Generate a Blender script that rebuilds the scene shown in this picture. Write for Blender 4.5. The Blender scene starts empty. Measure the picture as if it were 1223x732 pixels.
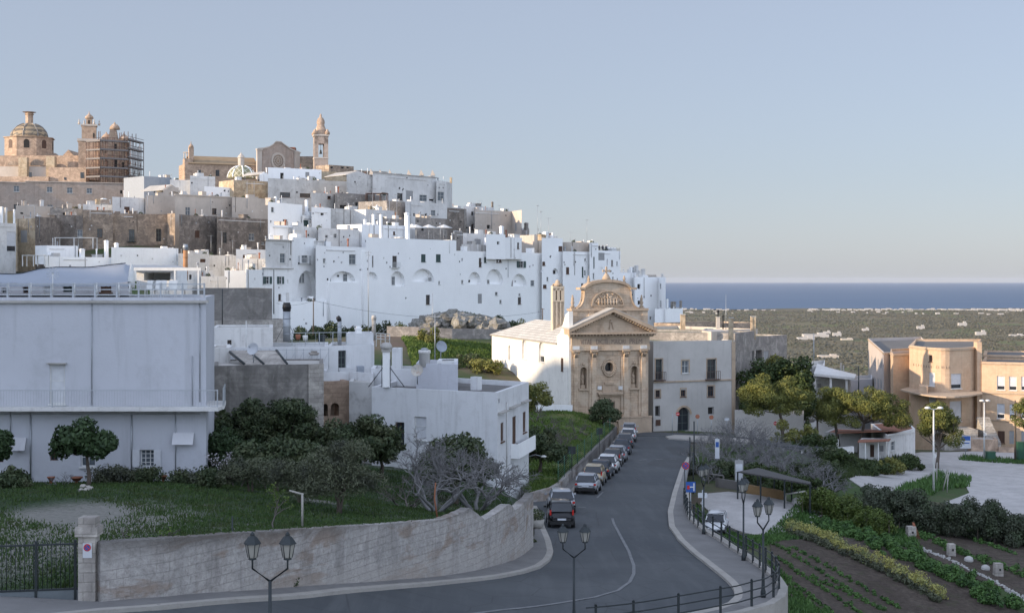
import bpy,bmesh,math,random
import numpy as np
from mathutils import Vector,Matrix
from mathutils.geometry import delaunay_2d_cdt
R=math.radians
F,CX,HY=1700.0,611.5,334.0
scene=bpy.context.scene
col=scene.collection
cam_d=bpy.data.cameras.new("camera");cam=bpy.data.objects.new("camera",cam_d);col.objects.link(cam)
cam.location=(0,0,0);cam.rotation_euler=(R(90),0,0)
cam_d.sensor_width=36;cam_d.lens=F/1223*36;cam_d.shift_y=-(366-HY)/1223
cam_d.clip_start=.5;cam_d.clip_end=250000
scene.camera=cam
SUN_EL,SUN_ST,SKY_ST,EXPO=12.0,4.2,.15,.68
SKY_N,SKY_S,HAZE=.76,2.2,.7e-5
HX,HYY=-.92,-.39
world=bpy.data.worlds.new("World");scene.world=world;world.use_nodes=True
wn=world.node_tree.nodes;wl=world.node_tree.links
sky=wn.new("ShaderNodeTexSky");sky.sky_type='NISHITA';sky.sun_disc=False
sky.sun_elevation=R(SUN_EL);sky.sun_rotation=math.atan2(HX,HYY)
sky.altitude=200;sky.air_density=1.0;sky.dust_density=.5;sky.ozone_density=3.0
hs=wn.new("ShaderNodeHueSaturation");hs.inputs['Saturation'].default_value=.75
bg=wn['Background'];bg.inputs[1].default_value=SKY_ST
wl.new(sky.outputs[0],hs.inputs['Color'])
def wmix(fac,a,b,mode='MIX'):
 n=wn.new('ShaderNodeMix');n.data_type='RGBA';n.blend_type=mode
 for k,v in((0,fac),(6,a),(7,b)):
  if isinstance(v,bpy.types.NodeSocket):wl.new(v,n.inputs[k])
  else:n.inputs[k].default_value=v
 return n.outputs[2]
soft=wmix(.62,wmix(1.0,hs.outputs[0],(1.02,.975,1.03,1),'MULTIPLY'),(2.56,2.85,3.46,1))
geo=wn.new('ShaderNodeTexCoord');dp=wn.new('ShaderNodeVectorMath');dp.operation='DOT_PRODUCT'
wl.new(geo.outputs['Generated'],dp.inputs[0]);dp.inputs[1].default_value=(-.25,-.95,.2)
mr=wn.new('ShaderNodeMapRange');mr.interpolation_type='SMOOTHSTEP';wl.new(dp.outputs['Value'],mr.inputs[0])
for k,v in((1,-.55),(2,.65),(3,SKY_N),(4,SKY_S)):mr.inputs[k].default_value=v
gain=wn.new('ShaderNodeCombineXYZ')
for k in range(3):wl.new(mr.outputs[0],gain.inputs[k])
wl.new(wmix(1.0,soft,gain.outputs[0],'MULTIPLY'),bg.inputs[0])
sd=bpy.data.lights.new("sun",'SUN');sd.energy=SUN_ST;sd.angle=R(.5);sd.color=(1,.79,.56)
sun=bpy.data.objects.new("sun",sd);col.objects.link(sun)
sv=Vector((HX*math.cos(R(SUN_EL)),HYY*math.cos(R(SUN_EL)),math.sin(R(SUN_EL)))).normalized()
sun.rotation_euler=sv.to_track_quat('Z','Y').to_euler()
scene.view_settings.view_transform='Standard';scene.view_settings.look='None'
scene.view_settings.exposure=EXPO;scene.view_settings.gamma=1
scene.cycles.max_bounces=5;scene.cycles.diffuse_bounces=3;scene.cycles.glossy_bounces=2
scene.cycles.transmission_bounces=2;scene.cycles.volume_bounces=0;scene.cycles.transparent_max_bounces=6
def P(px,py,Y):return Vector(((px-CX)/F*Y,Y,(HY-py)/F*Y))
def zat(py,Y):return(HY-py)/F*Y
def XY(px,Y):return((px-CX)/F*Y,Y)
def tag(o,label=None,cat=None,group=None,kind=None):
 if label:o['label']=label
 if cat:o['category']=cat
 if group:o['group']=group
 if kind:o['kind']=kind
 return o
def empty(name,loc,label=None,cat=None,group=None,rz=0):
 o=bpy.data.objects.new(name,None);col.objects.link(o);o.location=loc;o.rotation_euler=(0,0,rz)
 o.empty_display_size=.3
 return tag(o,label,cat,group)
def copy_tree(o,parent=None,remat=None):
 c=o.copy();col.objects.link(c)
 if parent is not None:c.parent=parent
 for ch in list(o.children):copy_tree(ch,c)
 return c
class MB:
 def __init__(s):s.v=[];s.f=[];s.m=[];s.sm=[]
 def add(s,vs,fs,mi=0,smooth=False):
  b=len(s.v);s.v.extend([tuple(v)for v in vs])
  for f in fs:s.f.append([i+b for i in f]);s.m.append(mi);s.sm.append(smooth)
 def quad(s,a,b,c,d,mi=0):s.add([a,b,c,d],[(0,1,2,3)],mi)
 def box(s,c,sz,ux=(1,0),mi=0,taper=1.0):
  ux=Vector((ux[0],ux[1],0)).normalized();uy=Vector((-ux.y,ux.x,0));c=Vector(c)
  vs=[]
  for k,t in((-1,1.0),(1,taper)):
   for i,j in((-1,-1),(1,-1),(1,1),(-1,1)):
    vs.append(c+ux*(i*sz[0]/2*t)+uy*(j*sz[1]/2*t)+Vector((0,0,k*sz[2]/2)))
  s.add(vs,[(0,3,2,1),(4,5,6,7),(0,1,5,4),(1,2,6,5),(2,3,7,6),(3,0,4,7)],mi)
 def prism(s,poly,z0,z1,mi=0):
  n=len(poly)
  vs=[(p[0],p[1],z0)for p in poly]+[(p[0],p[1],z1)for p in poly]
  s.add(vs,[tuple(range(n))[::-1],tuple(range(n,2*n))]+[(i,(i+1)%n,n+(i+1)%n,n+i)for i in range(n)],mi)
 def slab(s,pts,d,mi=0):
  n=len(pts);d=Vector(d);pts=[Vector(p)for p in pts]
  s.add(pts+[p+d for p in pts],[tuple(range(n)),tuple(range(n,2*n))[::-1]]+[(i,(i+1)%n,n+(i+1)%n,n+i)for i in range(n)],mi)
 def tube(s,pts,r,n=6,mi=0,smooth=True,cap=True):
  pts=[Vector(p)for p in pts]
  if not isinstance(r,(list,tuple)):r=[r]*len(pts)
  vs=[];fs=[]
  for i,p in enumerate(pts):
   d=(pts[min(i+1,len(pts)-1)]-pts[max(i-1,0)])
   if d.length<1e-6:d=Vector((0,0,1))
   d.normalize()
   a=d.orthogonal().normalized()if abs(d.z)<.9 else Vector((1,0,0))-d*d.x
   a.normalize();b=d.cross(a)
   for k in range(n):
    t=2*math.pi*k/n
    vs.append(p+(a*math.cos(t)+b*math.sin(t))*r[i])
  for i in range(len(pts)-1):
   for k in range(n):
    fs.append((i*n+k,i*n+(k+1)%n,(i+1)*n+(k+1)%n,(i+1)*n+k))
  if cap and n>2:fs.append(tuple(range(n))[::-1]);fs.append(tuple((len(pts)-1)*n+k for k in range(n)))
  s.add(vs,fs,mi,smooth)
 def lathe(s,prof,c,n=16,mi=0,smooth=True,rot=0,sq=False):
  c=Vector(c);vs=[];fs=[]
  for r,z in prof:
   for k in range(n):
    t=2*math.pi*k/n+rot
    vs.append(c+Vector((r*math.cos(t),r*math.sin(t),z)))
  for i in range(len(prof)-1):
   for k in range(n):
    fs.append((i*n+k,i*n+(k+1)%n,(i+1)*n+(k+1)%n,(i+1)*n+k))
  fs.append(tuple(range(n))[::-1]);fs.append(tuple((len(prof)-1)*n+k for k in range(n)))
  s.add(vs,fs,mi,smooth)
 def build(s,name,mats,parent=None,smooth=None,origin=None):
  me=bpy.data.meshes.new(name);o=bpy.data.objects.new(name,me);col.objects.link(o)
  L=Vector((0,0,0))
  if parent is not None:
   o.parent=parent;q=parent
   while q is not None:L=L+Vector(q.location);q=q.parent
  elif origin is not None:L=Vector(origin);o.location=L
  me.from_pydata([(v[0]-L.x,v[1]-L.y,v[2]-L.z)for v in s.v],[],s.f)
  if not isinstance(mats,(list,tuple)):mats=[mats]
  for m in mats:me.materials.append(m)
  me.polygons.foreach_set('material_index',s.m)
  me.polygons.foreach_set('use_smooth',s.sm if smooth is None else[smooth]*len(s.f))
  me.update();return o
def fast_mesh(name,verts,faces,mat,parent=None,smooth=False):
 me=bpy.data.meshes.new(name);o=bpy.data.objects.new(name,me);col.objects.link(o)
 verts=np.asarray(verts,dtype=np.float32);faces=np.asarray(faces,dtype=np.int32)
 if parent is not None:
  L=np.array(parent.location,dtype=np.float32);verts=verts-L;o.parent=parent
 k=faces.shape[1]
 me.vertices.add(len(verts));me.vertices.foreach_set('co',verts.ravel())
 me.loops.add(faces.size);me.loops.foreach_set('vertex_index',faces.ravel())
 me.polygons.add(len(faces));me.polygons.foreach_set('loop_start',np.arange(0,faces.size,k,dtype=np.int32))
 me.polygons.foreach_set('loop_total',np.full(len(faces),k,dtype=np.int32))
 me.polygons.foreach_set('use_smooth',[smooth]*len(faces))
 for m in(mat if isinstance(mat,(list,tuple))else[mat]):me.materials.append(m)
 me.update(calc_edges=True);return o
class NT:
 def __init__(s,name):
  s.m=bpy.data.materials.new(name);s.m.use_nodes=True;s.t=s.m.node_tree;s.n=s.t.nodes;s.l=s.t.links
  s.b=s.n['Principled BSDF']
 def N(s,ty,ins=None,**kw):
  nd=s.n.new(ty)
  for k,v in kw.items():setattr(nd,k,v)
  for k,v in(ins or{}).items():
   if isinstance(v,bpy.types.NodeSocket):s.l.new(v,nd.inputs[k])
   else:nd.inputs[k].default_value=v
  return nd
 def pos(s):return s.N("ShaderNodeNewGeometry").outputs['Position']
 def noise(s,vec,scale,detail=4,rough=.55,dist=0):
  return s.N("ShaderNodeTexNoise",{'Vector':vec,'Scale':scale,'Detail':detail,'Roughness':rough,'Distortion':dist}).outputs['Fac']
 def ramp(s,fac,a,b,ca=0,cb=1):
  return s.N("ShaderNodeMapRange",{'Value':fac,'From Min':a,'From Max':b,'To Min':ca,'To Max':cb}).outputs[0]
 def mix(s,fac,a,b,mode='MIX'):
  nd=s.n.new("ShaderNodeMix");nd.data_type='RGBA';nd.blend_type=mode
  for i,v in((0,fac),(6,a),(7,b)):
   if isinstance(v,bpy.types.NodeSocket):s.l.new(v,nd.inputs[i])
   else:nd.inputs[i].default_value=(v if i==0 else(*v,1))
  return nd.outputs[2]
 def scl(s,vec,x,y,z):return s.N("ShaderNodeMapping",{'Vector':vec,'Scale':(x,y,z)}).outputs[0]
 def mathn(s,op,a,b=0.5):
  nd=s.n.new("ShaderNodeMath");nd.operation=op
  for i,v in((0,a),(1,b)):
   if isinstance(v,bpy.types.NodeSocket):s.l.new(v,nd.inputs[i])
   else:nd.inputs[i].default_value=v
  return nd.outputs[0]
 def out(s,colr,rough=.85,bump=None,bd=.02,bs=.5,spec=.3):
  if isinstance(colr,bpy.types.NodeSocket):s.l.new(colr,s.b.inputs['Base Color'])
  else:s.b.inputs['Base Color'].default_value=(*colr,1)
  s.b.inputs['Roughness'].default_value=rough;s.b.inputs['Specular IOR Level'].default_value=spec
  if bump is not None:
   bn=s.N("ShaderNodeBump",{'Height':bump,'Distance':bd,'Strength':bs});s.l.new(bn.outputs[0],s.b.inputs['Normal'])
  return s.m
def plaster(name,c,dirt=(.35,.33,.30),amt=.35,var=.12,streak=.35,sc=1.0):
 t=NT(name);p=t.pos()
 a=t.noise(p,.25*sc,5,.6);b=t.noise(p,1.3*sc,7,.7,.15)
 base=t.mix(t.ramp(a,.35,.65),c,tuple(x*(1-var)for x in c))
 base=t.mix(t.ramp(b,.52,.78,0,amt),base,dirt)
 st=t.noise(t.scl(p,2.2*sc,2.2*sc,.16*sc),1,5,.6)
 base=t.mix(t.ramp(st,.56,.78,0,streak),base,tuple(x*.8 for x in dirt))
 f=t.noise(p,9*sc,5,.7)
 return t.out(base,.9,t.mathn('ADD',t.mathn('MULTIPLY',b,.8),f),.03,.5)
def stone(name,c1,c2,mortar,bw=.5,bh=.26,ang=0.,var=.5,patch=None,pamt=.5,msz=.02,bd=.03,streak=.4,blot=.55):
 t=NT(name);p=t.pos()
 sp=t.N("ShaderNodeSeparateXYZ",{0:p})
 u=t.mathn('ADD',t.mathn('MULTIPLY',sp.outputs[0],math.cos(ang)),t.mathn('MULTIPLY',sp.outputs[1],math.sin(ang)))
 cv=t.N("ShaderNodeCombineXYZ",{0:u,1:sp.outputs[2],2:0.0}).outputs[0]
 dn=t.N("ShaderNodeTexNoise",{'Vector':p,'Scale':1.3,'Detail':3.0})
 cv2=t.N("ShaderNodeVectorMath",{0:cv,1:t.N("ShaderNodeVectorMath",{0:dn.outputs['Color'],'Scale':.06},operation='SCALE').outputs[0]},operation='ADD').outputs[0]
 br=t.N("ShaderNodeTexBrick",{'Vector':cv2,'Color1':(*c1,1),'Color2':(*c2,1),'Mortar':(*mortar,1),'Scale':1.0,'Mortar Size':msz,'Mortar Smooth':.4,'Bias':0.0,'Brick Width':bw,'Row Height':bh})
 a=t.noise(p,.35,5,.65,.4);b=t.noise(p,2.2,6,.7)
 base=t.mix(t.ramp(b,.3,.75,0,var),br.outputs['Color'],tuple(x*.45 for x in c1))
 st=t.noise(t.scl(p,1.6,1.6,.13),1,5,.6)
 base=t.mix(t.ramp(st,.5,.75,0,streak),base,tuple(x*.32 for x in c1))
 g1=t.noise(p,.85,6,.7,.8);base=t.mix(t.ramp(g1,.5,.64,0,blot),base,tuple(min(.8,x*1.45)for x in c1));base=t.mix(t.ramp(g1,.48,.36,0,blot*.9),base,tuple(x*.5 for x in c2))
 if patch:base=t.mix(t.ramp(a,.48,.56,0,pamt),base,patch)
 f=t.noise(p,7,5,.7)
 h=t.mathn('ADD',t.mathn('MULTIPLY',br.outputs['Fac'],-.8),f)
 return t.out(base,.92,h,bd,.7)
def plain_mat(name,c,rough=.6,metal=0,var=.12,sc=3.0,spec=.4):
 t=NT(name)
 oc=t.N("ShaderNodeTexCoord").outputs['Object']
 a=t.noise(oc,sc,4,.6)
 t.b.inputs['Metallic'].default_value=metal
 return t.out(t.mix(t.ramp(a,.35,.65),c,tuple(x*(1-var)for x in c)),rough,spec=spec)
def leaf_mat(name,ca,cb,cc=None,rough=.6,trans=.0):
 t=NT(name);g=t.N("ShaderNodeNewGeometry")
 r=g.outputs['Random Per Island']
 n=t.noise(g.outputs['Position'],.9,3,.6)
 c=t.mix(r,ca,cb)
 if cc:c=t.mix(t.ramp(n,.5,.66),c,cc)
 return t.out(c,rough,spec=.25)
M={}
def setup_mats():
 M['white']=plaster('whitewash',(.86,.86,.85),(.45,.43,.40),.28,.07,.22)
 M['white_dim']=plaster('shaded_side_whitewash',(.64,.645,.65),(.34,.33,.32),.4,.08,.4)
 M['white_clean']=plaster('fresh_whitewash',(.90,.90,.89),(.58,.54,.52),.12,.05,.10)
 M['white_old']=plaster('aged_whitewash',(.68,.67,.65),(.30,.28,.26),.6,.18,.5)
 M['white_rough']=plaster('flaking_whitewash',(.60,.59,.57),(.24,.22,.20),.8,.25,.6)
 M['plaster_shade']=plaster('shade_darkened_render',(.50,.51,.545),(.30,.30,.31),.4,.10,.42,.6)  # white render with the foreground's shade put into a darker base colour
 M['plaster_lav']=plaster('pale_lavender_render',(.56,.56,.58),(.38,.38,.38),.2,.07,.25,.7)
 M['pink']=stone('weathered_rose_ashlar',(.44,.355,.30),(.39,.32,.27),(.30,.24,.20),.9,.4,.2,.3,(.36,.31,.27),.5,.02,.03,.5,.25)
 M['pale_stone']=plaster('pale_limestone_render',(.52,.46,.40),(.33,.29,.25),.5,.18,.35)
 M['greyblue']=plain_mat('blue_grey_sheeting',(.30,.33,.37),.7)
 M['brown_stone']=stone('brown_rubble_stone',(.42,.33,.25),(.32,.25,.19),(.17,.14,.12),.45,.22,.5,.5,(.16,.13,.11),.45)
 M['dark_stone']=stone('dark_rubble_stone',(.29,.25,.215),(.22,.19,.165),(.12,.10,.09),.45,.22,.5,.5,(.10,.09,.08),.5)
 M['ochre_rubble']=stone('ochre_rubble_stone',(.48,.37,.25),(.40,.31,.21),(.30,.24,.17),.5,.25,.3,.3,(.55,.48,.36),.4)
 M['grey_stone']=stone('grey_rubble_stone',(.36,.33,.30),(.28,.26,.24),(.22,.2,.18),.5,.25,.5,.5,(.22,.2,.19),.5)
 M['warm_stone']=stone('honey_ashlar',(.46,.34,.25),(.40,.29,.215),(.27,.20,.155),.7,.32,.4,.35,None,.5,.012,.02)
 M['church_stone']=stone('church_ashlar',(.53,.405,.29),(.47,.35,.25),(.30,.22,.15),.62,.31,math.atan2(.3,1),.3,(.53,.44,.34),.55,.012,.02,.5,.3)
 M['church_trim']=plaster('church_trim_stone',(.47,.36,.26),(.20,.17,.145),.6,.2,.75,1.5)
 M['convent']=plaster('grey_convent_render',(.50,.475,.445),(.34,.32,.29),.5,.15,.45)
 M['hosp']=stone('ochre_tufa_ashlar',(.60,.43,.295),(.55,.385,.26),(.44,.33,.24),.8,.36,-.1,.22,(.50,.38,.26),.3,.008,.01,.3,.14)
 M['hosp_pale']=plaster('hospital_pale_render',(.50,.44,.40),(.38,.32,.27),.35,.1,.25)
 M['block']=stone('weathered_tufa_blocks',(.25,.235,.215),(.21,.195,.18),(.20,.185,.17),.55,.30,0.,.55,(.17,.16,.15),.5,.015,.03,.7)
 M['block_light']=stone('lighter_tufa_blocks',(.42,.39,.35),(.36,.33,.30),(.27,.25,.22),.55,.30,0.,.4,None,.5,.015,.03,.4)
 M['roof_grey']=plaster('limestone_roof',(.46,.44,.41),(.25,.23,.20),.6,.2,.1)
 M['roof_dark']=plaster('bitumen_roof',(.16,.155,.15),(.25,.22,.18),.5,.2,.1)
 M['glass']=plain_mat('window_glass',(.035,.04,.048),.15,0,.3,1.0,.5)
 M['glass_blue']=plain_mat('curtained_glass',(.12,.14,.16),.25,0,.3,2.0,.5)
 M['frame_w']=plain_mat('white_frame',(.62,.62,.60),.5)
 M['frame_b']=plain_mat('brown_frame',(.12,.065,.04),.6)
 M['frame_g']=plain_mat('grey_green_frame',(.10,.13,.12),.6)
 M['shutter']=plain_mat('dark_green_shutter',(.05,.085,.08),.6)
 M['blind']=plain_mat('pale_roller_blind',(.55,.56,.58),.6)
 M['wood']=plain_mat('brown_door_wood',(.085,.045,.03),.6)
 M['board']=plain_mat('grey_boarding',(.33,.33,.33),.7)
 M['board_d']=plain_mat('weathered_board',(.15,.14,.13),.8)
 M['gate_panel']=plain_mat('dull_gate_panel',(.14,.16,.17),.6)
 M['shed_roof']=plain_mat('dark_corrugated_sheet',(.075,.07,.068),.7)
 M['turret']=plaster('cream_turret_stone',(.62,.52,.40),(.35,.29,.22),.4,.12,.4)
 M['dark']=plain_mat('dark_interior',(.03,.028,.026),.9)
 M['iron']=plain_mat('dark_iron',(.035,.042,.045),.5,.4)
 M['galv']=plain_mat('galvanised_steel',(.34,.36,.38),.45,.5)
 M['black']=plain_mat('black_paint',(.012,.012,.013),.5)
 M['rust']=plain_mat('rusty_metal',(.25,.10,.05),.8)
 M['scaf']=plain_mat('scaffold_steel',(.16,.10,.08),.6,.3)
 M['plank']=plain_mat('scaffold_planks',(.20,.185,.18),.7)
 M['tile']=plaster('red_tiles',(.26,.12,.08),(.15,.09,.06),.5,.2,.2,2)
 M['trunk']=plaster('bark',(.13,.105,.085),(.06,.05,.04),.5,.3,.3,4)
 M['twig']=plaster('pale_bare_bark',(.23,.225,.225),(.16,.14,.13),.4,.3,.2,4)
 M['twig_d']=plaster('dark_bare_bark',(.15,.13,.12),(.08,.07,.06),.4,.3,.2,4)
 M['leaf_orange']=leaf_mat('citrus_leaves',(.022,.042,.016),(.045,.075,.028))
 M['leaf_dark']=leaf_mat('dark_evergreen_leaves',(.028,.044,.020),(.065,.085,.038),(.075,.085,.04))
 M['leaf_olive']=leaf_mat('grey_green_leaves',(.06,.07,.042),(.11,.12,.07),(.05,.055,.04))
 M['leaf_pine']=leaf_mat('pine_needles',(.085,.10,.025),(.18,.18,.045),(.05,.065,.02))
 M['leaf_ivy']=leaf_mat('ivy_leaves',(.025,.045,.015),(.055,.075,.022))
 M['leaf_yellow']=leaf_mat('yellow_green_leaves',(.11,.12,.03),(.20,.19,.05),(.07,.09,.03))
 M['leaf_hedge']=leaf_mat('hedge_leaves',(.038,.05,.032),(.08,.09,.058),(.05,.07,.035))
 M['leaf_lime']=leaf_mat('bright_green_leaves',(.06,.11,.02),(.12,.17,.035),(.05,.08,.02))
 M['flower']=leaf_mat('yellow_blossom',(.36,.33,.08),(.26,.26,.10),(.13,.17,.08))
 M['blossom']=leaf_mat('white_blossom',(.6,.58,.6),(.4,.38,.4))
 M['grass']=leaf_mat('lawn_grass',(.024,.055,.013),(.06,.10,.024),(.05,.065,.02))
 M['crop']=leaf_mat('crop_leaves',(.045,.10,.025),(.085,.16,.04),(.03,.07,.02))
 M['lamp_glass']=plain_mat('frosted_lantern_glass',(.33,.32,.29),.3)
 M['tarp']=plain_mat('grey_white_tarpaulin',(.31,.34,.39),.7,0,.08,.4)
 M['plate']=plain_mat('white_plate',(.55,.57,.60),.4)
 M['red_l']=plain_mat('red_lens',(.45,.02,.015),.25)
 M['tyre']=plain_mat('tyre_rubber',(.02,.02,.02),.8)
 M['rim']=plain_mat('alloy_rim',(.35,.36,.38),.35,.7)
 M['blue']=plain_mat('sign_blue',(.03,.10,.35),.5)
 M['red']=plain_mat('sign_red',(.50,.03,.025),.5)
 M['bin']=plain_mat('green_bin_plastic',(.03,.10,.06),.5)
 M['rail_w']=plain_mat('pale_painted_rail',(.42,.44,.46),.6)
 M['rust2']=plain_mat('orange_rust_steel',(.42,.22,.11),.8,.2)
 M['rust_dish']=plaster('rust_streaked_enamel',(.50,.47,.42),(.36,.13,.05),.9,.2,.9,3)
 M['tile_old']=plaster('old_brown_tiles',(.33,.24,.15),(.20,.15,.10),.6,.2,.2,2)
 M['nave_white']=plaster('flaking_cream_whitewash',(.80,.77,.71),(.42,.38,.32),.55,.1,.5,1.3)
 M['ochre_panel']=plain_mat('ochre_boards',(.30,.19,.09),.7)
 M['iron_low']=plain_mat('low_iron_grille',(.10,.06,.05),.6)
 t=NT('weedy_roof');p=t.pos();n1=t.noise(p,.35,5,.65,.4);n2=t.noise(p,2,5,.7)
 c=t.mix(t.ramp(n1,.48,.56),(.42,.38,.31),(.10,.12,.04));M['roof_weeds']=t.out(t.mix(t.ramp(n2,.4,.7,0,.5),c,(.22,.19,.14)),.95,n2,.1,.6)
 M['leaf_ylw']=leaf_mat('hedge_spring_leaves',(.05,.085,.015),(.11,.14,.03),(.04,.06,.015))
 M['white_rubble']=plaster('white_rubble',(.46,.45,.43),(.22,.20,.18),.6,.2,.1,3)
 M['grove']=leaf_mat('olive_grove_leaves',(.065,.065,.048),(.115,.11,.08),(.10,.09,.065))
 M['white_town']=plain_mat('distant_white_walls',(.44,.42,.40),.8)
 M['clay']=plain_mat('terracotta',(.30,.12,.07),.8)
 t=NT('asphalt');p=t.pos()
 n1=t.noise(p,.12,5,.6,.5);n2=t.noise(p,1.2,6,.7);n3=t.noise(t.scl(p,60,60,60),1,2,.5)
 c=t.mix(t.ramp(n1,.35,.65),(.058,.064,.070),(.082,.088,.092));c=t.mix(t.ramp(n2,.5,.7,0,.35),c,(.055,.057,.06))
 wv=t.noise(t.scl(p,1.4,.12,1),1,4,.6);c=t.mix(t.ramp(wv,.5,.7,0,.45),c,(.105,.11,.114))
 pt=t.N("ShaderNodeTexVoronoi",{'Vector':t.scl(p,.16,.09,0),'Scale':1.0}).outputs['Color'];ps=t.N("ShaderNodeSeparateColor",{0:pt}).outputs[0];c=t.mix(t.ramp(ps,.80,.82,0,.5),c,(.05,.051,.053))
 cr=t.N("ShaderNodeTexVoronoi",{'Vector':p,'Scale':.28},feature='DISTANCE_TO_EDGE').outputs['Distance']
 c=t.mix(t.ramp(cr,.0,.012,.45,0),c,(.035,.035,.036))
 M['asphalt']=t.out(c,.8,n3,.004,.4)
 M['kerb']=plaster('limestone_kerb',(.36,.34,.31),(.20,.18,.16),.6,.15,.1,3)
 M['paving']=plaster('pavement_concrete',(.20,.195,.19),(.12,.115,.11),.6,.2,.0,2)
 M['paint']=plaster('worn_road_paint',(.20,.205,.21),(.085,.09,.095),.9,.2,.0,6)
 t=NT('soil_and_grass');p=t.pos()
 n1=t.noise(p,.045,6,.6,.3);n2=t.noise(p,.5,6,.7);n3=t.noise(p,4,5,.7)
 soil=t.mix(n3,(.085,.062,.048),(.15,.115,.09));gr=t.mix(n2,(.03,.062,.018),(.06,.09,.028))
 c=t.mix(t.ramp(t.mathn('ADD',n1,t.mathn('MULTIPLY',n2,.3)),.55,.72),soil,gr)
 M['ground']=t.out(c,.95,n3,.06,.6)
 t=NT('plain_groves');p=t.pos()
 n1=t.noise(p,.0022,6,.65,.5);n2=t.noise(p,.022,5,.7);v=t.N("ShaderNodeTexVoronoi",{'Vector':t.scl(p,.005,.0035,0),'Scale':1.0}).outputs['Color']
 c=t.mix(t.ramp(n2,.35,.65),(.10,.092,.05),(.17,.135,.09));vs_=t.N("ShaderNodeSeparateColor",{0:v}).outputs[0]
 c=t.mix(t.ramp(vs_,.62,.75,0,.8),c,(.10,.12,.045));c=t.mix(t.ramp(n1,.5,.62,0,.6),c,(.045,.052,.03))
 M['plain']=t.out(c,.95)
 t=NT('lawn_soil');p=t.pos();n1=t.noise(p,.16,6,.65,.4);n3=t.noise(p,5,5,.7)
 c=t.mix(t.ramp(n1,.56,.66),(.025,.045,.018),(.17,.16,.145));sx_=t.N('ShaderNodeVectorMath',{0:t.scl(t.N('ShaderNodeVectorMath',{0:p,1:(18.2,-57.5,0)},operation='ADD').outputs[0],.2,.11,0)},operation='LENGTH').outputs['Value'];c=t.mix(t.ramp(t.mathn('ADD',sx_,t.mathn('MULTIPLY',n3,.9)),1.7,1.2),c,(.21,.20,.18));c=t.mix(t.ramp(n3,.4,.7,0,.5),c,(.018,.035,.012))
 M['lawn']=t.out(c,.95,n3,.05,.5)
 t=NT('green_bank');p=t.pos();n1=t.noise(p,.3,6,.65,.4);n3=t.noise(p,5,5,.7)
 c=t.mix(t.ramp(n1,.45,.60),(.06,.10,.02),(.13,.13,.045));c=t.mix(t.ramp(n3,.4,.7,0,.5),c,(.03,.05,.015))
 M['bank']=t.out(c,.95,n3,.05,.5)
 t=NT('bare_soil');p=t.pos();n1=t.noise(p,.3,6,.65,.4);n3=t.noise(p,3,6,.75);n4=t.noise(p,14,3,.7)
 c=t.mix(t.ramp(n1,.4,.6),(.068,.052,.041),(.10,.08,.064));c=t.mix(t.ramp(n3,.42,.62,0,.8),c,(.038,.029,.023));n5=t.noise(p,1.1,5,.7);c=t.mix(t.ramp(n5,.55,.7,0,.6),c,(.05,.062,.025))
 M['soil']=t.out(c,.95,t.mathn('ADD',n3,t.mathn('MULTIPLY',n4,.4)),.12,.8)
 M['gravel']=plaster('pale_gravel',(.46,.44,.425),(.20,.18,.16),.55,.2,.0,2.5)
 t=NT('rock');p=t.pos();n1=t.noise(p,.5,8,.7,.6);n2=t.noise(p,3,6,.7)
 c=t.mix(t.ramp(n1,.35,.65),(.33,.315,.295),(.15,.14,.125));c=t.mix(t.ramp(n2,.48,.62,0,.7),c,(.075,.085,.045))
 M['rock']=t.out(c,.95,n2,.15,.8)
 t=NT('rocky_slope');p=t.pos();n1=t.noise(p,.35,8,.7,.6);n2=t.noise(p,2,6,.7)
 c=t.mix(t.ramp(n1,.46,.54),(.05,.07,.025),(.34,.32,.29));c=t.mix(t.ramp(n2,.45,.65,0,.6),c,(.09,.085,.06));M['rock_green']=t.out(c,.95,t.mathn('ADD',n1,n2),.5,1)
 t=NT('sea');p=t.pos();n1=t.noise(t.scl(p,.0002,.0009,0),1,5,.6)
 c=t.mix(t.ramp(n1,.35,.65),(.075,.125,.20),(.09,.14,.215))
 M['sea']=t.out(c,.75,spec=.15)
 t=NT('street_wall');p=t.pos()
 sp=t.N("ShaderNodeSeparateXYZ",{0:p})
 cv=t.N("ShaderNodeCombineXYZ",{0:t.mathn('ADD',sp.outputs[0],t.mathn('MULTIPLY',sp.outputs[1],.7)),1:sp.outputs[2],2:0.0}).outputs[0]
 br=t.N("ShaderNodeTexBrick",{'Vector':cv,'Color1':(.52,.49,.465,1),'Color2':(.44,.415,.39,1),'Mortar':(.36,.34,.32,1),'Scale':1.0,'Mortar Size':.012,'Brick Width':.55,'Row Height':.30})
 a=t.noise(t.scl(p,.30,.30,.8),1,6,.65,.6);b=t.noise(p,2.5,6,.7);st=t.noise(t.scl(p,1.3,1.3,.2),1,6,.6)
 mk=t.noise(p,.45,5,.65,.8);c=t.mix(t.ramp(mk,.42,.54),(.44,.42,.40),br.outputs['Color']);c=t.mix(t.ramp(b,.35,.75,0,.6),c,(.20,.18,.165));fn=t.noise(p,7,6,.75);c=t.mix(t.ramp(fn,.48,.68,0,.5),c,(.15,.14,.13))
 c=t.mix(t.ramp(a,.50,.58,0,.7),c,(.25,.185,.14));c=t.mix(t.ramp(st,.5,.72,0,.55),c,(.16,.15,.14))
 tb=t.mathn('ADD',t.mathn('ADD',sp.outputs[2],8.05),t.mathn('MULTIPLY',t.mathn('SUBTRACT',sp.outputs[1],44.0),.095));c=t.mix(t.ramp(t.mathn('ADD',tb,t.mathn('MULTIPLY',a,1.1)),-.15,.45,0,.75),c,(.115,.108,.10));c=t.mix(t.ramp(t.mathn('ADD',tb,t.mathn('MULTIPLY',b,1.6)),-.9,-1.5,0,.5),c,(.42,.39,.36))
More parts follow.
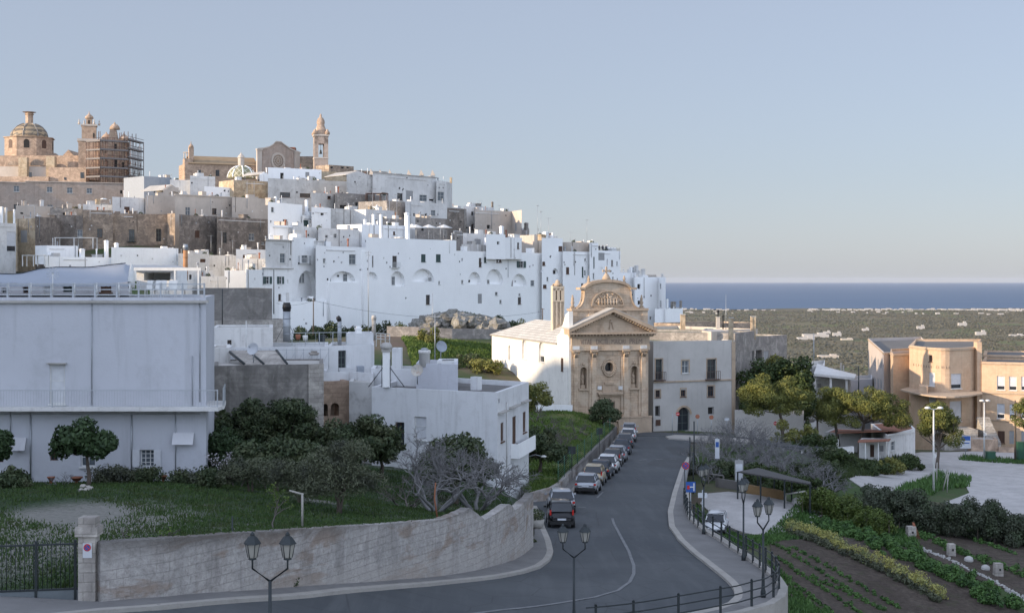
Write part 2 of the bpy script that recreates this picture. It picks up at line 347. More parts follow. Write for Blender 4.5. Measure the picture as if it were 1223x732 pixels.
 M['wall_old']=t.out(c,.95,t.mathn('ADD',t.mathn('MULTIPLY',br.outputs['Fac'],-.3),t.mathn('ADD',b,fn)),.07,.9)
setup_mats()
class Face:
 """vertical facade between two plan points; u metres from A"""
 def __init__(s,A,B):
  s.A=Vector((A[0],A[1]));s.B=Vector((B[0],B[1]));d=s.B-s.A;s.L=d.length;s.d=d/s.L
  s.n=Vector((s.d.y,-s.d.x))
 def hit(s,px,py):
  k=(px-CX)/F
  den=s.d.x-k*s.d.y
  u=(k*s.A.y-s.A.x)/den;Y=s.A.y+u*s.d.y
  return u,zat(py,Y)
 def W(s,u,z,o=0):q=s.A+s.d*u+s.n*o;return Vector((q.x,q.y,z))
def wall_grid(mb,f,zb,zt,ops,mi=0,u0=0,u1=None):
 if u1 is None:u1=f.L
 us=sorted({u0,u1,*[min(max(x,u0),u1)for o in ops for x in(o['u0'],o['u1'])]})
 zs=sorted({zb,zt,*[min(max(x,zb),zt)for o in ops for x in(o['z0'],o['z1'])]})
 for i in range(len(us)-1):
  for j in range(len(zs)-1):
   if us[i+1]-us[i]<1e-5 or zs[j+1]-zs[j]<1e-5:continue
   uc=(us[i]+us[i+1])/2;zc=(zs[j]+zs[j+1])/2
   if any(o['u0']<uc<o['u1']and o['z0']<zc<o['z1']for o in ops):continue
   mb.quad(f.W(us[i],zs[j]),f.W(us[i+1],zs[j]),f.W(us[i+1],zs[j+1]),f.W(us[i],zs[j+1]),mi)
 for o in ops:
  a,b,c,d,r=o['u0'],o['u1'],o['z0'],o['z1'],-o['rec']
  if o.get('arch'):
   ah=min((b-a)/2*o.get('k',1.0),(d-c)*.95);n=10
   arc=[((a+b)/2-(b-a)/2*math.cos(math.pi*i/n),d-ah+ah*math.sin(math.pi*i/n))for i in range(n+1)]
   for i in range(n):
    corner=(a,d)if i<n//2 else(b,d)
    mb.add([f.W(*corner),f.W(*arc[i]),f.W(*arc[i+1])],[(0,1,2)],mi)
    mb.quad(f.W(*arc[i]),f.W(*arc[i+1]),f.W(*arc[i+1],r),f.W(*arc[i],r),mi)
   mb.quad(f.W(a,c),f.W(a,d-ah),f.W(a,d-ah,r),f.W(a,c,r),mi);mb.quad(f.W(b,c),f.W(b,d-ah),f.W(b,d-ah,r),f.W(b,c,r),mi)
  else:
   mb.quad(f.W(a,c),f.W(a,d),f.W(a,d,r),f.W(a,c,r),mi);mb.quad(f.W(b,c),f.W(b,d),f.W(b,d,r),f.W(b,c,r),mi)
   mb.quad(f.W(a,d),f.W(b,d),f.W(b,d,r),f.W(a,d,r),mi)
  mb.quad(f.W(a,c),f.W(b,c),f.W(b,c,r),f.W(a,c,r),mi)
  if o.get('back'):mb.quad(f.W(a,c,r),f.W(b,c,r),f.W(b,d,r),f.W(a,d,r),mi)
def fbox(mb,f,u0,u1,z0,z1,o0,o1,mi=0):
 mb.slab([f.W(u0,z0,o0),f.W(u1,z0,o0),f.W(u1,z1,o0),f.W(u0,z1,o0)],Vector((f.n.x,f.n.y,0))*(o1-o0),mi)
KIND={'w':('window','frame_w','glass',.22,1,1),'g':('window','frame_w','glass_blue',.18,1,1),'k':('window','frame_b','glass',.22,1,1),'s':('window','shutter','shutter',.12,1,1),'d':('door','frame_g','glass',.25,1,2),'b':('window','frame_w','blind',.15,0,1),'o':('door','frame_b','wood',.25,1,0),'h':('window','board','dark',.3,0,0),'m':('window','board','board',.1,1,1),'r':('window','frame_b','wood',.12,1,0),'c':('window','frame_w','glass_blue',.3,2,3)}
def put_window(f,root,o):
 nm,fm,pm,rec,nx,nz=KIND[o['kind']]
 a,b,c,d=o['u0'],o['u1'],o['z0'],o['z1'];w=min(.06,(b-a)*.09);r=-o['rec']
 mb=MB()
 fbox(mb,f,a,a+w,c,d,r,r+.06);fbox(mb,f,b-w,b,c,d,r,r+.06)
 fbox(mb,f,a+w,b-w,d-w,d,r,r+.058);fbox(mb,f,a+w,b-w,c,c+w,r,r+.058)
 for i in range(nx):u=a+(b-a)*(i+1)/(nx+1);fbox(mb,f,u-w*.4,u+w*.4,c+w,d-w,r,r+.05)
 for i in range(nz):z=c+(d-c)*(i+1)/(nz+1)*(1.15 if nz==1 else 1);fbox(mb,f,a+w,b-w,z-w*.35,z+w*.35,r,r+.045)
 if nm=='window' and o['kind']in 'wgkbsr' and(b-a)>.5:fbox(mb,f,a-.08,b+.08,c-.09,c-.002,r+.1,.10)
 wo=mb.build(nm,M[fm],root)
 if o['kind']=='b' and d-c>1.2 and a%1>.25 and not o.get('full'):
  gb=MB();gb.quad(f.W(a,c,r+.024),f.W(b,c,r+.024),f.W(b,c+(d-c)*.27,r+.024),f.W(a,c+(d-c)*.27,r+.024));gb.build('pane',M['glass'],wo)
 pb=MB();pb.quad(f.W(a,c,r+.02),f.W(b,c,r+.02),f.W(b,d,r+.02),f.W(a,d,r+.02))
 pb.build('pane' if pm in('glass','glass_blue','dark')else('blind' if pm=='blind' else 'panel'),M[pm],wo)
 if o.get('sh'):
  for sgn in(-1,1):
   sb=MB();uu=a if sgn<0 else b;ww=(b-a)*.5
   fbox(sb,f,min(uu,uu+sgn*ww),max(uu,uu+sgn*ww),c,d,.03,.08)
   sb.build('shutter',M[o['sh']],wo)
 if o.get('bal'):
  bb=MB();zb_=c;e=(b-a)*.25
  fbox(bb,f,a-e,b+e,zb_-.12,zb_,0.002,.55)
  k=7
  for i in range(k+1):
   u=a-e+(b-a+2*e)*i/k;fbox(bb,f,u-.02,u+.02,zb_,zb_+.95,.5,.54)
  fbox(bb,f,a-e,b+e,zb_+.95,zb_+1.0,.49,.55)
  bb.build('balcony',M[o['bal']],root)
def mkop(f,x0,y0,x1,y1,kind,**kw):
 ua,za=f.hit(x0,y1);ub,_=f.hit(x1,y1);um,zt=f.hit((x0+x1)/2,y0);_,zm=f.hit((x0+x1)/2,y1)
 o=dict(u0=ua,u1=ub,z0=zm,z1=zt,kind=kind,rec=KIND.get(kind,(0,0,0,.9))[3]);o.update(kw);return o
def leaves(centers,rads,n,size,rng,asp=.5,shell=.55,up=.0):
 """n leaf quads spread through clump spheres (flattened), returns verts, faces"""
 C=np.asarray(centers,float);Rr=np.asarray(rads,float)
 if Rr.ndim==1:Rr=np.repeat(Rr[:,None],3,1)
 w=Rr.prod(1)**(2/3);idx=rng.choice(len(C),n,p=w/w.sum())
 d=rng.normal(size=(n,3));d/=np.linalg.norm(d,axis=1)[:,None];r=shell+(1.06-shell)*rng.random(n)**.6
 p=C[idx]+d*Rr[idx]*r[:,None]
 nn=d+rng.normal(size=(n,3))*.6;nn[:,2]+=up;nn/=np.linalg.norm(nn,axis=1)[:,None]
 a=np.cross(nn,rng.normal(size=(n,3)));a/=np.linalg.norm(a,axis=1)[:,None];b=np.cross(nn,a)
 s=size*(.6+.8*rng.random(n))[:,None];a*=s;b*=s*asp
 v=np.stack([p-a,p+b,p+a,p-b],1).reshape(-1,3);return v,np.arange(n*4).reshape(-1,4)
TGN='whitewashed houses stacked on the town hill'
def clutter(root,faces,ops,zt,par,zb,D,mat,label):
 rr=random.Random(sum(ord(c)*(i+3)for i,c in enumerate(label)));f=faces[0];Yd=f.A.y;zr_=zt-par-.02
 def inn_(u,z,dd):q=f.W(u,z,-.35);r=Vector((q.x,q.y,0)).normalized();return q+r*dd
 for k in range(rr.randint(1,2)+int(f.L/7)):
  w=rr.uniform(.7,2.2);d=rr.uniform(.7,1.6);h=rr.uniform(.5,1.5);u=rr.uniform(w/2+.3,max(w/2+.31,f.L-w/2-.3));o=-rr.uniform(1.4,min(6,D*.75));q=inn_(u,zr_+h/2,-o);mb=MB();mb.box(q,(w,d,h),f.d,taper=rr.choice((1,1,.92)))
  if rr.random()<.4:mb.box(q+Vector((0,0,h/2+.05)),(w*1.1,d*1.1,.1),f.d)
  mb.build('roof_box',M[rr.choice((mat,mat,'white_old','pale_stone','white_rough'))],root)
 for k in range(rr.randint(1,3)):
  u=rr.uniform(.4,max(.5,f.L-.4));q=inn_(u,zr_,rr.uniform(.3,2.6));h=rr.uniform(.8,2.0);mb=MB();r_=rr.choice((.05,.09,.14));mb.tube([q,q+Vector((0,0,h))],r_,6);mb.lathe([(r_*1.6,h-.1),(r_*1.6,h+.1),(.02,h+.2)],q,6);mb.build('vent_pipe',M[rr.choice(('galv','white_old','white','galv','white','clay'))],root)
 for k in range(rr.randint(1,2)):
  u=rr.uniform(.3,max(.4,f.L-.3));h=rr.uniform(2,5.5)
  if any(o['u0']-.2<u<o['u1']+.2 for o in ops[0]):continue
  mb=MB();mb.tube([f.W(u,zt-.1,.06),f.W(u,zt-h,.06)],.05,5);mb.build('drainpipe',M[rr.choice(('galv','white_old','trunk'))],root)
 for k in range(int(f.L*.3)+1):
  u=rr.uniform(.4,max(.5,f.L-.4));z=zt-rr.uniform(.9,6);w=rr.uniform(.10,.2)
  if any(o['u0']-.4<u<o['u1']+.4 and o['z0']-.4<z<o['z1']+.4 for o in ops[0]):continue
  mb=MB();fbox(mb,f,u-w,u+w,z-w,z+w,.002,.05);mb.build('vent',M[rr.choice(('dark','board','white_old'))],root)
 if rr.random()<.45:
  u=rr.uniform(0,f.L*.4);mb=MB();fbox(mb,f,u,rr.uniform(u+2,f.L),zt-par-.35,zt-par-.2,.003,.12);mb.build('ledge',M['white_old'],root)
 if rr.random()<.35:
  g=inn_(rr.uniform(.5,max(.6,f.L-.5)),zr_,.6);C=np.array([[g.x,g.y,g.z+.5]]);v,fa=leaves(C,np.array([.5]),160,.12,np.random.default_rng(len(label)));fast_mesh('roof_plant',v,fa,M['leaf_dark'],root)
def house(label,chain,yt,yb,D=8,mat='white',wins=(),cat='house',name='house',group=None,par=.45,chim=(),ant=(),roofm='roof_grey',yref=None,back=None,gable=None,below=3.0,side=None,cornice=None,extra=None):
 pts=[Vector(XY(px,Y))for px,Y in chain]
 Ym=yref if yref else(chain[0][1]+chain[-1][1])/2 if len(chain)==2 else chain[len(chain)//2][1]
 zt=zat(yt,Ym);zb=zat(yb,Ym)-below
 faces=[Face(pts[i],pts[i+1])for i in range(len(pts)-1)]
 if back:bk=[Vector(XY(px,Y))for px,Y in back]
 else:
  if side is None:side='house'!=name
  if len(pts)==2:
   n=-faces[0].n;r0,r1=pts[0].normalized(),pts[1].normalized();r0=(r0+Vector((.05,0))).normalized()
   bk=[pts[1]+(n if side in(True,'r')else r1)*D,pts[0]+(n if side in(True,'l')else r0)*D]
  else:
   dv=(pts[-1]-pts[-2])if(pts[-1].y>pts[-2].y)else(pts[0]-pts[1])
   if pts[-1].y>pts[-2].y+2:bk=[pts[0]+dv]
   elif pts[0].y>pts[1].y+2:bk=[pts[-1]+dv]
   else:bk=[pts[-1]+Vector((0,D)),pts[0]+Vector((0,D))]
 poly=pts+bk
 if below>1.5 and 'ground_z' in globals():zb=min([zb]+[float(ground_z(q.x,q.y))-.6 for q in poly])
 c=sum(poly,Vector((0,0)))/len(poly)
 root=empty(name,(pts[0].x,pts[0].y,zb),label,cat,group)
 ops=[[]for _ in faces]
 for w in wins:
  x0,y0,x1,y1,k=w[:5];kw=w[5]if len(w)>5 else{}
  xm=(x0+x1)/2
  for i in range(len(faces)):
   a_,b_=chain[i][0],chain[i+1][0]
   if min(a_,b_)<=xm<=max(a_,b_):break
  else:continue
  o=mkop(faces[i],x0,y0,x1,y1,k,**kw)
  if k=='n':o['rec']=kw.get('rec',.9);o['arch']=kw.get('arch',True);o['back']=True
  o['u0']=max(o['u0'],.06);o['u1']=min(o['u1'],faces[i].L-.06);o['z0']=max(o['z0'],zb+.1);o['z1']=min(o['z1'],zt-par-.08)
  if o['u1']-o['u0']<.08 or o['z1']-o['z0']<.1:continue
  ops[i].append(o)
 mb=MB()
 for f,oo in zip(faces,ops):wall_grid(mb,f,zb,zt,oo)
 n=len(poly)
 for i in range(len(pts)-1,n):
  a,b=poly[i],poly[(i+1)%n];mb.quad((a.x,a.y,zb),(b.x,b.y,zb),(b.x,b.y,zt),(a.x,a.y,zt))
 th=.28
 inner=[]
 area=sum(poly[i].x*poly[(i+1)%n].y-poly[(i+1)%n].x*poly[i].y for i in range(n));sg=1 if area>0 else-1
 for i in range(n):
  a,b,c2=poly[i-1],poly[i],poly[(i+1)%n]
  d1=(b-a).normalized();d2=(c2-b).normalized();n1=Vector((-d1.y,d1.x))*sg;n2=Vector((-d2.y,d2.x))*sg
  m=(n1+n2);m=m/max(m.length_squared/2,.35);inner.append(b+m*th)
 for i in range(n):
  a,b,ia,ib=poly[i],poly[(i+1)%n],inner[i],inner[(i+1)%n]
  mb.quad((a.x,a.y,zt),(b.x,b.y,zt),(ib.x,ib.y,zt),(ia.x,ia.y,zt))
  mb.quad((ia.x,ia.y,zt),(ib.x,ib.y,zt),(ib.x,ib.y,zt-par),(ia.x,ia.y,zt-par))
 if gable:
  f=faces[0];u,z=f.hit(*gable)
  mb.slab([f.W(0,zt-.01,-.003),f.W(f.L,zt-.01,-.003),f.W(u,z,-.003)],Vector((-f.n.x,-f.n.y,0))*.35)
 mb.build('wall',M[mat],root)
 rb=MB();rb.prism([(p.x,p.y)for p in inner],zt-par-.12,zt-par-.004)
 rb.build('roof',M[roofm],root)
 if gable:
  rb=MB();q0,q1,ap=f.W(0,zt,-.36),f.W(f.L,zt,-.36),f.W(u,z,-.36);dn=Vector((-f.n.x,-f.n.y,0))*(D-.5)
  rb.slab([q0,ap,ap+Vector((0,0,.12)),q0+Vector((0,0,.12))],dn);rb.slab([ap,q1,q1+Vector((0,0,.12)),ap+Vector((0,0,.12))],dn)
  rb.build('roof',M[roofm],root)
 for f,oo in zip(faces,ops):
  for o in oo:
   if o['kind']in KIND:put_window(f,root,o)
   for(kx0,kz0,kx1,kz1,kk)in o.get('inn',()):
    g=Face(f.A-f.n*(o['rec']-.03),f.B-f.n*(o['rec']-.03))
    U=o['u1']-o['u0'];Z=o['z1']-o['z0']
    put_window(g,root,dict(u0=o['u0']+kx0*U,u1=o['u0']+kx1*U,z0=o['z0']+kz0*Z,z1=o['z0']+kz1*Z,kind=kk,rec=0))
 if cornice:
  cb=MB()
  for f in faces:fbox(cb,f,-.15,f.L+.15,zt-.25,zt-.08,.004,.22)
  cb.build('cornice',M[cornice],root)
 f=faces[0]
 for cdef in chim:
  px,py,w=cdef[:3];mt=cdef[3]if len(cdef)>3 else mat;off=cdef[4]if len(cdef)>4 else 1.2
  ff=faces[0]
  for i in range(len(faces)):
   if min(chain[i][0],chain[i+1][0])<=px<=max(chain[i][0],chain[i+1][0]):ff=faces[i]
  g=Face(ff.A-ff.n*off,ff.B-ff.n*off);u,z=g.hit(px,py);q=g.W(u,z)
  ww=w/F*q.y;hb=MB();z0=zt-par-.1
  hb.box((q.x,q.y,(z0+z-.25)/2),(ww,ww*.8,z-.25-z0),ff.d);hb.box((q.x,q.y,z-.2),(ww*1.25,ww,.12),ff.d)
  hb.box((q.x,q.y,z-.07),(ww*.8,ww*.6,.14),ff.d)
  hb.build('chimney',M[mt],root)
 for px,py in ant:
  ff=faces[0];g=Face(ff.A-ff.n*1.6,ff.B-ff.n*1.6);u,z=g.hit(px,py);q=g.W(u,z);hb=MB()
  hb.tube([(q.x,q.y,zt-par),(q.x,q.y,z)],.035,5)
  rr=random.Random(int(px*7));a=rr.uniform(0,3);ddx,ddy=math.cos(a),math.sin(a);bl=.8
  hb.tube([(q.x-ddx*bl,q.y-ddy*bl,z-.15),(q.x+ddx*bl,q.y+ddy*bl,z-.15)],.02,4)
  for k in range(-3,4):
   cxx,cyy=q.x+ddx*bl*k/3.5,q.y+ddy*bl*k/3.5;e=.28
   hb.tube([(cxx+ddy*e,cyy-ddx*e,z-.15),(cxx-ddy*e,cyy+ddx*e,z-.15)],.014,4)
  hb.build('antenna',M['galv'],root)
 if group==TGN or extra:clutter(root,faces,ops,zt,par,zb,D,mat,label)
 return root,faces,zt,poly
def S(ox,oy,*ws):
 out=[]
 for w in ws:
  out.append((ox+w[0]/6.1,oy+w[1]/6.1,ox+w[2]/6.1,oy+w[3]/6.1)+tuple(w[4:]))
 return out
# == TERRAIN
def tps(pts,smooth=.02):
 A=np.array(pts,dtype=float);n=len(A);S_=100.0
 X=A[:,:2]/S_
 d=np.linalg.norm(X[:,None]-X[None],axis=2);K=np.where(d>0,d*d*np.log(np.maximum(d,1e-9)),0)+np.eye(n)*smooth*.01
 Pm=np.c_[np.ones(n),X];L=np.zeros((n+3,n+3));L[:n,:n]=K;L[:n,n:]=Pm;L[n:,:n]=Pm.T
 w=np.linalg.solve(L,np.r_[A[:,2],0,0,0])
 def f(x,y):
  q=np.stack([np.asarray(x,float)/S_,np.asarray(y,float)/S_],-1);sh=q.shape[:-1];q=q.reshape(-1,2);out=np.empty(len(q))
  for i in range(0,len(q),20000):
   qq=q[i:i+20000];dd=np.linalg.norm(qq[:,None]-X[None],axis=2)
   out[i:i+20000]=np.where(dd>0,dd*dd*np.log(np.maximum(dd,1e-9)),0)@w[:n]+w[n]+qq@w[n+1:]
  return out.reshape(sh)if sh else float(out[0])
 return f
def pp(*l):return[tuple(P(*q))for q in l]
zr=tps(pp((120,723,44),(250,732,43.5),(400,703,53),(540,690,61),(640,668,70),(653,633,82),(683,590,102),(707,560,122),(735,520,163),(820,521,164),(812,560,123),(797,620,90),(826,660,75),(869,695,63),(900,705,60.5),(860,725,57),(700,748,54),(500,757,49),(250,775,40),(-50,745,40),(760,640,80),(780,560,122),(930,528,160),(1000,545,150))+[(-10,25,-9.0),(15,35,-13.2),(-60,40,-8)])
def on(px,py,zf,lo=20.,hi=420.):
 g=lambda Y:zf((px-CX)/F*Y,Y)-zat(py,Y)
 Y=lo;pv=g(Y)
 while Y<hi:
  Y2=Y*1.02;v=g(Y2)
  if pv<0<=v:
   a,b=Y,Y2
   for _ in range(24):
    m=(a+b)/2
    if g(m)<0:a=m
    else:b=m
   return Vector(((px-CX)/F*a,a,zf((px-CX)/F*a,a)))
  Y,pv=Y2,v
 return P(px,py,150)
road_left=[(-60,752),(118,733),(196,728),(250,722.5),(300,718.5),(400,710),(480,702.5),(540,697),(600,690),(625,685),(645,679),(657,670),(661,661),(658,648),(651,632),(647,618),(641,606),(600,606),(600,600.5),(640,599),(662,597),(684,590),(700,571),(716,554),(728,539),(737,526),(742,518.5)]
road_right=[(826,521),(823,534),(821,547),(813,560),(803,590),(797.5,612),(799,630),(809,645),(824,659),(839,671),(855,684),(869,696),(877,706),(877.5,715),(868,724),(846,731),(800,739),(700,752),(500,768),(250,790),(0,795)]
RL=[on(a,b,zr)for a,b in road_left];RR=[on(a,b,zr)for a,b in road_right]
road_poly=[(p.x,p.y)for p in RL]+[(p.x,p.y)for p in RR]
def inside(poly,x,y):
 x=np.asarray(x,float);y=np.asarray(y,float);r=np.zeros(x.shape,bool);n=len(poly)
 for i in range(n):
  x1,y1=poly[i];x2,y2=poly[(i+1)%n]
  c=((y1>y)!=(y2>y))&(x<(x2-x1)*(y-y1)/((y2-y1)if y2!=y1 else 1e-9)+x1);r^=c
 return r
def resample(poly,step,closed=True):
 out=[];n=len(poly)
 for i in range(n if closed else n-1):
  a=Vector(poly[i][:2]);b=Vector(poly[(i+1)%n][:2]);k=max(1,int((b-a).length/step))
  for j in range(k):out.append(a.lerp(b,j/k))
 if not closed:out.append(Vector(poly[-1][:2]))
 return out
def sheet(name,poly,zf,off,step,mat,skirt=0,parent=None,noise=0,kind='structure'):
 bd=resample(poly,step);pl=[(p.x,p.y)for p in bd]
 xs=[p[0]for p in pl];ys=[p[1]for p in pl]
 gx,gy=np.meshgrid(np.arange(min(xs),max(xs),step),np.arange(min(ys),max(ys),step));gx=gx.ravel();gy=gy.ravel()
 m=inside(pl,gx,gy);ins=[Vector((a,b))for a,b in zip(gx[m],gy[m])]
 n=len(bd);vs,es,fs,ov,oe,of=delaunay_2d_cdt(bd+ins,[(i,(i+1)%n)for i in range(n)],[],1,1e-4)
 ax=np.array([(v.x,v.y)for v in vs]);z=zf(ax[:,0],ax[:,1])+off
 if noise:z=z+noise*np.sin(ax[:,0]*1.7+np.sin(ax[:,1]))*np.cos(ax[:,1]*1.3)
 mb=MB();mb.v=[(a[0],a[1],c)for a,c in zip(ax,z)];mb.f=[list(f)for f in fs];mb.m=[0]*len(fs);mb.sm=[True]*len(fs)
 if skirt:
  zz=zf(np.array([p[0]for p in pl]),np.array([p[1]for p in pl]))+off
  for i in range(n):
   a,b=pl[i],pl[(i+1)%n];mb.quad((a[0],a[1],zz[i]),(b[0],b[1],zz[(i+1)%n]),(b[0],b[1],zz[(i+1)%n]-skirt),(a[0],a[1],zz[i]-skirt))
 o=mb.build(name,mat,parent)
 if kind:tag(o,kind=kind)
 return o
zb_pts=pp((1000,732,82),(930,732,74),(1223,732,85),(930,645,98),(854,642,106),(930,600,118),(880,597,120),(1000,600,125),(1140,600,133),(1140,575,148),(1060,550,162),(1180,537,182),(1223,545,174),(950,540,152),(880,527,164),(820,530,158),(780,521,168),(540,445,195),(540,405,232),(600,440,195),(600,410,232),(349,405,246),(377,404,253),(437,402,267),(500,397,280),(545,391,290),(600,392,303),(647,396,316),(700,398,324),(741,400,332),(795,402,338),(460,398,250),(540,396,255),(600,398,262),(640,400,285),(400,404,250),(300,410,235),(1300,720,88),(1300,540,178),(960,560,140),(1045,570,150),(690,500,175),(590,470,200),(510,420,215))+[(-20,45,-12.5),(-30,80,-14),(0,60,-16.5),(8,50,-17),(14,58,-18.5),(-10,100,-15.5),(0,110,-17.5),(6,130,-18.8),(0,150,-19),(8,165,-18.9),(-12,25,-13),(20,30,-17),(-60,60,-13),(60,30,-18),(-40,300,-3),(-60,345,8),(-90,400,20),(-150,380,17),(-60,425,12),(-200,400,10),(-150,300,-3),(-250,300,-8),(20,345,-12),(-20,360,2),(45,300,-18),(60,310,-38),(62,250,-30),(105,240,-40),(95,350,-62),(0,500,-25),(-100,540,0),(-250,520,0),(32,215,-19.5),(44,205,-24),(130,200,-28),(112,180,-23),(-60,220,-12.5),(-120,200,-12),(-80,150,-13),(50,480,-70),(150,400,-75),(250,480,-80),(250,250,-45)]
zb=tps(zb_pts,.05)
PY=np.array([0,300,450,700,1200,2000,3500,6000,9700,13000.]);PZ=np.array([-30,-45,-72,-104,-142,-172,-190,-197,-200,-202.])
lotA=[(836,600),(850,592),(900,594),(960,606),(940,640),(905,655),(862,655),(842,630)]
def ground_z(x,y):
 x=np.asarray(x,float);y=np.asarray(y,float)
 t=np.clip((y-420)/260,0,1);t=t*t*(3-2*t)
 near=zb(np.clip(x,-320,320),np.minimum(y,620));far=np.interp(y,PY,PZ)+3*np.sin(x/210+y/333)+2*np.sin(y/170)
 return near*(1-t)+far*t
def road_clear(x,y,z):
 near=(np.abs(x)<60)&(y<175)
 big=inside(road_wide,x,y)&near
 zz=z.copy();zz[big]=np.minimum(z[big],zr(x[big],y[big])-.45);return zz
cpt=np.array(road_poly).mean(axis=0)
side_right=[(823,534),(826,547),(822,562),(817,590),(817,606),(822,622),(838,637),(856,647),(888,668),(906,681),(922,694),(931,708),(928,718),(915,727),(880,737),(800,752),(700,766),(500,785),(250,810)]
SR=[on(a,b,zr)for a,b in side_right]
wall_base=[(120,723),(200,716.5),(280,710),(345,705),(400,701),(480,695),(528,691),(570,684),(600,676),(615,671),(628,663),(637,655)]
WB=[on(a,b,zr)for a,b in wall_base]
road_wide=[(p.x,p.y)for p in RL]+[(p.x,p.y)for p in SR]
def make_ground():
 rows=np.concatenate([np.arange(14,180,.9),180*np.exp(np.linspace(0,math.log(9750/180),200))])
 tans=np.concatenate([np.linspace(-1.6,-.45,30)[:-1],np.linspace(-.45,.45,330),np.linspace(.45,1.6,30)[1:]])
 T,Y=np.meshgrid(tans,rows);X=T*(Y+12)
 Z=road_clear(X.ravel(),Y.ravel(),ground_z(X,Y).ravel())
 n,m=Y.shape;v=np.stack([X.ravel(),Y.ravel(),Z],-1)
 i=np.arange(n-1)[:,None]*m+np.arange(m-1)[None];f=np.stack([i,i+1,i+m+1,i+m],-1).reshape(-1,4)
 o=fast_mesh('ground',v,f,[M['ground'],M['plain']],smooth=True)
 yc=Y[:-1,:-1].ravel();o.data.polygons.foreach_set('material_index',(yc>330).astype(np.int32));tag(o,kind='structure')
make_ground()
sheet('road',road_poly,zr,0,1.3,M['asphalt'])
mb=MB();mb.add([(-70000,9600,-200.5),(70000,9600,-200.5),(70000,90000,-200.5),(-70000,90000,-200.5)],[(0,1,2,3)]);tag(mb.build('sea',M['sea']),kind='structure')
def strip(name,inner,outer,zf,off,mat,drop=.16,sub=1.2):
 def rs(l,k):
  l=[Vector((p.x,p.y))for p in l];d=[0]
  for i in range(1,len(l)):d.append(d[-1]+(l[i]-l[i-1]).length)
  out=[]
  for j in range(k+1):
   t=d[-1]*j/k;i=max(1,min(len(l)-1,next((q for q in range(1,len(l))if d[q]>=t-1e-9),len(l)-1)));s_=(t-d[i-1])/max(d[i]-d[i-1],1e-9)
   out.append(l[i-1].lerp(l[i],min(s_,1)))
  return out,d[-1]
 _,L=rs(inner,2);k=max(3,int(L/sub));a,_=rs(inner,k);b,_=rs(outer,k)
 mb=MB();z=lambda p:float(zf(p.x,p.y))+off
 for i in range(k):
  p,q,r,s_=a[i],a[i+1],b[i+1],b[i]
  mb.quad((p.x,p.y,z(p)),(q.x,q.y,z(q)),(r.x,r.y,z(r)),(s_.x,s_.y,z(s_)))
  mb.quad((p.x,p.y,z(p)),(q.x,q.y,z(q)),(q.x,q.y,z(q)-drop),(p.x,p.y,z(p)-drop))
  mb.quad((s_.x,s_.y,z(s_)),(r.x,r.y,z(r)),(r.x,r.y,z(r)-drop),(s_.x,s_.y,z(s_)-drop))
 return tag(mb.build(name,mat),kind='structure')
def offset_line(l,d):
 out=[]
 for i,p in enumerate(l):
  a=l[max(i-1,0)];b=l[min(i+1,len(l)-1)];t=Vector((b.x-a.x,b.y-a.y)).normalized();out.append(Vector((p.x-t.y*d,p.y+t.x*d,0)))
 return out
L1=RL[0:17]
strip('kerb',L1,offset_line(L1,.32),zr,.13,M['kerb'],.3)
WBx=[Vector((WB[0].x-14,WB[0].y-.5,0))]+WB+[on(641,640,zr),on(640,622,zr),on(634,608,zr)]
sheet('pavement',[(p.x,p.y)for p in offset_line(L1,.30)]+[(p.x,p.y)for p in offset_line(WBx,.12)[::-1]],zr,.125,1.0,M['paving'],.3)
L2=RL[21:27]
strip('kerb',L2,offset_line(L2,.28),zr,.13,M['kerb'],.3)
W2=[(637,597),(660,594),(669,589),(683,574),(700,559),(716,545),(730,531),(737,520)]
W2B=[on(a,b,zr)for a,b in W2]
strip('pavement',offset_line(L2,.28),offset_line(W2B[1:],-.02),zr,.12,M['paving'],.3)
R1=RR[2:]
strip('kerb',R1,offset_line(R1,-.1+.45),zr,.13,M['kerb'],.3)
strip('pavement',offset_line(R1,.35),[SR[1]]+SR[2:],zr,.125,M['paving'],.3)
def wall_line(name,base,thick,tops,mat,foot=2.5,label=None,cat=None,side=1,tp=None):
 """wall along plan points; tops = z per point"""
 off=offset_line([Vector((p.x,p.y,0))for p in base],thick*side);mb=MB();n=len(base)
 for i in range(n-1):
  a,b,c,d=base[i],base[i+1],off[i+1],off[i];za,zb_=tops[i],tops[i+1];fa,fb=base[i].z-foot,base[i+1].z-foot
  mb.quad((a.x,a.y,fa),(b.x,b.y,fb),(b.x,b.y,zb_),(a.x,a.y,za));mb.quad((d.x,d.y,fa),(c.x,c.y,fb),(c.x,c.y,zb_),(d.x,d.y,za))
  mb.quad((a.x,a.y,za),(b.x,b.y,zb_),(c.x,c.y,zb_),(d.x,d.y,za))
 for i in(0,n-1):a,d=base[i],off[i];mb.quad((a.x,a.y,a.z-foot),(d.x,d.y,a.z-foot),(d.x,d.y,tops[i]),(a.x,a.y,tops[i]))
 o=mb.build(name,mat,origin=(base[0].x,base[0].y,base[0].z-foot));tag(o,label,cat);return o
def densify(l,step):
 out=[]
 for i in range(len(l)-1):
  k=max(1,int((Vector(l[i+1])-Vector(l[i])).length/step))
  for j in range(k):out.append(Vector(l[i]).lerp(Vector(l[i+1]),j/k))
 out.append(Vector(l[-1]));return out
sr=[Vector((p.x,p.y,float(zr(p.x,p.y))))for p in densify([Vector((q.x,q.y,0))for q in SR[3:17]],1.0)]
sr=[Vector((p.x+.0,p.y,p.z))for p in sr]
wall_line('retaining_wall',sr,-.35,[p.z+.28 for p in sr],M['kerb'],7,'pale retaining wall and low coping round the outside of the road bend','wall',side=-1)
topprof=[(119,648),(200,642.5),(300,635.5),(401,629),(480,624),(528,620),(545,614),(561,606.5),(562.5,607),(579,620.5),(581,620),(609,601.5),(611,603),(615,609),(617,608),(634,593),(637,588)]
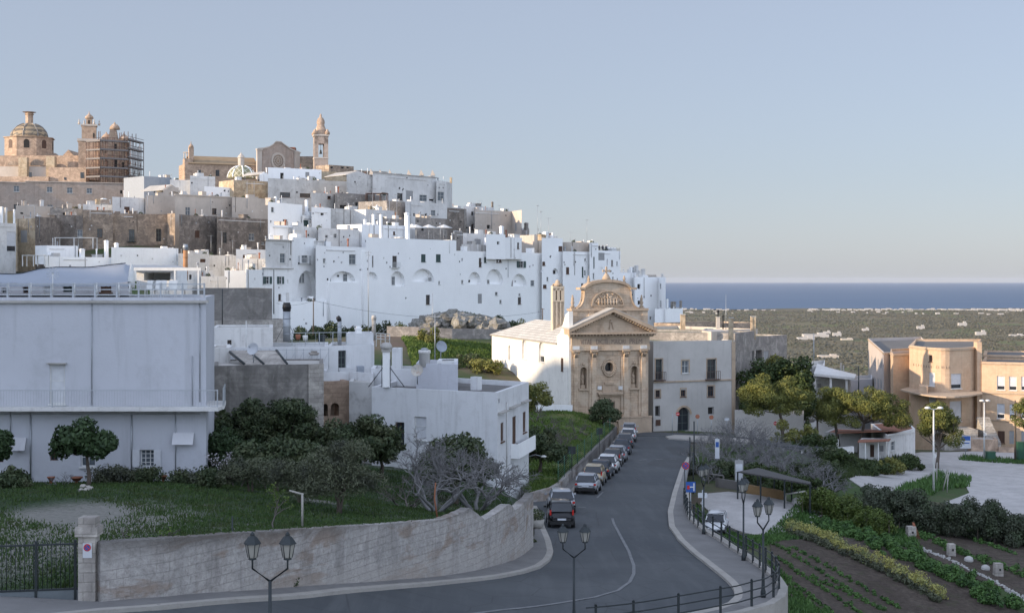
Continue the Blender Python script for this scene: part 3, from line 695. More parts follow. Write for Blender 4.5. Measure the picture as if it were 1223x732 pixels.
def interp(pr,x):return float(np.interp(x,[p[0]for p in pr],[p[1]for p in pr]))
def at_px(line_px,line_pts,px):
 xs=[p[0]for p in line_px];i=max(1,min(len(xs)-1,int(np.searchsorted(xs,px))));t=(px-xs[i-1])/(xs[i]-xs[i-1])
 return line_pts[i-1].lerp(line_pts[i],t)
GW=[];GT=[]
rj=random.Random(3)
for px in sorted(set(list(np.arange(120,637,3.0))+[p[0]for p in topprof if p[0]>120])):
 q=at_px(wall_base,WB,px);GW.append(q);GT.append(zat(interp(topprof,px),q.y)+rj.uniform(-.02,.02))
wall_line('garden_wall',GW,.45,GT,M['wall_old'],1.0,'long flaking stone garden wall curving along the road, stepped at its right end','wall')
gpx=[at_px(wall_base,WB,x)for x in(122,200,300,400,480,528,570,600,625,636)]
gtz=[interp(topprof,x)for x in(122,200,300,400,480,528,570,600,625,636)]
gp=[(q.x,q.y+.6,zat(t_,q.y)-(.12 if i<6 else .7))for i,(q,t_)in enumerate(zip(gpx,gtz))]
zg=tps(gp+pp((40,716,44.5),(104,717,44.5),(100,705,45.5),(-60,720,44.5),(80,700,46),(0,652,52),(90,648,52),(-60,650,54),(-100,578,80),(0,576,80),(120,576,80),(245,576,80),(300,585,82),(350,560,95),(440,556,98),(500,575,92),(583,592,89),(600,590,92),(430,600,75),(300,560,98),(200,560,100),(0,560,100),(615,625,78)),.02)
lawn_poly=[XY(-150,44.9),XY(60,44.9),XY(110,45.0)]+[(q.x-.1,q.y+.42)for q in gpx]+[XY(634,74),XY(633.5,80),XY(627,87),XY(596,95),XY(500,99),XY(440,108),XY(250,108),XY(-150,108)]
sheet('lawn',lawn_poly,zg,0,1.0,M['lawn'],2.5,noise=.04)
w2top=[(637,588),(660,582),(668,578),(683,562),(700,546.5),(716,530.5),(730,517.5),(737,509)]
W2T=[zat(interp(w2top,px),q.y)for(px,_),q in zip(W2,W2B)]
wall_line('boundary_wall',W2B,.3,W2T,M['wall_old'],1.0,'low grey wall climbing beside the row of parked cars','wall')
zk=tps([(q.x-.3,q.y+.4,t_-.25)for q,t_ in zip(W2B,W2T)]+pp((640,560,118),(650,530,135),(640,500,152),(700,495,160),(735,503,164),(650,489,168),(600,500,165),(600,560,118)),.02)
bank_poly=[(q.x-.25,q.y+.1)for q in W2B]+[XY(737,163),XY(700,165.5),XY(683,166),XY(670,169),XY(590,196),XY(585,165),XY(600,112)]
sheet('grass_bank',bank_poly,zk,0,1.3,M['bank'],2.0,noise=.08)
def patch(name,pxs,mat,off=.05,step=1.6,kind='structure',zf=None):
 zf=zf or ground_z
 f1=lambda x,y:float(zf(x,y))
 pl=[on(a,b,f1)for a,b in pxs]
 return sheet(name,[(p.x,p.y)for p in pl],zf,off,step,mat,.3,kind=kind),pl
patch('gravel_yard',[(836,602),(846,590),(870,588),(905,592),(950,602),(955,612),(930,625),(945,640),(905,640),(866,628),(848,612)],M['gravel'],.09)
sheet('car_park',[XY(a,b)for a,b in((1004,143),(1018,153),(1055,163),(1100,175),(1200,181),(1340,178),(1340,112),(1215,117),(1150,120),(1128,132),(1158,140),(1150,149),(1118,152),(1078,145),(1092,134),(1060,127),(1012,139))],lambda x,y:ground_z(x,y),.08,1.6,M['gravel'],.3)
patch('field',[(915,640),(940,630),(960,634),(1000,640),(1060,640),(1100,668),(1160,700),(1223,735),(1260,790),(905,790),(934,715),(925,690)],M['soil'],.07)
patch('upper_field',[(1090,640),(1110,628),(1160,632),(1260,640),(1290,735),(1225,712),(1160,690),(1110,665)],M['soil'],.07)
patch('road',[(742,520),(775,516),(850,519),(1000,536),(1000,541),(930,532),(830,526),(823,522)],M['asphalt'],.05,zf=zr)
patch('traffic_island',[(795,522.5),(806,520.5),(850,522),(905,527),(905,530),(850,527.5),(826,526),(798,524.5)],M['kerb'],.15,zf=zr)
def line_mark(pxs,w=.16,off=.006,name='road_marking'):
 l=[on(a,b,zr)for a,b in pxs];l=[Vector((p.x,p.y,0))for p in densify([Vector((p.x,p.y,0))for p in l],.8)]
 a=offset_line(l,w/2);b=offset_line(l,-w/2);mb=MB();z=lambda p:float(zr(p.x,p.y))+off+.012
 for i in range(len(l)-1):mb.quad((a[i].x,a[i].y,z(a[i])),(a[i+1].x,a[i+1].y,z(a[i+1])),(b[i+1].x,b[i+1].y,z(b[i+1])),(b[i].x,b[i].y,z(b[i])))
 tag(mb.build(name,M['paint']),kind='structure')
line_mark([(731.5,619),(733,625),(741,640),(751,658),(757,675),(757,685),(752,695),(738,705),(710,713),(680,718),(640,724),(600,728),(560,733)])
line_mark([(713,594.5),(720,587.5)],.14)
for a,b in(((763,549.5),(773,548.5)),((783,548.5),(792,548)),((800,548),(808,548)),((690,606),(700,606))):line_mark([a,b],.3)
l3=[p for p in offset_line(RR[2:15],-.35)]
line_mark_pts=None
def ridge():  # unseen ridge added left of frame, profile shaped to shade foreground and church
 hx,hy=HX,HYY;px_,py_=HYY,-HX
 ts=np.arange(-260,620,4.0);prof=np.interp(ts,[-260,0,60,95,125,150,158,166,200,235,270,300,322,350,375,620],[34,35,36,35.2,37,38.2,37.6,34.5,33.5,36,40,42,52,52,38,36])
 rr=np.random.RandomState(5);prof=prof+np.interp(ts,ts[::3],rr.uniform(-.8,.8,len(ts[::3])))
 cs=[(150-20,-26),(150-8,-7),(150,0),(150+30,3),(150+90,-30),(150+200,-70)]
 v=[];m=len(cs)
 for t,h in zip(ts,prof):
  for i,(s_,dz)in enumerate(cs):
   v.append((hx*s_+px_*t,hy*s_+py_*t,(h+dz)if dz>-20 else-40 if i else-30))
 n=len(ts);f=[(i*m+j,(i+1)*m+j,(i+1)*m+j+1,i*m+j+1)for i in range(n-1)for j in range(m-1)]
 tag(fast_mesh('unseen_shading_hill',v,f,M['ground'],smooth=False),kind='structure')
ridge()
hz=bpy.data.materials.new('haze_air');hz.use_nodes=True;hn=hz.node_tree;hn.nodes.remove(hn.nodes['Principled BSDF']);pv_=hn.nodes.new('ShaderNodeVolumePrincipled');pv_.inputs['Color'].default_value=(.66,.72,.84,1);pv_.inputs['Density'].default_value=HAZE;pv_.inputs['Anisotropy'].default_value=.0
hn.links.new(pv_.outputs[0],hn.nodes['Material Output'].inputs['Volume'])
if HAZE>0:mb=MB();mb.box((0,45000,-60),(141000,92000,284));tag(mb.build('haze',hz),kind='stuff')
# == WHITE TOWN
A_,B_,C_,D_,E_,F_,G_,H_,I_=(0,120),(0,220),(200,130),(180,220),(360,190),(280,290),(460,280),(520,220),(640,270)
TG='whitewashed houses stacked on the town hill'
def H(label,chain,yt,yb,**k):k.setdefault('group',TG);return house(label,chain,yt,yb,**k)
H('small two storey white house with two shuttered windows, left of the big arches',[(312,238),(349,246)],319.5,362,D=9,mat='white',par=.3,cornice='roof_grey',wins=S(*F_,(225,246,256,300,'w',{'sh':'shutter'}),(322,246,347,300,'w',{'sh':'shutter'}),(320,373,342,420,'k'),(383,268,395,297,'h'),(375,365,400,432,'b'),(386,200,392,212,'h')))
H('plain white terrace wall with one grey door under the big left arch',[(324,242),(390,246)],360,405,D=9,mat='white_clean',wins=S(*F_,(475,378,508,426,'m'),(422,355,433,430,'o')))
H('white house with tiled niches either side of its window, above the leftmost big arch',[(349,250),(377,257)],284,410,D=12,mat='white',wins=S(*F_,(490,92,535,148,'g',{'bal':'frame_w'}),(463,95,480,160,'b'),(545,95,562,160,'b'),(463,203,612,402,'n',{'inn':[(.3,.55,.42,.9,'g'),(.45,.55,.57,.9,'g'),(.03,.2,.2,.5,'m')]})))
H('white house with a framed door niche above a wide low arch',[(377,253),(437,267)],294.5,410,D=12,mat='white_clean',wins=S(*F_,(645,115,665,147,'w'),(835,85,885,158,'g'),(720,128,733,145,'h'),(775,137,787,150,'h'),(600,118,610,130,'h'),(655,70,663,78,'h'),(697,207,880,283,'n',{'k':.75,'inn':[(.04,.02,.18,.75,'g'),(.42,.45,.5,.65,'h'),(.66,.02,.82,.75,'g')]}),(912,190,925,203,'h'),(928,370,940,388,'h')))
H('long plain white house with two dark green shuttered windows and a tall balcony door',[(437,267),(545,290)],285.5,402,D=12,mat='white_clean',wins=S(*G_,(53,157,87,241,'k',{'bal':'frame_w'}),(262,145,295,200,'s'),(370,145,405,200,'s'),(32,268,145,380,'n',{'inn':[(.35,.1,.55,.65,'g')]}),(195,250,357,345,'n',{'k':.7}),(388,340,402,365,'w'),(297,440,327,510,'k'),(147,457,158,470,'h'),(315,315,338,342,'m'))+S(*F_,(932,212,1042,268,'n',{'k':.8}),(965,125,975,140,'h'),(1003,95,1013,180,'k')),chim=((455,256,3),(487,258,4)),ant=((441,246),(474,232),(526,268)))
fr=H('broad white house with three round arched loggias on the town wall',[(545,290),(647,316)],301,400,D=12,mat='white_clean',par=.25,wins=S(*G_,(557,173,567,197,'h'),(683,172,703,205,'k'),(683,206,703,237,'k'),(720,165,737,205,'s'),(810,165,847,205,'k'),(975,195,1008,243,'w',{'sh':'shutter'}),(555,332,570,360,'w'),(675,433,705,503,'m'),(800,420,822,445,'w'),(833,477,850,505,'w'),(972,430,987,448,'w'),(967,458,992,508,'k'),(1060,335,1087,377,'g'),(1050,228,1060,242,'h'),(605,273,697,363,'n',{'inn':[(.1,.7,.3,.9,'r'),(.2,.15,.4,.35,'h')]}),(730,253,860,363,'n',{'inn':[(.02,.04,.14,.2,'h'),(.28,.04,.4,.3,'w'),(.25,.8,.38,.95,'r')]}),(920,287,1030,377,'n',{'inn':[(.03,.03,.28,.62,'k'),(.42,.35,.5,.42,'h')]})))
H('white rooftop room with a single small window above the middle arches',[(580.6,297),(603.6,302)],280,304,D=6,mat='white_clean',wins=S(*G_,(815,52,833,75,'h')),chim=((599,270,4),),below=1)
H('white rooftop room with a narrow door and a terrace of drying laundry',[(603.6,302.3),(623,306.5)],284,304,D=6,mat='white',wins=S(*G_,(962,60,977,105,'k')),below=1,ant=((642,245),(646,252),(655,260)),side='l')
H('white stepped house top beside a stone stump, behind the first loggia',[(546,296),(580,303)],292,304,D=7,mat='white_rough',below=1,wins=S(*G_,(545,170,565,195,'h')))
H('tall white house with small rust brown windows, right of the loggias',[(647,314),(672,319)],284.5,395,D=13,mat='white_clean',wins=S(*I_,(47,260,68,287,'r'),(78,372,92,402,'w'),(52,427,78,453,'r'),(118,308,162,352,'n',{'rec':.5,'inn':[(.4,.05,.8,.7,'h')]}),(165,147,195,183,'r'),(42,320,50,335,'h')),chim=((652,277,6),(647,280,8,'ochre_rubble')),ant=((681,277),(701,262)))
H('white house with tall slit windows and one brown shutter',[(672,317),(705,325)],300.5,398,D=12,mat='white_clean',wins=S(*I_,(220,300,243,350,'r'),(335,297,347,372,'s'),(353,322,362,360,'s'),(353,237,366,257,'w'),(330,418,345,462,'k'),(385,280,392,310,'h')))
H('white rooftop vault room behind a sunlit barrel roof',[(682,322),(704,327)],289.5,303,D=6,mat='pale_stone',below=1,side='l')
H('narrow white tower house with two long slit windows',[(704,323),(714.5,325.5)],290,398,D=9,mat='white_clean',wins=S(*I_,(419,225,428,312,'s'),(415,343,427,385,'w')))
H('white house with railed roof terrace where people stand, at the end of the ridge',[(714.5,326),(741,332)],299.5,400,D=12,mat='white_clean',wins=S(*I_,(550,248,562,292,'k'),(587,258,597,290,'w'),(517,240,523,290,'h'),(590,380,598,410,'k'),(453,178,500,250,'m'),(455,300,498,405,'n',{'rec':.15,'k':2.2}),(557,370,567,400,'h')))
H('low white house with a cluster of chimneys, below the ridge end',[(739,336),(760,341)],325.5,400,D=10,mat='white_clean',chim=((753.5,319,3),(760,317,4,'white_old')))
H('last white house of the town with two square windows against the sea',[(758.5,335),(786,342),(795,335)],331,396,D=10,mat='white_clean',wins=S(*I_,(740,422,763,458,'h'),(742,542,763,573,'h'),(830,660,843,683,'h'),(905,420,913,458,'m'),(906,542,914,592,'m')),chim=((768,321,4,'white_old'),(763,323,3,'white_old'),(791,327,2.5,'white_old')))
H('low white terrace block at the foot of the last house',[(782,334),(815.5,340)],368.5,398,D=9,mat='white_clean',chim=((797,357,2),(804,360,5,'grey_stone'),(813,359,2.5,'grey_stone')),par=.9)
H('pale weathered house with one glazed door, left of the tiled niches',[(317,240),(349,246)],286,330,D=8,mat='white_old',cornice='roof_grey',wins=S(*D_,(942,505,980,575,'g')))
H('white vaulted house below the stepped house with two small windows',[(380,268),(429,280)],273.5,300,D=9,mat='white_old',wins=S(*E_,(172,553,195,575,'w'),(235,545,258,575,'w')),chim=((394,281,4,'white',.3),))
H('low white wall house under the stepped house',[(322,262),(350,268)],269,300,D=8,mat='white',par=.2)
H('whitewashed house with sloping lip roof, centre of the hill',[(349,266),(380,272)],271,300,D=8,mat='white_old')
H('white cottage with a tall slim chimney and round stone patio',[(432,286),(458,291)],268.5,300,D=7,mat='white',wins=S(*E_,(487,547,522,575,'m')),chim=((436,262,3),(446,256,3)),ant=((445,225),),side='l')
H('white cottage with a shuttered window next to the parasol terrace',[(458,291),(488,297)],269.5,300,D=7,mat='white',wins=S(*E_,(668,528,683,552,'r')),chim=((486,254,4.5),(493,268,4)))
H('white house with a small window pair under the green roof garden',[(372,298),(395,303)],248,275,D=8,mat='white',wins=S(*E_,(140,390,163,412,'h')),par=.8)
H('stepped bright white house with an arched dark window',[(320,288),(361,300)],243,275,D=9,mat='white_clean',wins=S(*D_,(877,168,900,205,'w'),(963,257,997,298,'w'),(870,265,882,282,'h')),chim=((329,235,2.5),))
H('lower white wing with a round topped green window',[(361,299),(376,303)],257.5,275,D=8,mat='white_clean',wins=S(*D_,(1112,262,1148,303,'s')),chim=((366,239,3),))
H('rough pale wall house above the vaulted house',[(395,306),(432,314)],250,280,D=9,mat='white_rough',chim=((423,256,4,'white',.2),))
H('low white house with a sunlit left wall below the grey mansion',[(437,310),(471,318)],251,275,D=8,mat='white_old',chim=((442,246,4,'ochre_rubble'),),side='l')
H('dark stone low house with a yellow roof bush',[(456,303),(486,309)],261.5,290,D=6,mat='grey_stone')
H('pale rubble terrace house with three small dark windows',[(496,306),(534,314)],260.5,290,D=8,mat='grey_stone',wins=S(*E_,(843,447,855,462,'h'),(873,500,897,525,'h')))
H('square stone stump between two white roofs',[(543,295),(553,297.5)],276.5,302,D=5,mat='grey_stone',below=1)
H('pale house with sunlit terrace and sloping parapet',[(553,304),(583,311)],279,300,D=8,mat='white_old',wins=S(*H_,(285,400,330,450,'m')))
H('white house with hanging flower pots below the grey mansion',[(484,322),(534,334)],242,275,D=9,mat='white_old',wins=S(*E_,(945,373,977,425,'g'),(815,395,830,418,'h'),(850,398,866,418,'h'),(900,398,916,418,'h')))
H('brown stone wall house with bright sunlit flank',[(462,327),(484,332)],240.5,270,D=9,mat='grey_stone',side='l')
H('dark grey stone house with a thin pole',[(534,334),(557,340)],249,290,D=9,mat='dark_stone')
H('white house crowned with roof tanks and aerials',[(553,348),(590,356)],247,290,D=9,mat='white_old',wins=S(*H_,(262,292,277,335,'k'),(262,200,280,230,'h'),(225,310,240,325,'h')),chim=((570,243,6,'grey_stone'),(588,241,2,'dark_stone'),(560,244,4,'white')),ant=((573,239),(596,245)))
H('sunlit stone house with a pale side wall, on the skyline',[(567,345),(611,352),(623,345)],252.5,290,D=9,mat='pale_stone',wins=S(*H_,(375,297,400,327,'h'),(578,287,592,343,'m')))
H('short stone tower with a rounded chimney on the skyline',[(623,346),(632,348)],275,292,D=5,mat='grey_stone',chim=((628.5,266,4,'grey_stone'),))
H('sunlit roof block with a square white chimney and aerials',[(638,330),(656,334)],281,296,D=6,mat='pale_stone',side='l')
H('rubble terrace house with a wooden pergola',[(400,332),(462,344)],232,262,D=9,mat='grey_stone',wins=S(*E_,(280,335,335,362,'h'),(393,315,415,350,'h')))
H('white roof terrace house with dark glazed openings',[(372,330),(400,336)],231,260,D=8,mat='white_rough',wins=S(*E_,(0,252,60,280,'k'),(190,255,215,290,'k')))
H('large pale grey mansion with pointed roof buttresses',[(445,352),(521,370)],208.5,245,D=12,mat='white_old',par=.8,wins=S(*E_,(698,250,738,300,'k'),(588,245,617,302,'s'),(860,262,915,308,'g'),(710,205,722,222,'h'),(762,232,812,300,'m'),(930,292,965,306,'h')),cornice='roof_grey')
H('gabled rough whitewashed house left of the mansion',[(414,348),(445,353)],210,240,D=10,mat='white_rough',gable=(428,204.5),par=.1,wins=S(*E_,(423,120,432,132,'h')))
H('lavender grey house at the right end of the mansion',[(521,368),(534,372),(540,380)],217,260,D=10,mat='white_old',wins=S(*E_,(1000,205,1010,215,'h'),(1030,205,1040,215,'h'),(993,240,1040,305,'g')),chim=((538.5,212,3,'ochre_rubble'),))
H('long low white house in front of the cathedral facade',[(320,366),(384,374)],201.5,220,D=9,mat='white_clean',wins=S(*C_,(822,467,848,513,'h'),(1005,462,1033,500,'m')),par=.3)
H('small gabled white house beside the cathedral facade',[(310,364),(321,366)],209,220,D=8,mat='white_clean',gable=(316,205.5),par=.1)
H('long flaking blue white wall house below the cathedral',[(320,352),(414,364)],215,243,D=8,mat='white_rough',wins=S(*C_,(820,610,895,645,'k'),(965,617,1040,645,'k'),(1165,612,1185,640,'h')),par=.2)
H('white flat house with one small window below the tiled dome',[(244,352),(277,358)],223.5,240,D=8,mat='white_clean',wins=S(*C_,(410,590,425,604,'h')))
H('ochre stone house below the tiled dome',[(279,356),(320,362)],216,240,D=8,mat='ochre_rubble',side='l')
H('flat grey white house at the foot of the cathedral nave',[(227,366),(257,370)],210.5,225,D=6,mat='white_old')
H('pale stone house with two framed windows above the dark stone row',[(209,330),(277,342)],233.5,262,D=10,mat='pale_stone',wins=S(*D_,(253,168,288,226,'g'),(447,177,480,220,'k')),cornice='pale_stone')
H('low warm stone house right of the two framed windows',[(277,338),(320,346)],236.5,262,D=9,mat='pale_stone')
H('gabled pale chapel house with a half round window',[(195,348),(215,352)],228,245,D=9,mat='pale_stone',gable=(206,221),par=.1,wins=S(*D_,(130,42,213,80,'n',{'rec':.4})))
H('pinkish low wall house under the half round window',[(174,342),(210,348)],234,262,D=7,mat='pale_stone')
H('blue grey sheeted building beside the scaffolding',[(172,372),(205,378)],211.5,240,D=10,mat='greyblue',side='l')
H('low white wall house with a roof of mixed clutter',[(134,338),(174,344)],236,262,D=8,mat='white_old',wins=S(*B_,(905,165,945,205,'r')),chim=((124,237,5,'white',.5),))
H('ruined brown stone house with one dark window and a pole',[(99,327),(135,330)],251,305,D=10,mat='brown_stone',wins=S(*B_,(707,325,747,390,'k')),ant=((121,256),))
H('brown stone house with two framed balcony doors',[(135,331),(200,336)],255.5,305,D=10,mat='brown_stone',wins=S(*B_,(938,330,980,418,'d',{'bal':'iron'}),(1137,325,1175,418,'d')))
H('brown stone house corner between the framed doors and the dark row',[(200,335),(215,333)],255,305,D=9,mat='brown_stone')
H('dark rubble house with two small brown windows',[(214,318),(259,328)],257.5,320,D=10,mat='dark_stone',wins=S(*D_,(322,338,355,388,'r'),(328,497,355,533,'r'),(410,490,422,506,'h')))
H('dark rubble house with a white framed glass door, end of the dark row',[(259,322),(321,336)],260.5,320,D=10,mat='dark_stone',wins=S(*D_,(715,358,755,410,'g'),(527,350,555,430,'d'),(805,420,827,440,'g')))
H('roofless dark wall house between ochre and brown houses',[(71,324),(99,326)],257,305,D=8,mat='dark_stone',wins=S(*B_,(565,330,600,382,'g')))
H('dark brick flanked house beside the ochre gable wall',[(42,305),(72,318)],260,312,D=9,mat='dark_stone',ant=((64,268),))
H('sunlit ochre rubble house with a blocked narrow window',[(19,309),(42,305)],261,318,D=9,mat='ochre_rubble',wins=S(*B_,(150,335,198,425,'m')))
H('white house edge with tall white chimney at the far left',[(-30,290),(19,300)],266,320,D=9,mat='white_old',chim=((2,247,3,'white'),(7,248,2.5,'white_old'),(17,250,2,'white')),wins=S(*B_,(50,345,115,490,'b')))
H('bright white terrace house with white box room on top',[(54,288),(133,300)],307,330,D=9,mat='white_clean',par=.3,chim=((98,297,5,'white_clean',.6),(127,287,4,'white_clean',.8),(139,290,4,'white_clean',.8)))
H('white corrugated box room on the terrace house',[(56,294),(93,299)],293.5,310,D=5,mat='white',below=1,side='l')
H('long white fence wall house below the brown stone row',[(133,296),(213,306)],296,320,D=7,mat='white',par=.8)
H('whitewashed yard house with ochre doorway under the dark row',[(213,300),(252,307)],303,330,D=7,mat='white_old',wins=S(*D_,(360,545,400,570,'o')))
H('rough grey garden wall house right of the rusty flue',[(250,290),(283,296)],305,340,D=6,mat='white_rough',ant=((265,276),(252,281),(278,287)))
H('white lean-to with glass balcony screens below the dark row',[(282,280),(318,287)],298,330,D=7,mat='white',par=.6,wins=S(*D_,(740,548,760,570,'h'),(672,515,695,535,'r')))
H('white yard house with a potted tree on its roof',[(294,232),(313,237)],322,345,D=7,mat='white')
H('sunlit white low house behind the potted roof tree',[(268,250),(297,256)],323,350,D=7,mat='white_clean')
H('cluttered white yard house above the grey block wall',[(240,244),(270,250)],330,350,D=7,mat='white_old',wins=S(*D_,(565,675,580,725,'m')))
H('stepped white house behind the drainpipe house',[(283,262),(318,268)],309,335,D=7,mat='white_old',par=.5)
H('low grey rubble yard house under the monastery wall, far left',[(19,344),(62,348)],246,275,D=10,mat='pale_stone',chim=((30,240,3),(50,239,4,'white_old')))
H('flat grey roofed house under the arched monastery windows',[(60,342),(100,346)],249,275,D=12,mat='grey_stone',chim=((83,243,5,'pale_stone'),(95,244,3,'white_old')),wins=[(75,254,78,258,'h')])
H('low weathered house with water tanks behind the ruined brown house',[(99,340),(136,344)],244.5,265,D=14,mat='white_old',chim=((105,240,3),(117,238,5,'ochre_rubble')))
fb=Face(XY(377,253),XY(437,267));mbm=bpy.data.objects['house.003']
for xa,xb,ya,o_ in((391,428,337.5,.7),(432,436.5,300,.35)):
 ua,z_=fb.hit(xa,ya);ub,_=fb.hit(xb,ya);mb=MB();mb.slab([fb.W(ua,z_,.002),fb.W(ub,z_,.002),fb.W(ub,z_,o_*.4),fb.W(ua,z_,o_*.4)],(0,0,.05));mb.add([fb.W(ua,z_,.002),fb.W(ub,z_,.002),fb.W(ub,z_,o_*.4),fb.W(ua,z_,o_*.4),fb.W(ua,-13,.002),fb.W(ub,-13,.002),fb.W(ub,-13,o_+.5),fb.W(ua,-13,o_+.5)],[(3,2,6,7),(0,3,7,4),(1,2,6,5)]);mb.build('buttress',M['white_clean'],mbm)
H('low roofed house between the sheeting and the cathedral nave',[(203,368),(229,370)],215,235,D=6,mat='white_old')
H('white yard house directly behind the roof pavilion',[(180,240),(240,246)],322,350,D=10,mat='white_old',wins=[(226,328,229,334,'h')])
def pergola(label,xl,xr,yt,yb,Y,dep,n=4,roof='plank',posts='frame_w'):
 a,b=P(xl,yt,Y),P(xr,yt,Y);zb_=zat(yb,Y);r=empty('pergola',(a.x,Y,zb_),label,'pergola')
 mb=MB()
 mb.box(((a.x+b.x)/2,Y+dep/2,a.z),(b.x-a.x+.3,dep+.3,.12));mb.build('canopy',M[roof],r)
 for i in range(n):
  for yy in(Y,Y+dep):
   x=a.x+(b.x-a.x)*i/(n-1);mb=MB();mb.box((x,yy,(zb_+a.z)/2-.03),(.16,.16,a.z-zb_-.06));mb.build('post',M[posts],r)
 return r
pergola('wooden roof pergola on the rubble terrace below the mansion',437,462,231,240,336,3,4,'wood','wood')
pergola('white pipe pergola above the white box room',66,111,284,297,302,3,3,'frame_w')
pergola('white frame shelter on a roof at the left edge of town',27,53,305,318,284,2.5,3,'frame_w')
for i,px in enumerate((443.5,454.5,466,488.5,503.5,517)):
 Y=352+(px-445)/76*18;q=P(px,209,Y+.6);mb=MB();w=.62
 mb.slab([(q.x-w,q.y,q.z-.1),(q.x+w,q.y,q.z-.1),(q.x-w*.3,q.y,q.z+(1.35 if i else 1.5))],(0,1.6,0))
 tag(mb.build('roof_buttress',M['pale_stone'],origin=(q.x,q.y,q.z-.1)),['squat sunlit pinnacle at the left corner of the mansion roof','small stump pinnacle on the mansion roof, second from left','wedge shaped sunlit buttress on the mansion roof, third from left','wedge shaped buttress on the mansion roof, fourth from left','wedge shaped buttress on the mansion roof, fifth from left','pointed corner pinnacle at the right end of the mansion roof'][i],'roof buttress','roof buttresses of the mansion')
for i,px in enumerate((497,512,530)):
 q=P(px,272.5,292+i*2);r=empty('parasol',(q.x,q.y,q.z-2.2),['flat white parasol on the roof terrace, left of three','pointed white parasol on the roof terrace, middle of three','low white parasol on the roof terrace, right of three'][i],'parasol','white parasols on the roof terrace')
 mb=MB();mb.lathe([(1.9,0),(1.0,.38),(.05,.75)],(q.x,q.y,q.z),8,smooth=False);mb.build('canopy',M['frame_w'],r)
 mb=MB();mb.tube([(q.x,q.y,q.z-2.2),(q.x,q.y,q.z+.5)],.05);mb.build('pole',M['frame_w'],r)
fA=Face(XY(714.5,326),XY(741,332));zt=zat(299.5,329);mb=MB()
for i in range(22):u=.1+(fA.L-.2)*i/21;fbox(mb,fA,u-.03,u+.03,zt,zt+(.55 if i%3 else .7),-.2,-.14)
tag(mb.build('terrace_railing',M['iron'],origin=fA.W(0,zt)),'thin dark railing round the roof terrace with people','railing')
def skin_person(name,joints,edges,radii,parts,mats,loc,label,rz=0):
 """joints/edges -> one continuous skinned body; parts = extra meshes"""
 me=bpy.data.meshes.new(name);me.from_pydata(joints,edges,[]);o=bpy.data.objects.new(name,me);col.objects.link(o)
 o.modifiers.new('s','SKIN');sk=me.skin_vertices[0].data
 for i,r in enumerate(radii):sk[i].radius=(r,r*.85)
 sk[0].use_root=True;md=o.modifiers.new('u','SUBSURF');md.levels=1;md.render_levels=1
 dg=bpy.context.evaluated_depsgraph_get();m2=bpy.data.meshes.new_from_object(o.evaluated_get(dg));o.modifiers.clear();o.data=m2
 m2.materials.clear()
 for m in mats:m2.materials.append(m)
 for p in m2.polygons:
  z=p.center.z;p.material_index=1 if z>1.50 else(0 if z>.88 else 2)
  if 1.5<z<1.53 and abs(p.center.x)>.12:p.material_index=0
  p.use_smooth=True
 o.location=loc;o.rotation_euler=(0,0,rz);tag(o,label,'person','people on the roof terrace');return o
JN=[(0,0,.95),(0,0,1.2),(0,0,1.42),(0,0,1.52),(0,-.01,1.62),(0,0,1.72),(.17,0,1.4),(.25,.0,1.15),(.24,-.12,.93),(-.17,0,1.4),(-.26,0,1.15),(-.22,-.14,.95),(.09,0,.88),(.11,-.02,.5),(.11,0,.08),(.11,-.14,.03),(-.09,0,.88),(-.12,.03,.5),(-.12,.05,.08),(-.12,-.1,.03)]
ED=[(0,1),(1,2),(2,3),(3,4),(4,5),(2,6),(6,7),(7,8),(2,9),(9,10),(10,11),(0,12),(12,13),(13,14),(14,15),(0,16),(16,17),(17,18),(18,19)]
RD=[.16,.15,.15,.06,.095,.08,.075,.055,.035,.075,.055,.035,.10,.07,.05,.045,.10,.07,.05,.045]
mc=[plain_mat('dark_jacket',(.05,.05,.07),.8),plain_mat('skin',(.42,.27,.2),.6),plain_mat('dark_trousers',(.03,.03,.045),.8),plain_mat('pale_jacket',(.35,.33,.32),.8)]
for i,(px,rz)in enumerate(((715.8,.3),(719.6,-.4),(720.6,1.8),(723.8,.6))):
 Y=327.5+i*.8;skin_person('person',JN,ED,RD,None,[mc[0]if i!=2 else mc[3],mc[1],mc[2]],((px-CX)/F*Y,Y,zt-.45),['person in a dark jacket standing at the left end of the roof terrace','person in dark clothes at the terrace rail, second from left','person in a pale jacket turned sideways on the terrace','person in dark clothes standing apart on the right of the terrace group'][i],rz)
def pole(label,px,yt,yb,Y,r=.06,mat='galv',cat='pole',arms=()):
 b=P(px,yb,Y);t_=P(px,yt,Y);rt=empty('utility_pole' if cat=='utility pole' else 'mast',b,label,cat)
 mb=MB();mb.tube([b,t_],[r,r*.7],8);mb.build('shaft',M[mat],rt)
 for dz,w in arms:
  mb=MB();mb.box((t_.x,t_.y,t_.z-dz),(w,.07,.07));mb.build('crossarm',M[mat],rt)
 return rt
pole('tall thin aerial mast rising in front of the arches',440,300,402,205,.06,'galv','mast',((.2,.9),(.6,.6)))
pole('wooden pole with a lamp in front of the white wall',374.3,356,400,190,.09,'trunk','utility pole',((.4,.5),))
pole('thin pale pole beside the white wall fields',516.5,350,400,220,.05,'galv','mast')
pole('short post with a bracket behind the church roof',648,368,384,215,.09,'trunk','mast',((.15,.6),))
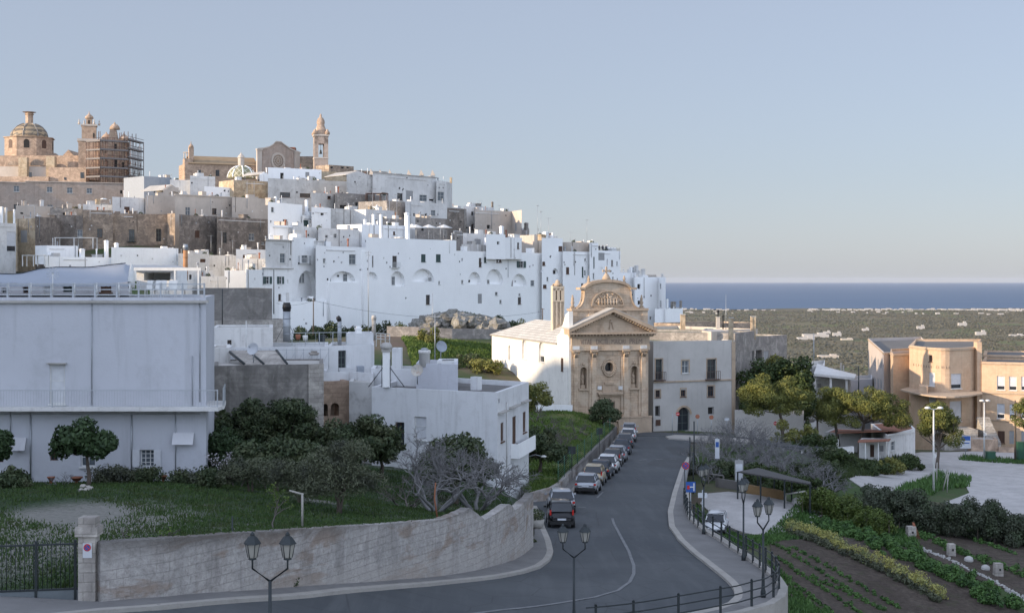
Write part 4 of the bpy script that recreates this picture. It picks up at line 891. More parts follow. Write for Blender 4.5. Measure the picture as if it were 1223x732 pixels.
# == MONASTERY, DOMED CHURCH, CATHEDRAL
house('huge pink stone monastery wall with arched windows under the domed church',[(-60,372),(30.2,380)],216.5,262,D=14,mat='pink',cat='monastery',name='monastery',wins=S(*A_,(100,622,140,665,'g'))+S(*B_,(100,147,140,203,'k')),cornice='pale_stone')
house('long rose grey monastery wing with three arched windows',[(30.2,380),(162,389)],217.5,262,D=14,mat='pink',cat='monastery',name='monastery',wins=S(*A_,(341,630,382,670,'g'),(488,635,529,677,'g'),(631,640,671,678,'g'),(875,655,892,680,'h'))+S(*B_,(344,150,384,187,'g')),cornice='pale_stone')
def cyl_dome(mb_drum,c,r,n):pass
dc=empty('domed_church',P(35,216,400),'honey stone church with a patterned tiled dome and lantern','church')
Yd=405;s_=Yd/F;c0=P(35,181,Yd)
mb=MB();mb.lathe([(29.5*s_*.98,-7),(29.5*s_*.98,15*s_),(30.5*s_,15*s_),(30.5*s_,15.8*s_)],c0,8,smooth=False,rot=R(22.5+12));mb.build('drum',M['warm_stone'],dc)
for k in range(8):
 a=R(12)+k*math.pi/4-math.pi/2
 if math.sin(a)<.3:
  dd=Vector((math.cos(a),math.sin(a),0));tt=Vector((-dd.y,dd.x,0));q=c0+dd*(29.5*s_*.98*math.cos(R(22.5))+.02);m2=MB()
  m2.slab([q+tt*(.75*math.cos(t)if 0<=t<=math.pi else 0)*1.0+Vector((0,0,2.2+.75*math.sin(t)))for t in[math.pi*j/8 for j in range(9)]]+[q-tt*.75+Vector((0,0,.5)),q+tt*.75+Vector((0,0,.5))],dd*.04)
  m2.build('window',M['wood' if k%2 else 'dark'],dc)
t=NT('dome_tiles');p=t.N("ShaderNodeTexCoord").outputs['Object'];sp=t.N("ShaderNodeSeparateXYZ",{0:p})
def wave2(u,k):return t.mathn('SINE',t.mathn('MULTIPLY',u,k))
an=t.mathn('ARCTAN2',sp.outputs[1],sp.outputs[0]);zz_=sp.outputs[2]
zg_=t.mathn('MULTIPLY',t.mathn('PINGPONG',t.mathn('MULTIPLY',an,5.1),.5),1.1)
w_=wave2(t.mathn('SUBTRACT',zz_,zg_),5.0)
c=t.mix(t.ramp(w_,-.2,.2),(.36,.27,.17),(.14,.115,.085));M['dome_tile']=t.out(c,.5)
mb=MB();mb.lathe([(22*s_*math.cos(R(a)),17.5*s_*math.sin(R(a))*1.0)for a in range(0,88,8)],c0+Vector((0,0,15.9*s_)),32);mb.build('dome',M['dome_tile'],empty('dome_seat',(0,0,0))if False else dc).location=(0,0,0)
mb=MB();cl=P(35,150.5,Yd);mb.lathe([(4.6*s_,0),(4.6*s_,13*s_),(5.6*s_,13.2*s_),(5.6*s_,14*s_),(4.2*s_,15.2*s_),(2,16.3*s_),(.3,17.2*s_)],cl,8,smooth=False);mb.build('lantern',M['warm_stone'],dc)
for k in range(8):
 a=k*math.pi/4;mb=MB()
 mb.tube([c0+Vector((22.2*s_*math.cos(R(e))*math.cos(a),22.2*s_*math.cos(R(e))*math.sin(a),15.9*s_+17.8*s_*math.sin(R(e))))for e in range(0,80,8)],.16,5);mb.build('rib',M['grey_stone'],dc)
def blk(root,name,xl,xr,yt,yb,Y,dep,mat):
 a=P(xl,yt,Y);b=P(xr,yb,Y);mb=MB();mb.box(((a.x+b.x)/2,Y+dep/2,(a.z+b.z)/2),(b.x-a.x,dep,a.z-b.z));return mb.build(name,M[mat],root)
blk(dc,'nave_wall',-40,100,186,221,398,18,'warm_stone');blk(dc,'aisle_wall',-40,62,199,221,396,6,'pale_stone');blk(dc,'terrace_wall',-40,58,211,221,392,4,'warm_stone')
blk(dc,'buttress',22,32,188,213,394,2,'ochre_rubble');blk(dc,'buttress',55,65,187,213,394,2,'ochre_rubble');blk(dc,'annex_wall',58,103,200,221,393,3,'warm_stone')
for x0,x1,y0 in((9,23,186),(36,56,189)):
 f=Face(XY(x0,395.8),XY(x1,395.8));mb=MB();r_=f.L/2;zc=zat(198,395.8)
 mb.slab([f.W(r_-r_*math.cos(math.pi*j/10),zc+r_*.8*math.sin(math.pi*j/10),.02)for j in range(11)],Vector((0,-.05,0)));mb.build('arched_recess',M['brown_stone'],dc)
for x0,x1,ya in((44,64,179),(72,91,178)):
 a,b,c_=P(x0,189,402),P(x1,189,402),P((x0+x1)/2,ya+1,402);mb=MB();mb.slab([a,b,c_],(0,10,0));mb.build('gable',M['warm_stone'],dc)
for x0,y0,x1,y1 in((34.5,206,38,211.5),(96,206,100,213),(76.5,212,79,215)):
 blk(dc,'window',x0,x1,y0,y1,391.9 if x0<50 else 392.9,.05,'glass')
a,b,c_,d_=P(58,215,392.6),P(103,198,392.6),P(103,221,392.6),P(58,221,392.6)
def tower_box(root,name,cx,wpx,yt,yb,Y,mat,dep=None,rot=.25):
 c_=P(cx,(yt+yb)/2,Y);w=wpx*Y/F/(math.cos(rot)+math.sin(rot));mb=MB();mb.box(c_,(w,w if dep is None else dep,(yb-yt)*Y/F),(math.cos(rot),math.sin(rot)));return mb.build(name,M[mat],root)
bt=empty('bell_tower',P(106,200,398),'twin stage stone bell tower with corner pinnacles beside the scaffolding','bell tower')
tower_box(bt,'lower_stage',106.5,29,170,216,398,'warm_stone');tower_box(bt,'cornice',106.5,32,167,170,398,'pale_stone');tower_box(bt,'upper_stage',106.5,20,151.5,167,398,'warm_stone');tower_box(bt,'cornice',106.5,22.5,149.5,151.5,398,'pale_stone');tower_box(bt,'top_stage',106.5,8.5,142,149.5,398,'warm_stone')
mb=MB();mb.lathe([(1.25,0),(1.1,.6),(.5,1.1),(.12,1.5),(.1,2.0)],P(106.5,142,398),8);mb.build('cupola',M['warm_stone'],bt)
for sx in(-1,1):
 for sy in(-1,1):
  mb=MB();q=P(106.5,149.5,398)+Vector((sx*2.1+sy*.3,sy*1.4,0));mb.lathe([(.3,0),(.35,.5),(.12,.8),(.2,1.1),(.03,1.6)],q,6);mb.build('pinnacle',M['pale_stone'],bt)
for cx,y0,y1,w in((102.5,158,166.5,4.5),(111.5,159,166,2.6),(100.8,177,183,3),(106,143.5,148,2.0)):
 q=P(cx,y1,395.6 if y1>170 else(396.4 if y1>150 else 397));h=(y1-y0)*398/F;w_=w*398/F/2;mb=MB()
 mb.slab([q+Vector((-w_,0,0)),q+Vector((w_,0,0))]+[q+Vector((w_*math.cos(math.pi*j/6),0,h-w_+w_*math.sin(math.pi*j/6)))for j in range(7)],(0,.3,0));mb.build('arch_opening',M['dark'],bt)
sf=empty('church_facade',P(137,218,396),'honey stone church front with curved gable wrapped in scaffolding','church')
f=Face(XY(119,393),XY(153,399));mb=MB();mb.slab([f.W(0,zat(220,396)),f.W(f.L,zat(220,396)),f.W(f.L,zat(168,396)),f.W(f.L*.86,zat(166,396)),f.W(f.L*.62,zat(166,396)),f.W(f.L*.56,zat(155,396)),f.W(f.L*.36,zat(155,396)),f.W(f.L*.3,zat(166,396)),f.W(f.L*.12,zat(165,396)),f.W(0,zat(168,396))],(-.5,3,0));mb.build('wall',M['warm_stone'],sf)
for px,yy,r_ in((137,155,1.5),(127,167,1.5),(148,168,1.5)):
 mb=MB();q=P(px,yy,397.5);mb.lathe([(r_,0),(r_*.9,.7),(r_*.5,1.4),(.25,1.7),(.15,2.1)],q,10);mb.build('scroll_gable',M['warm_stone'],sf)
for px,y0,y1,w in((138,190,202,4),(138,172,178,3),(128,192,200,2.5),(147,194,202,2.5)):
 uu,zz=f.hit(px,y1);h=(y1-y0)*.233;w_=w*.233/2;mb=MB();fbox(mb,f,uu-w_,uu+w_,zz,zz+h,-.3,.03);mb.build('window',M['dark'],sf)
sc=empty('scaffolding',P(150,220,390),'steel scaffolding with plank decks round the church front','scaffolding')
sfa=[(103,391,119.5,389),(119.5,389,153,394),(153,394,171.5,406)]
mb=MB();mp=MB()
for xa,Ya,xb,Yb in sfa:
 f=Face(XY(xa,Ya),XY(xb,Yb));k=max(2,int(f.L/2));Ym=(Ya+Yb)/2
 top=168 if xa<119 else(164 if xa<150 else 166)
 for i in range(k+1):
  for o in(0,-1.1):
   b=f.W(f.L*i/k,zat(220,Ym),o);ty=zat(top-(6 if(i%3==0 and xa>118)else 0)+(8 if xa>150 and i>k*.6 else 0),Ym);mb.tube([b,(b.x,b.y,ty)],.10,5)
 for j,yy in enumerate((212,201.5,190.5,180,169.5)):
  z=zat(yy,Ym)
  q=[f.W(0,z,.1),f.W(f.L,z,.1),f.W(f.L,z,-1.2),f.W(0,z,-1.2)];mp.slab(q,(0,0,.16))
  mb.tube([f.W(0,z+1.0,.05),f.W(f.L,z+1.0,.05)],.07,4);fbox(mp,f,0,f.L,z+.16,z+.42,.08,.12)
 for i in range(0,k,2):mb.tube([f.W(f.L*i/k,zat(212,Ym),.05),f.W(f.L*(i+1)/k,zat(190,Ym),.05)],.06,4)
mb.build('steel_tubes',M['scaf'],sc);mp.build('plank_decks',M['plank'],sc)
ct=empty('cathedral',P(330,214,400),'brown stone cathedral with curved gable, rose window and long tiled nave','cathedral')
f=Face(XY(307,392),XY(357,402));Ym=397;Z=lambda y:zat(y,Ym);L=f.L
prof=[(0,216),(1,216),(1,180.5),(.94,180),(.80,178),(.70,175),(.62,172.5),(.575,171),(.565,170.4),(.435,170.4),(.425,171),(.36,174.5),(.27,177.5),(.14,179.5),(0,180.5)]
mb=MB();mb.slab([f.W(L*u,Z(y))for u,y in prof],(-1.5,8,0));mb.build('facade_wall',M['pink'],ct)
mb=MB()
for a,b in zip(prof[2:],prof[3:]):mb.slab([f.W(L*a[0],Z(a[1]),.25),f.W(L*b[0],Z(b[1]),.25),f.W(L*b[0],Z(b[1])+.35,.25),f.W(L*a[0],Z(a[1])+.35,.25)],(-.2,1,0))
mb.build('gable_cornice',M['pale_stone'],ct)
for u0,u1 in((-.02,.09),(.88,1.0)):mb=MB();fbox(mb,f,L*u0,L*u1,Z(216),Z(181.5),0,.5);fbox(mb,f,L*u0-.2,L*u1+.2,Z(181.5),Z(180),0,.7);mb.build('pilaster',M['pale_stone'],ct)
cu,cz=f.hit(332,192.5);mb=MB();n=28
for k in range(n):
 a0,a1=2*math.pi*k/n,2*math.pi*(k+1)/n
 for r0,r1,o in((1.75,2.35,.22),(1.15,1.3,.12),(.45,.6,.14)):
  mb.slab([f.W(cu+r0*math.cos(a0),cz+r0*math.sin(a0),0),f.W(cu+r1*math.cos(a0),cz+r1*math.sin(a0),0),f.W(cu+r1*math.cos(a1),cz+r1*math.sin(a1),0),f.W(cu+r0*math.cos(a1),cz+r0*math.sin(a1),0)],Vector((f.n.x,f.n.y,0))*o)
for k in range(12):a=2*math.pi*k/12;mb.tube([f.W(cu+.5*math.cos(a),cz+.5*math.sin(a),.06),f.W(cu+1.8*math.cos(a),cz+1.8*math.sin(a),.06)],.06,4)
mb.build('rose_window_tracery',M['pale_stone'],ct)
mb=MB();mb.slab([f.W(cu+1.76*math.cos(2*math.pi*k/24),cz+1.76*math.sin(2*math.pi*k/24),.015)for k in range(24)],Vector((f.n.x,f.n.y,0))*.02);mb.build('rose_glass',M['brown_stone'],ct)
g=Face(XY(221,386),XY(308,394));mb=MB();z0,z1=zat(228,390),zat(197,390);fbox(mb,g,0,g.L,z0,z1,-9,0);mb.build('nave_wall',M['warm_stone'],ct)
mb=MB();rz_=zat(188,394);mb.slab([g.W(.8,z1,.3),g.W(g.L,z1,.3),g.W(g.L,rz_,-4.5),g.W(1.6,rz_,-4.5)],(0,0,.15));mb.slab([g.W(.8,z1,-9.2),g.W(g.L,z1,-9.2),g.W(g.L,rz_,-4.5),g.W(1.6,rz_,-4.5)],(0,0,.15));mb.build('nave_roof',M['tile_old']if 'tile_old' in M else M['brown_stone'],ct)
for x0,x1 in((236,240),(257.5,262)):
 u0,zz=g.hit(x0,210.5);u1,_=g.hit(x1,210.5);mb=MB();fbox(mb,g,u0,u1,zz,zz+1.7,-.2,.03);mb.build('window',M['glass'],ct)
mb=MB();q=g.W(1.0,zat(197,386),-1.5);mb.box(q+Vector((0,0,-1.5)),(2.2,2.5,6.5),(g.d.x,g.d.y));mb.box(q+Vector((.9,0,3)),(1.3,1.2,3.6),(g.d.x,g.d.y));mb.lathe([(.75,0),(.6,.6),(.12,1.1),(.08,1.7)],q+Vector((.9,0,4.8)),8);mb.build('bell_gable',M['warm_stone'],ct)
mb=MB();mb.tube([q+Vector((-1,0,1.6)),q+Vector((-1,0,3.4))],.14,6);mb.tube([q+Vector((-.3,0,1.6)),q+Vector((-.3,0,3.4))],.14,6);mb.box(q+Vector((-.6,0,3.5)),(1.2,.5,.3));mb.build('small_belfry',M['pale_stone'],ct)
blk(ct,'apse_wall',344,352,176,182,405,3,'tile');blk(ct,'rear_wall',357,376,187,205,402,8,'brown_stone')
cb=empty('bell_tower',P(383,214,396),'tall square cathedral bell tower with an open arch and bulbous top','bell tower')
cc=P(383,207,396);wt=20*396/F/1.22;ux=(math.cos(.22),math.sin(.22));zz=lambda y:zat(y,396)
mb=MB()
mb.box((cc.x,cc.y,(zz(214)+zz(189.5))/2),(wt,wt,zz(189.5)-zz(214)),ux)
uxv=Vector((*ux,0));uyv=Vector((-ux[1],ux[0],0));hw=wt/2;aw=.78
for sx in(-1,1):
 for sy in(-1,1):mb.box(cc+uxv*sx*(hw+aw)/2+uyv*sy*(hw+aw)/2+Vector((0,0,(zz(189.5)+zz(163))/2-cc.z)),(hw-aw,hw-aw,zz(163)-zz(189.5)),ux)
mb.box((cc.x,cc.y,(zz(172.5)+zz(163))/2),(wt,wt,zz(163)-zz(172.5)),ux)
mb.build('shaft',M['pink'],cb)
mb=MB();mb.box((cc.x,cc.y,zz(162.3)),(wt*1.12,wt*1.12,.5),ux);mb.box((cc.x,cc.y,zz(189.5)),(wt*1.06,wt*1.06,.3),ux);mb.build('cornice',M['pale_stone'],cb)
k=396/F
mb=MB();mb.lathe([(8.3*k,0),(8*k,2.5*k),(6.5*k,6*k),(5.0*k,10*k),(4.2*k,12*k),(4.9*k,14*k),(4.6*k,17*k),(3.2*k,20*k),(1.2*k,21.5*k),(1.5*k,23*k),(.9*k,24.5*k),(.1,25.5*k)],(cc.x,cc.y,zz(161.5)),12);mb.build('spire',M['warm_stone'],cb)
for sx in(-1,1):
 for sy in(-1,1):mb=MB();mb.lathe([(.7,0),(.72,.6),(.35,1.0),(.3,1.3),(.1,1.5)],cc+uxv*sx*hw*.88+uyv*sy*hw*.88+Vector((0,0,zz(161.5)-cc.z)),8);mb.build('corner_scroll',M['warm_stone'],cb)
mb=MB();q=Vector((cc.x,cc.y,zz(184)));mb.lathe([(.42,0),(.36,.15),(.26,.7),(.2,1.0),(.05,1.15)],q,12);mb.tube([q+Vector((0,0,1.1)),(cc.x,cc.y,zz(173))],.05,5);mb.build('bell',M['iron'],cb)
sd_=empty('tiled_dome',P(288.5,216,372),'small tiled chapel dome with white ribs and a yellow lantern','dome');Y=376;k=Y/F
t=NT('small_dome_tiles');p=t.pos();sp=t.N("ShaderNodeSeparateXYZ",{0:p});dx_=t.mathn('SUBTRACT',sp.outputs[0],P(288.5,0,Y).x)
w1=t.mathn('ABSOLUTE',t.mathn('SINE',t.mathn('MULTIPLY',t.mathn('ADD',dx_,sp.outputs[2]),2.2)));w2=t.mathn('ABSOLUTE',t.mathn('SINE',t.mathn('MULTIPLY',t.mathn('SUBTRACT',dx_,sp.outputs[2]),2.2)))
mn=t.mathn('MINIMUM',w1,w2);M['small_tile']=t.out(t.mix(t.ramp(mn,.12,.25),(.55,.53,.42),(.22,.21,.13)),.5)
mb=MB();mb.lathe([(16.5*k*math.cos(R(a)),15*k*math.sin(R(a)))for a in range(0,88,8)],P(288.5,213,Y),24);mb.build('dome',M['small_tile'],sd_)
mb=MB();mb.lathe([(3.8*k,0),(3.8*k,11*k),(4.6*k,11.3*k),(3.6*k,13.5*k),(1.2*k,16*k),(.1,17.5*k)],P(288,200,Y),8,smooth=False);mb.build('lantern',M['pale_stone'],sd_)
for i in range(8):a=i*math.pi/4+.3;mb=MB();mb.tube([P(288.5,213,Y)+Vector((16.7*k*math.cos(R(e))*math.cos(a),16.7*k*math.cos(R(e))*math.sin(a),15.2*k*math.sin(R(e))))for e in range(0,80,8)],.15,5);mb.build('rib',M['white_clean'],sd_)
r,fc,zt,_=house('ruined stone battlement with square holes right of the bell tower',[(393,388),(422.5,394)],198,222,D=6,mat='brown_stone',cat='wall',name='battlement',par=.2,wins=S(*E_,(212,55,232,70,'h'),(290,55,310,70,'h'),(328,55,348,70,'h')))
house('rough sunlit stone base below the battlement',[(384,380),(425,384)],205.5,222,D=6,mat='ochre_rubble',cat='wall',name='rough_wall',par=.2)
house('low brick parapet wall behind the mansion',[(425,390),(463,396)],204.5,215,D=4,mat='brown_stone',cat='wall',name='stone_parapet',par=.1)
# == LEFT FOREGROUND BUILDINGS
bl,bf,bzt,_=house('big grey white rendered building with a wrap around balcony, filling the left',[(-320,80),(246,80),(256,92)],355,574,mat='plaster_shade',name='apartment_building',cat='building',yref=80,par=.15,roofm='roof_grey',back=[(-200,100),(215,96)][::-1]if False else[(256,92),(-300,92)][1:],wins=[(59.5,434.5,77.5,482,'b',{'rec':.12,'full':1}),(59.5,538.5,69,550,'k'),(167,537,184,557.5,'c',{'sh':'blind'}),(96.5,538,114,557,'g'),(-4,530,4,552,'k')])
f=bf[0]
def fl(px,py):return f.hit(px,py)
mb=MB();u0,zb0=fl(-300,489);u1,_=fl(246,489);zb1=zat(484.5,80)
fbox(mb,f,0,f.L+.9,zb0,zb1,.003,1.05);g=bf[1];fbox(mb,g,0,3.4,zb0,zb1,.003,1.0);mb.build('balcony_slab',M['white_old'],bl)
def rail_on(root,f,u0,u1,z,o,h,mat='galv',step=.16,postd=1.9,name='railing'):
 mb=MB();n=int((u1-u0)/step)
 for i in range(n+1):
  u=u0+(u1-u0)*i/max(n,1);mb.tube([f.W(u,z+.06,o),f.W(u,z+h-.03,o)],.011,4,smooth=False,cap=False)
 k=max(1,int((u1-u0)/postd))
 for i in range(k+1):u=u0+(u1-u0)*i/k;fbox(mb,f,u-.03,u+.03,z,z+h+.04,o-.03,o+.03)
 fbox(mb,f,u0,u1,z+h-.03,z+h+.02,o-.025,o+.025);fbox(mb,f,u0,u1,z+.05,z+.08,o-.02,o+.02)
 return mb.build(name,M[mat],root)
rail_on(bl,f,0,f.L+.85,zb1,1.0,.95,'rail_w' if 'rail_w' in M else 'galv',.15,7.8);rail_on(bl,g,0,3.3,zb1,.95,.95,'galv',.15,1.6)
for px in(110,116):pass
mb=MB()
for px,y0,y1 in((110,357,484),(230,425,484),(37,493,572),(157.5,493,572),(13,492,520),(210,492,570),(239,358,480)):
 u,za=fl(px,y0);_,zc=fl(px,y1);mb.tube([f.W(u,za,.06),f.W(u,zc,.06)],.045 if px in(37,157.5)else .03,6)
u,z=fl(0,494);mb.tube([f.W(2,z,.08),f.W(f.L-.3,z,.08)],.03,5);mb.build('drainpipes',M['galv'],bl)
for x0,y0,x1,y1 in((13,523,32,537),(207,517,232,530)):
 o=mkop(f,x0,y0,x1,y1,'h');mb=MB();mb.slab([f.W(o['u0'],o['z1'],.05),f.W(o['u1'],o['z1'],.05),f.W(o['u1'],o['z0'],.35),f.W(o['u0'],o['z0'],.35)],(0,-.05,0));fbox(mb,f,o['u0'],o['u1'],o['z1']-.02,o['z1']+.03,.004,.08);mb.build('awning_panel',M['plaster_lav'],bl)
mb=MB();fbox(mb,f,0,f.L+.15,bzt-.32,bzt-.18,.004,.2);fbox(mb,f,fl(57,434)[0],fl(80,434)[0],zat(434.4,80),zat(433.2,80),.004,.25);mb.build('cornice',M['roof_grey'],bl)
for px,py,w in((61,561.5,.5),(91.5,563,.75),(139,559,.6),(195,560,.5)):
 q=P(px,py,78.6 if px!=91.5 else 78.0);gz=float(zg(q.x,q.y));q.z=gz+.28;rt=empty('flower_pot',(q.x,q.y,q.z-.12),{61:'small clay pot at the wall under the brown window',91.5:'wide clay bowl beside the orange tree trunk',139:'clay pot on the ledge between the two bright windows',195:'clay pot below the right end of the shuttered window'}[px],'flower pot','flower pots along the house wall')
 mb=MB();mb.lathe([(.12*w/.5,0),(.2*w/.5,.16),(.23*w/.5,.17),(.23*w/.5,.22)],(q.x,q.y,q.z-.12),10);mb.box((q.x,q.y,q.z-.22),(.12,.12,.22));mb.build('pot',M['clay'],rt)
tz=bzt
ft=Face(XY(-200,80.25),XY(244,80.25));tr=empty('terrace_railing',ft.W(0,tz),'white board railing along the roof terrace edge of the big left building','railing')
uu,_=ft.hit(156,345)
for a,b in((0,ft.L),):
 k=int((b-a)/1.18)
 for i in range(k+1):u=a+(b-a)*i/k;mb=MB();fbox(mb,ft,u-.045,u+.045,tz-.01,tz+.80,-.04,.04);mb.build('post',M['rail_w'],tr)
 mb=MB()
 for z in(.10,.40,.70):fbox(mb,ft,a,b,tz+z,tz+z+.06,-.025,.02)
 mb.build('boards',M['rail_w'],tr)
tp=empty('awning',P(0,320,84),'sagging pale tarpaulin awning stretched over the left roof terrace','awning')
mb=MB();xs=np.linspace(-150,155,34);nd=8;fr_=1.0
topl=lambda px:float(np.interp(px,[-150,0,22,50,70,105,150,157],[322,326.5,327,320,318.5,319,314,318]));vs=[]
for px in xs:
 for j in range(nd+1):
  t_=j/nd;Y=88-7*t_;y=topl(px)*(1-t_)+(338.5 if px<140 else 337)*t_
  p_=P(px,y,Y);p_.z+=-.22*math.sin(math.pi*t_)+.05*math.sin(px*.35+t_*3);vs.append(p_)
mb.add(vs,[(i*(nd+1)+j,(i+1)*(nd+1)+j,(i+1)*(nd+1)+j+1,i*(nd+1)+j+1)for i in range(len(xs)-1)for j in range(nd)],0,True);mb.build('cloth',M['tarp'],tp)
mb=MB();vs=[]
for i in range(121):
 px=-150+305*i/120;p_=P(px,338.5,81);vs+=[p_,p_+Vector((0,0,-.14-.05*abs(math.sin(i*1.3))))]
mb.add(vs,[(2*i,2*i+2,2*i+3,2*i+1)for i in range(120)]);mb.build('fringe',M['tarp'],tp)
mb=MB();mb.tube([P(px,topl(px)+.3,87.6)for px in np.linspace(-150,150,30)],.03,5);mb.build('edge_cable',M['iron'],tp)
for px in(-60,10,37,89,115.5,142,155):mb=MB();y=338;mb.tube([(P(px,0,81).x,81,tz),(P(px,0,81).x,81,zat(y,81))],.05,6);mb.build('pole',M['frame_w'],tp)
rw=house('low white terrace room behind the tarpaulin awning',[(-120,90),(156,90)],333,352,D=5,mat='plaster_lav',below=0,par=.1,wins=[(27,342.5,36,351,'k'),(75,342,88,349,'d'),(52,341,62,351,'b'),(120,341,133,349,'r'),(2,344,8,351,'g')],group='terrace rooms')
pv=house('white open pavilion with a grey sloping roof on the roof terrace',[(163,92),(207,92)],322,346,D=4,mat='white',below=0,par=.1,wins=[(172,325,203.5,335,'n',{'arch':False,'rec':2.5})],group='terrace rooms',name='pavilion',cat='pavilion')
pr=MB();pr.slab([P(132,316.5,94),P(206,316.5,94),P(231,321,90.5),P(155,321,90.5)],(0,0,-.12));pr.build('pavilion_roof',M['greyblue'],pv[0])
fr2=empty('pergola',P(236,345,87),'white square frame at the right end of the roof terrace','pergola')
for px in(209,237):mb=MB();q=P(px,345,87);mb.box((q.x,q.y,(tz+zat(321,87))/2),(.1,.1,zat(321,87)-tz));mb.build('post',M['frame_w'],fr2)
mb=MB();a,b=P(160,321.5,87),P(240,321.5,87);mb.box(((a.x+b.x)/2,87,a.z),(b.x-a.x,.12,.18));mb.build('beam',M['frame_w'],fr2)
q=P(63,327,80.2);so=empty('light_ornament',(q.x,q.y,tz),'starburst wire light ornament on a post at the terrace rail','ornament');mb=MB()
for k in range(12):
 a=k*math.pi/6;mb.tube([q,q+Vector((.42*math.cos(a),0,.42*math.sin(a)))],.008,4)
 for e in(.24,.33):c_=q+Vector((e*math.cos(a),0,e*math.sin(a)));mb.tube([c_+Vector((-.06*math.sin(a+.6),0,.06*math.cos(a+.6))),c_,c_+Vector((.06*math.sin(a-.6),0,-.06*math.cos(a-.6)))],.007,3)
mb.build('star',M['frame_w'],so);mb=MB();mb.tube([(q.x,q.y,tz),q],.025,6);mb.build('post',M['frame_w'],so)
q=P(157,345,81.6);rt=empty('parasol',(q.x,q.y,tz),'closed white parasol at the right edge of the tarpaulin','parasol');mb=MB();mb.lathe([(.2,.5),(.22,1.0),(.12,1.6),(.03,1.9)],(q.x,q.y,tz),8);mb.build('canopy',M['frame_w'],rt);mb=MB();mb.tube([(q.x,q.y,tz),(q.x,q.y,tz+2)],.03);mb.build('pole',M['frame_w'],rt)
def chair(px,Y,label):
 q=P(px,345,Y);rt=empty('terrace_chair',(q.x,q.y,tz),label,'chair','white chairs on the roof terrace')
 mb=MB();mb.box((q.x,q.y,tz+.42),(.5,.5,.05));mb.build('seat',M['frame_w'],rt);mb=MB();mb.slab([(q.x-.25,q.y+.24,tz+.44),(q.x+.25,q.y+.24,tz+.44),(q.x+.25,q.y+.42,tz+.95),(q.x-.25,q.y+.42,tz+.95)],(0,.04,0));mb.build('backrest',M['frame_w'],rt)
 for a in(-.22,.22):
  for b in(-.22,.22):mb=MB();mb.box((q.x+a,q.y+b,tz+.2),(.045,.045,.4));mb.build('leg',M['frame_w'],rt)
chair(179,82,'white terrace chair nearest the closed parasol');chair(185.5,82,'white terrace chair in the middle of the rail');chair(192,82.4,'white terrace chair left of the green plant');chair(205,83,'white terrace chair beside the frame post')
def flue(label,px,yt,yb,Y,r,mat='galv',cowl='black',bend=0,stays=False):
 b=P(px,yb,Y);t_=P(px,yt,Y);rt=empty('chimney_flue',b,label,'chimney');mb=MB();mb.tube([b,t_],r,12)
 for k in(.25,.5,.75):c_=b.lerp(t_,k);mb.tube([c_-Vector((0,0,.04)),c_+Vector((0,0,.04))],r*1.1,12)
 mb.build('pipe',M[mat],rt);mb=MB();mb.tube([t_-Vector((0,0,.05)),t_+Vector((bend*.3,0,r)),t_+Vector((bend,0,r*2.2))],[r*1.05,r*1.2,r*.9],12);mb.lathe([(r*1.25,0),(r*1.1,r*1.0),(r*.3,r*1.5)],t_+Vector((bend*.5,0,r*.6)),12);mb.build('cowl',M[cowl],rt)
 if stays:
  mb=MB()
  for s_ in(-1,1):mb.tube([t_.lerp(b,.3),b+Vector((s_*.9,0,0))],.02,4)
  mb.build('stay',M['iron'],rt)
 return rt
flue('tall rusty orange flue with a grey double cowl behind the terrace frame',221.5,298,335,96,.16,'rust2' if 'rust2' in M else 'clay','galv')
h_,_,_,_=house('grey weathered tufa block building behind the big left building',[(243,128),(325,130)],344.5,390,D=9,mat='block',name='block_building',cat='building',par=.15)
house('lighter pale block wall with small roof edge below the tufa block building',[(250,124),(344,126)],382.5,410,D=5,mat='block_light',name='block_wall',cat='wall',par=.1)
house('low white room with a small dark window under the block wall',[(254,112),(326,113)],391,440,D=7,mat='white_old',wins=[(271.5,406,276.5,412,'k')],par=.15,group='small white houses behind the big building')
house('narrow white shed between the big building and the stone ruin',[(250,104),(275,104.5)],415.5,445,D=6,mat='white_old',par=.1,group='small white houses behind the big building')
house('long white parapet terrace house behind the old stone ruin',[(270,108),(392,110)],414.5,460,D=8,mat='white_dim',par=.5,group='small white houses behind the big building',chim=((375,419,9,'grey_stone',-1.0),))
r=empty('glass_roof',P(300,437,103),'slanting grey skylight roof with dark frames above the old stone wall','roof structure');mb=MB()
mb.slab([P(272,418.5,105),P(330,418.5,105),P(343,435,101),P(292,435,101)],(0,0,-.15));mb.build('panel',M['block_light'],r)
for(a,b),(c_,d_)in(((272,418.5),(292,435.2)),((296,418.5),(315,435.2)),((330,418.5),(343,435.2))):mb=MB();mb.tube([P(a,b-.4,105),P(c_,d_-.4,101)],.09,6);mb.build('frame',M['iron'],r)
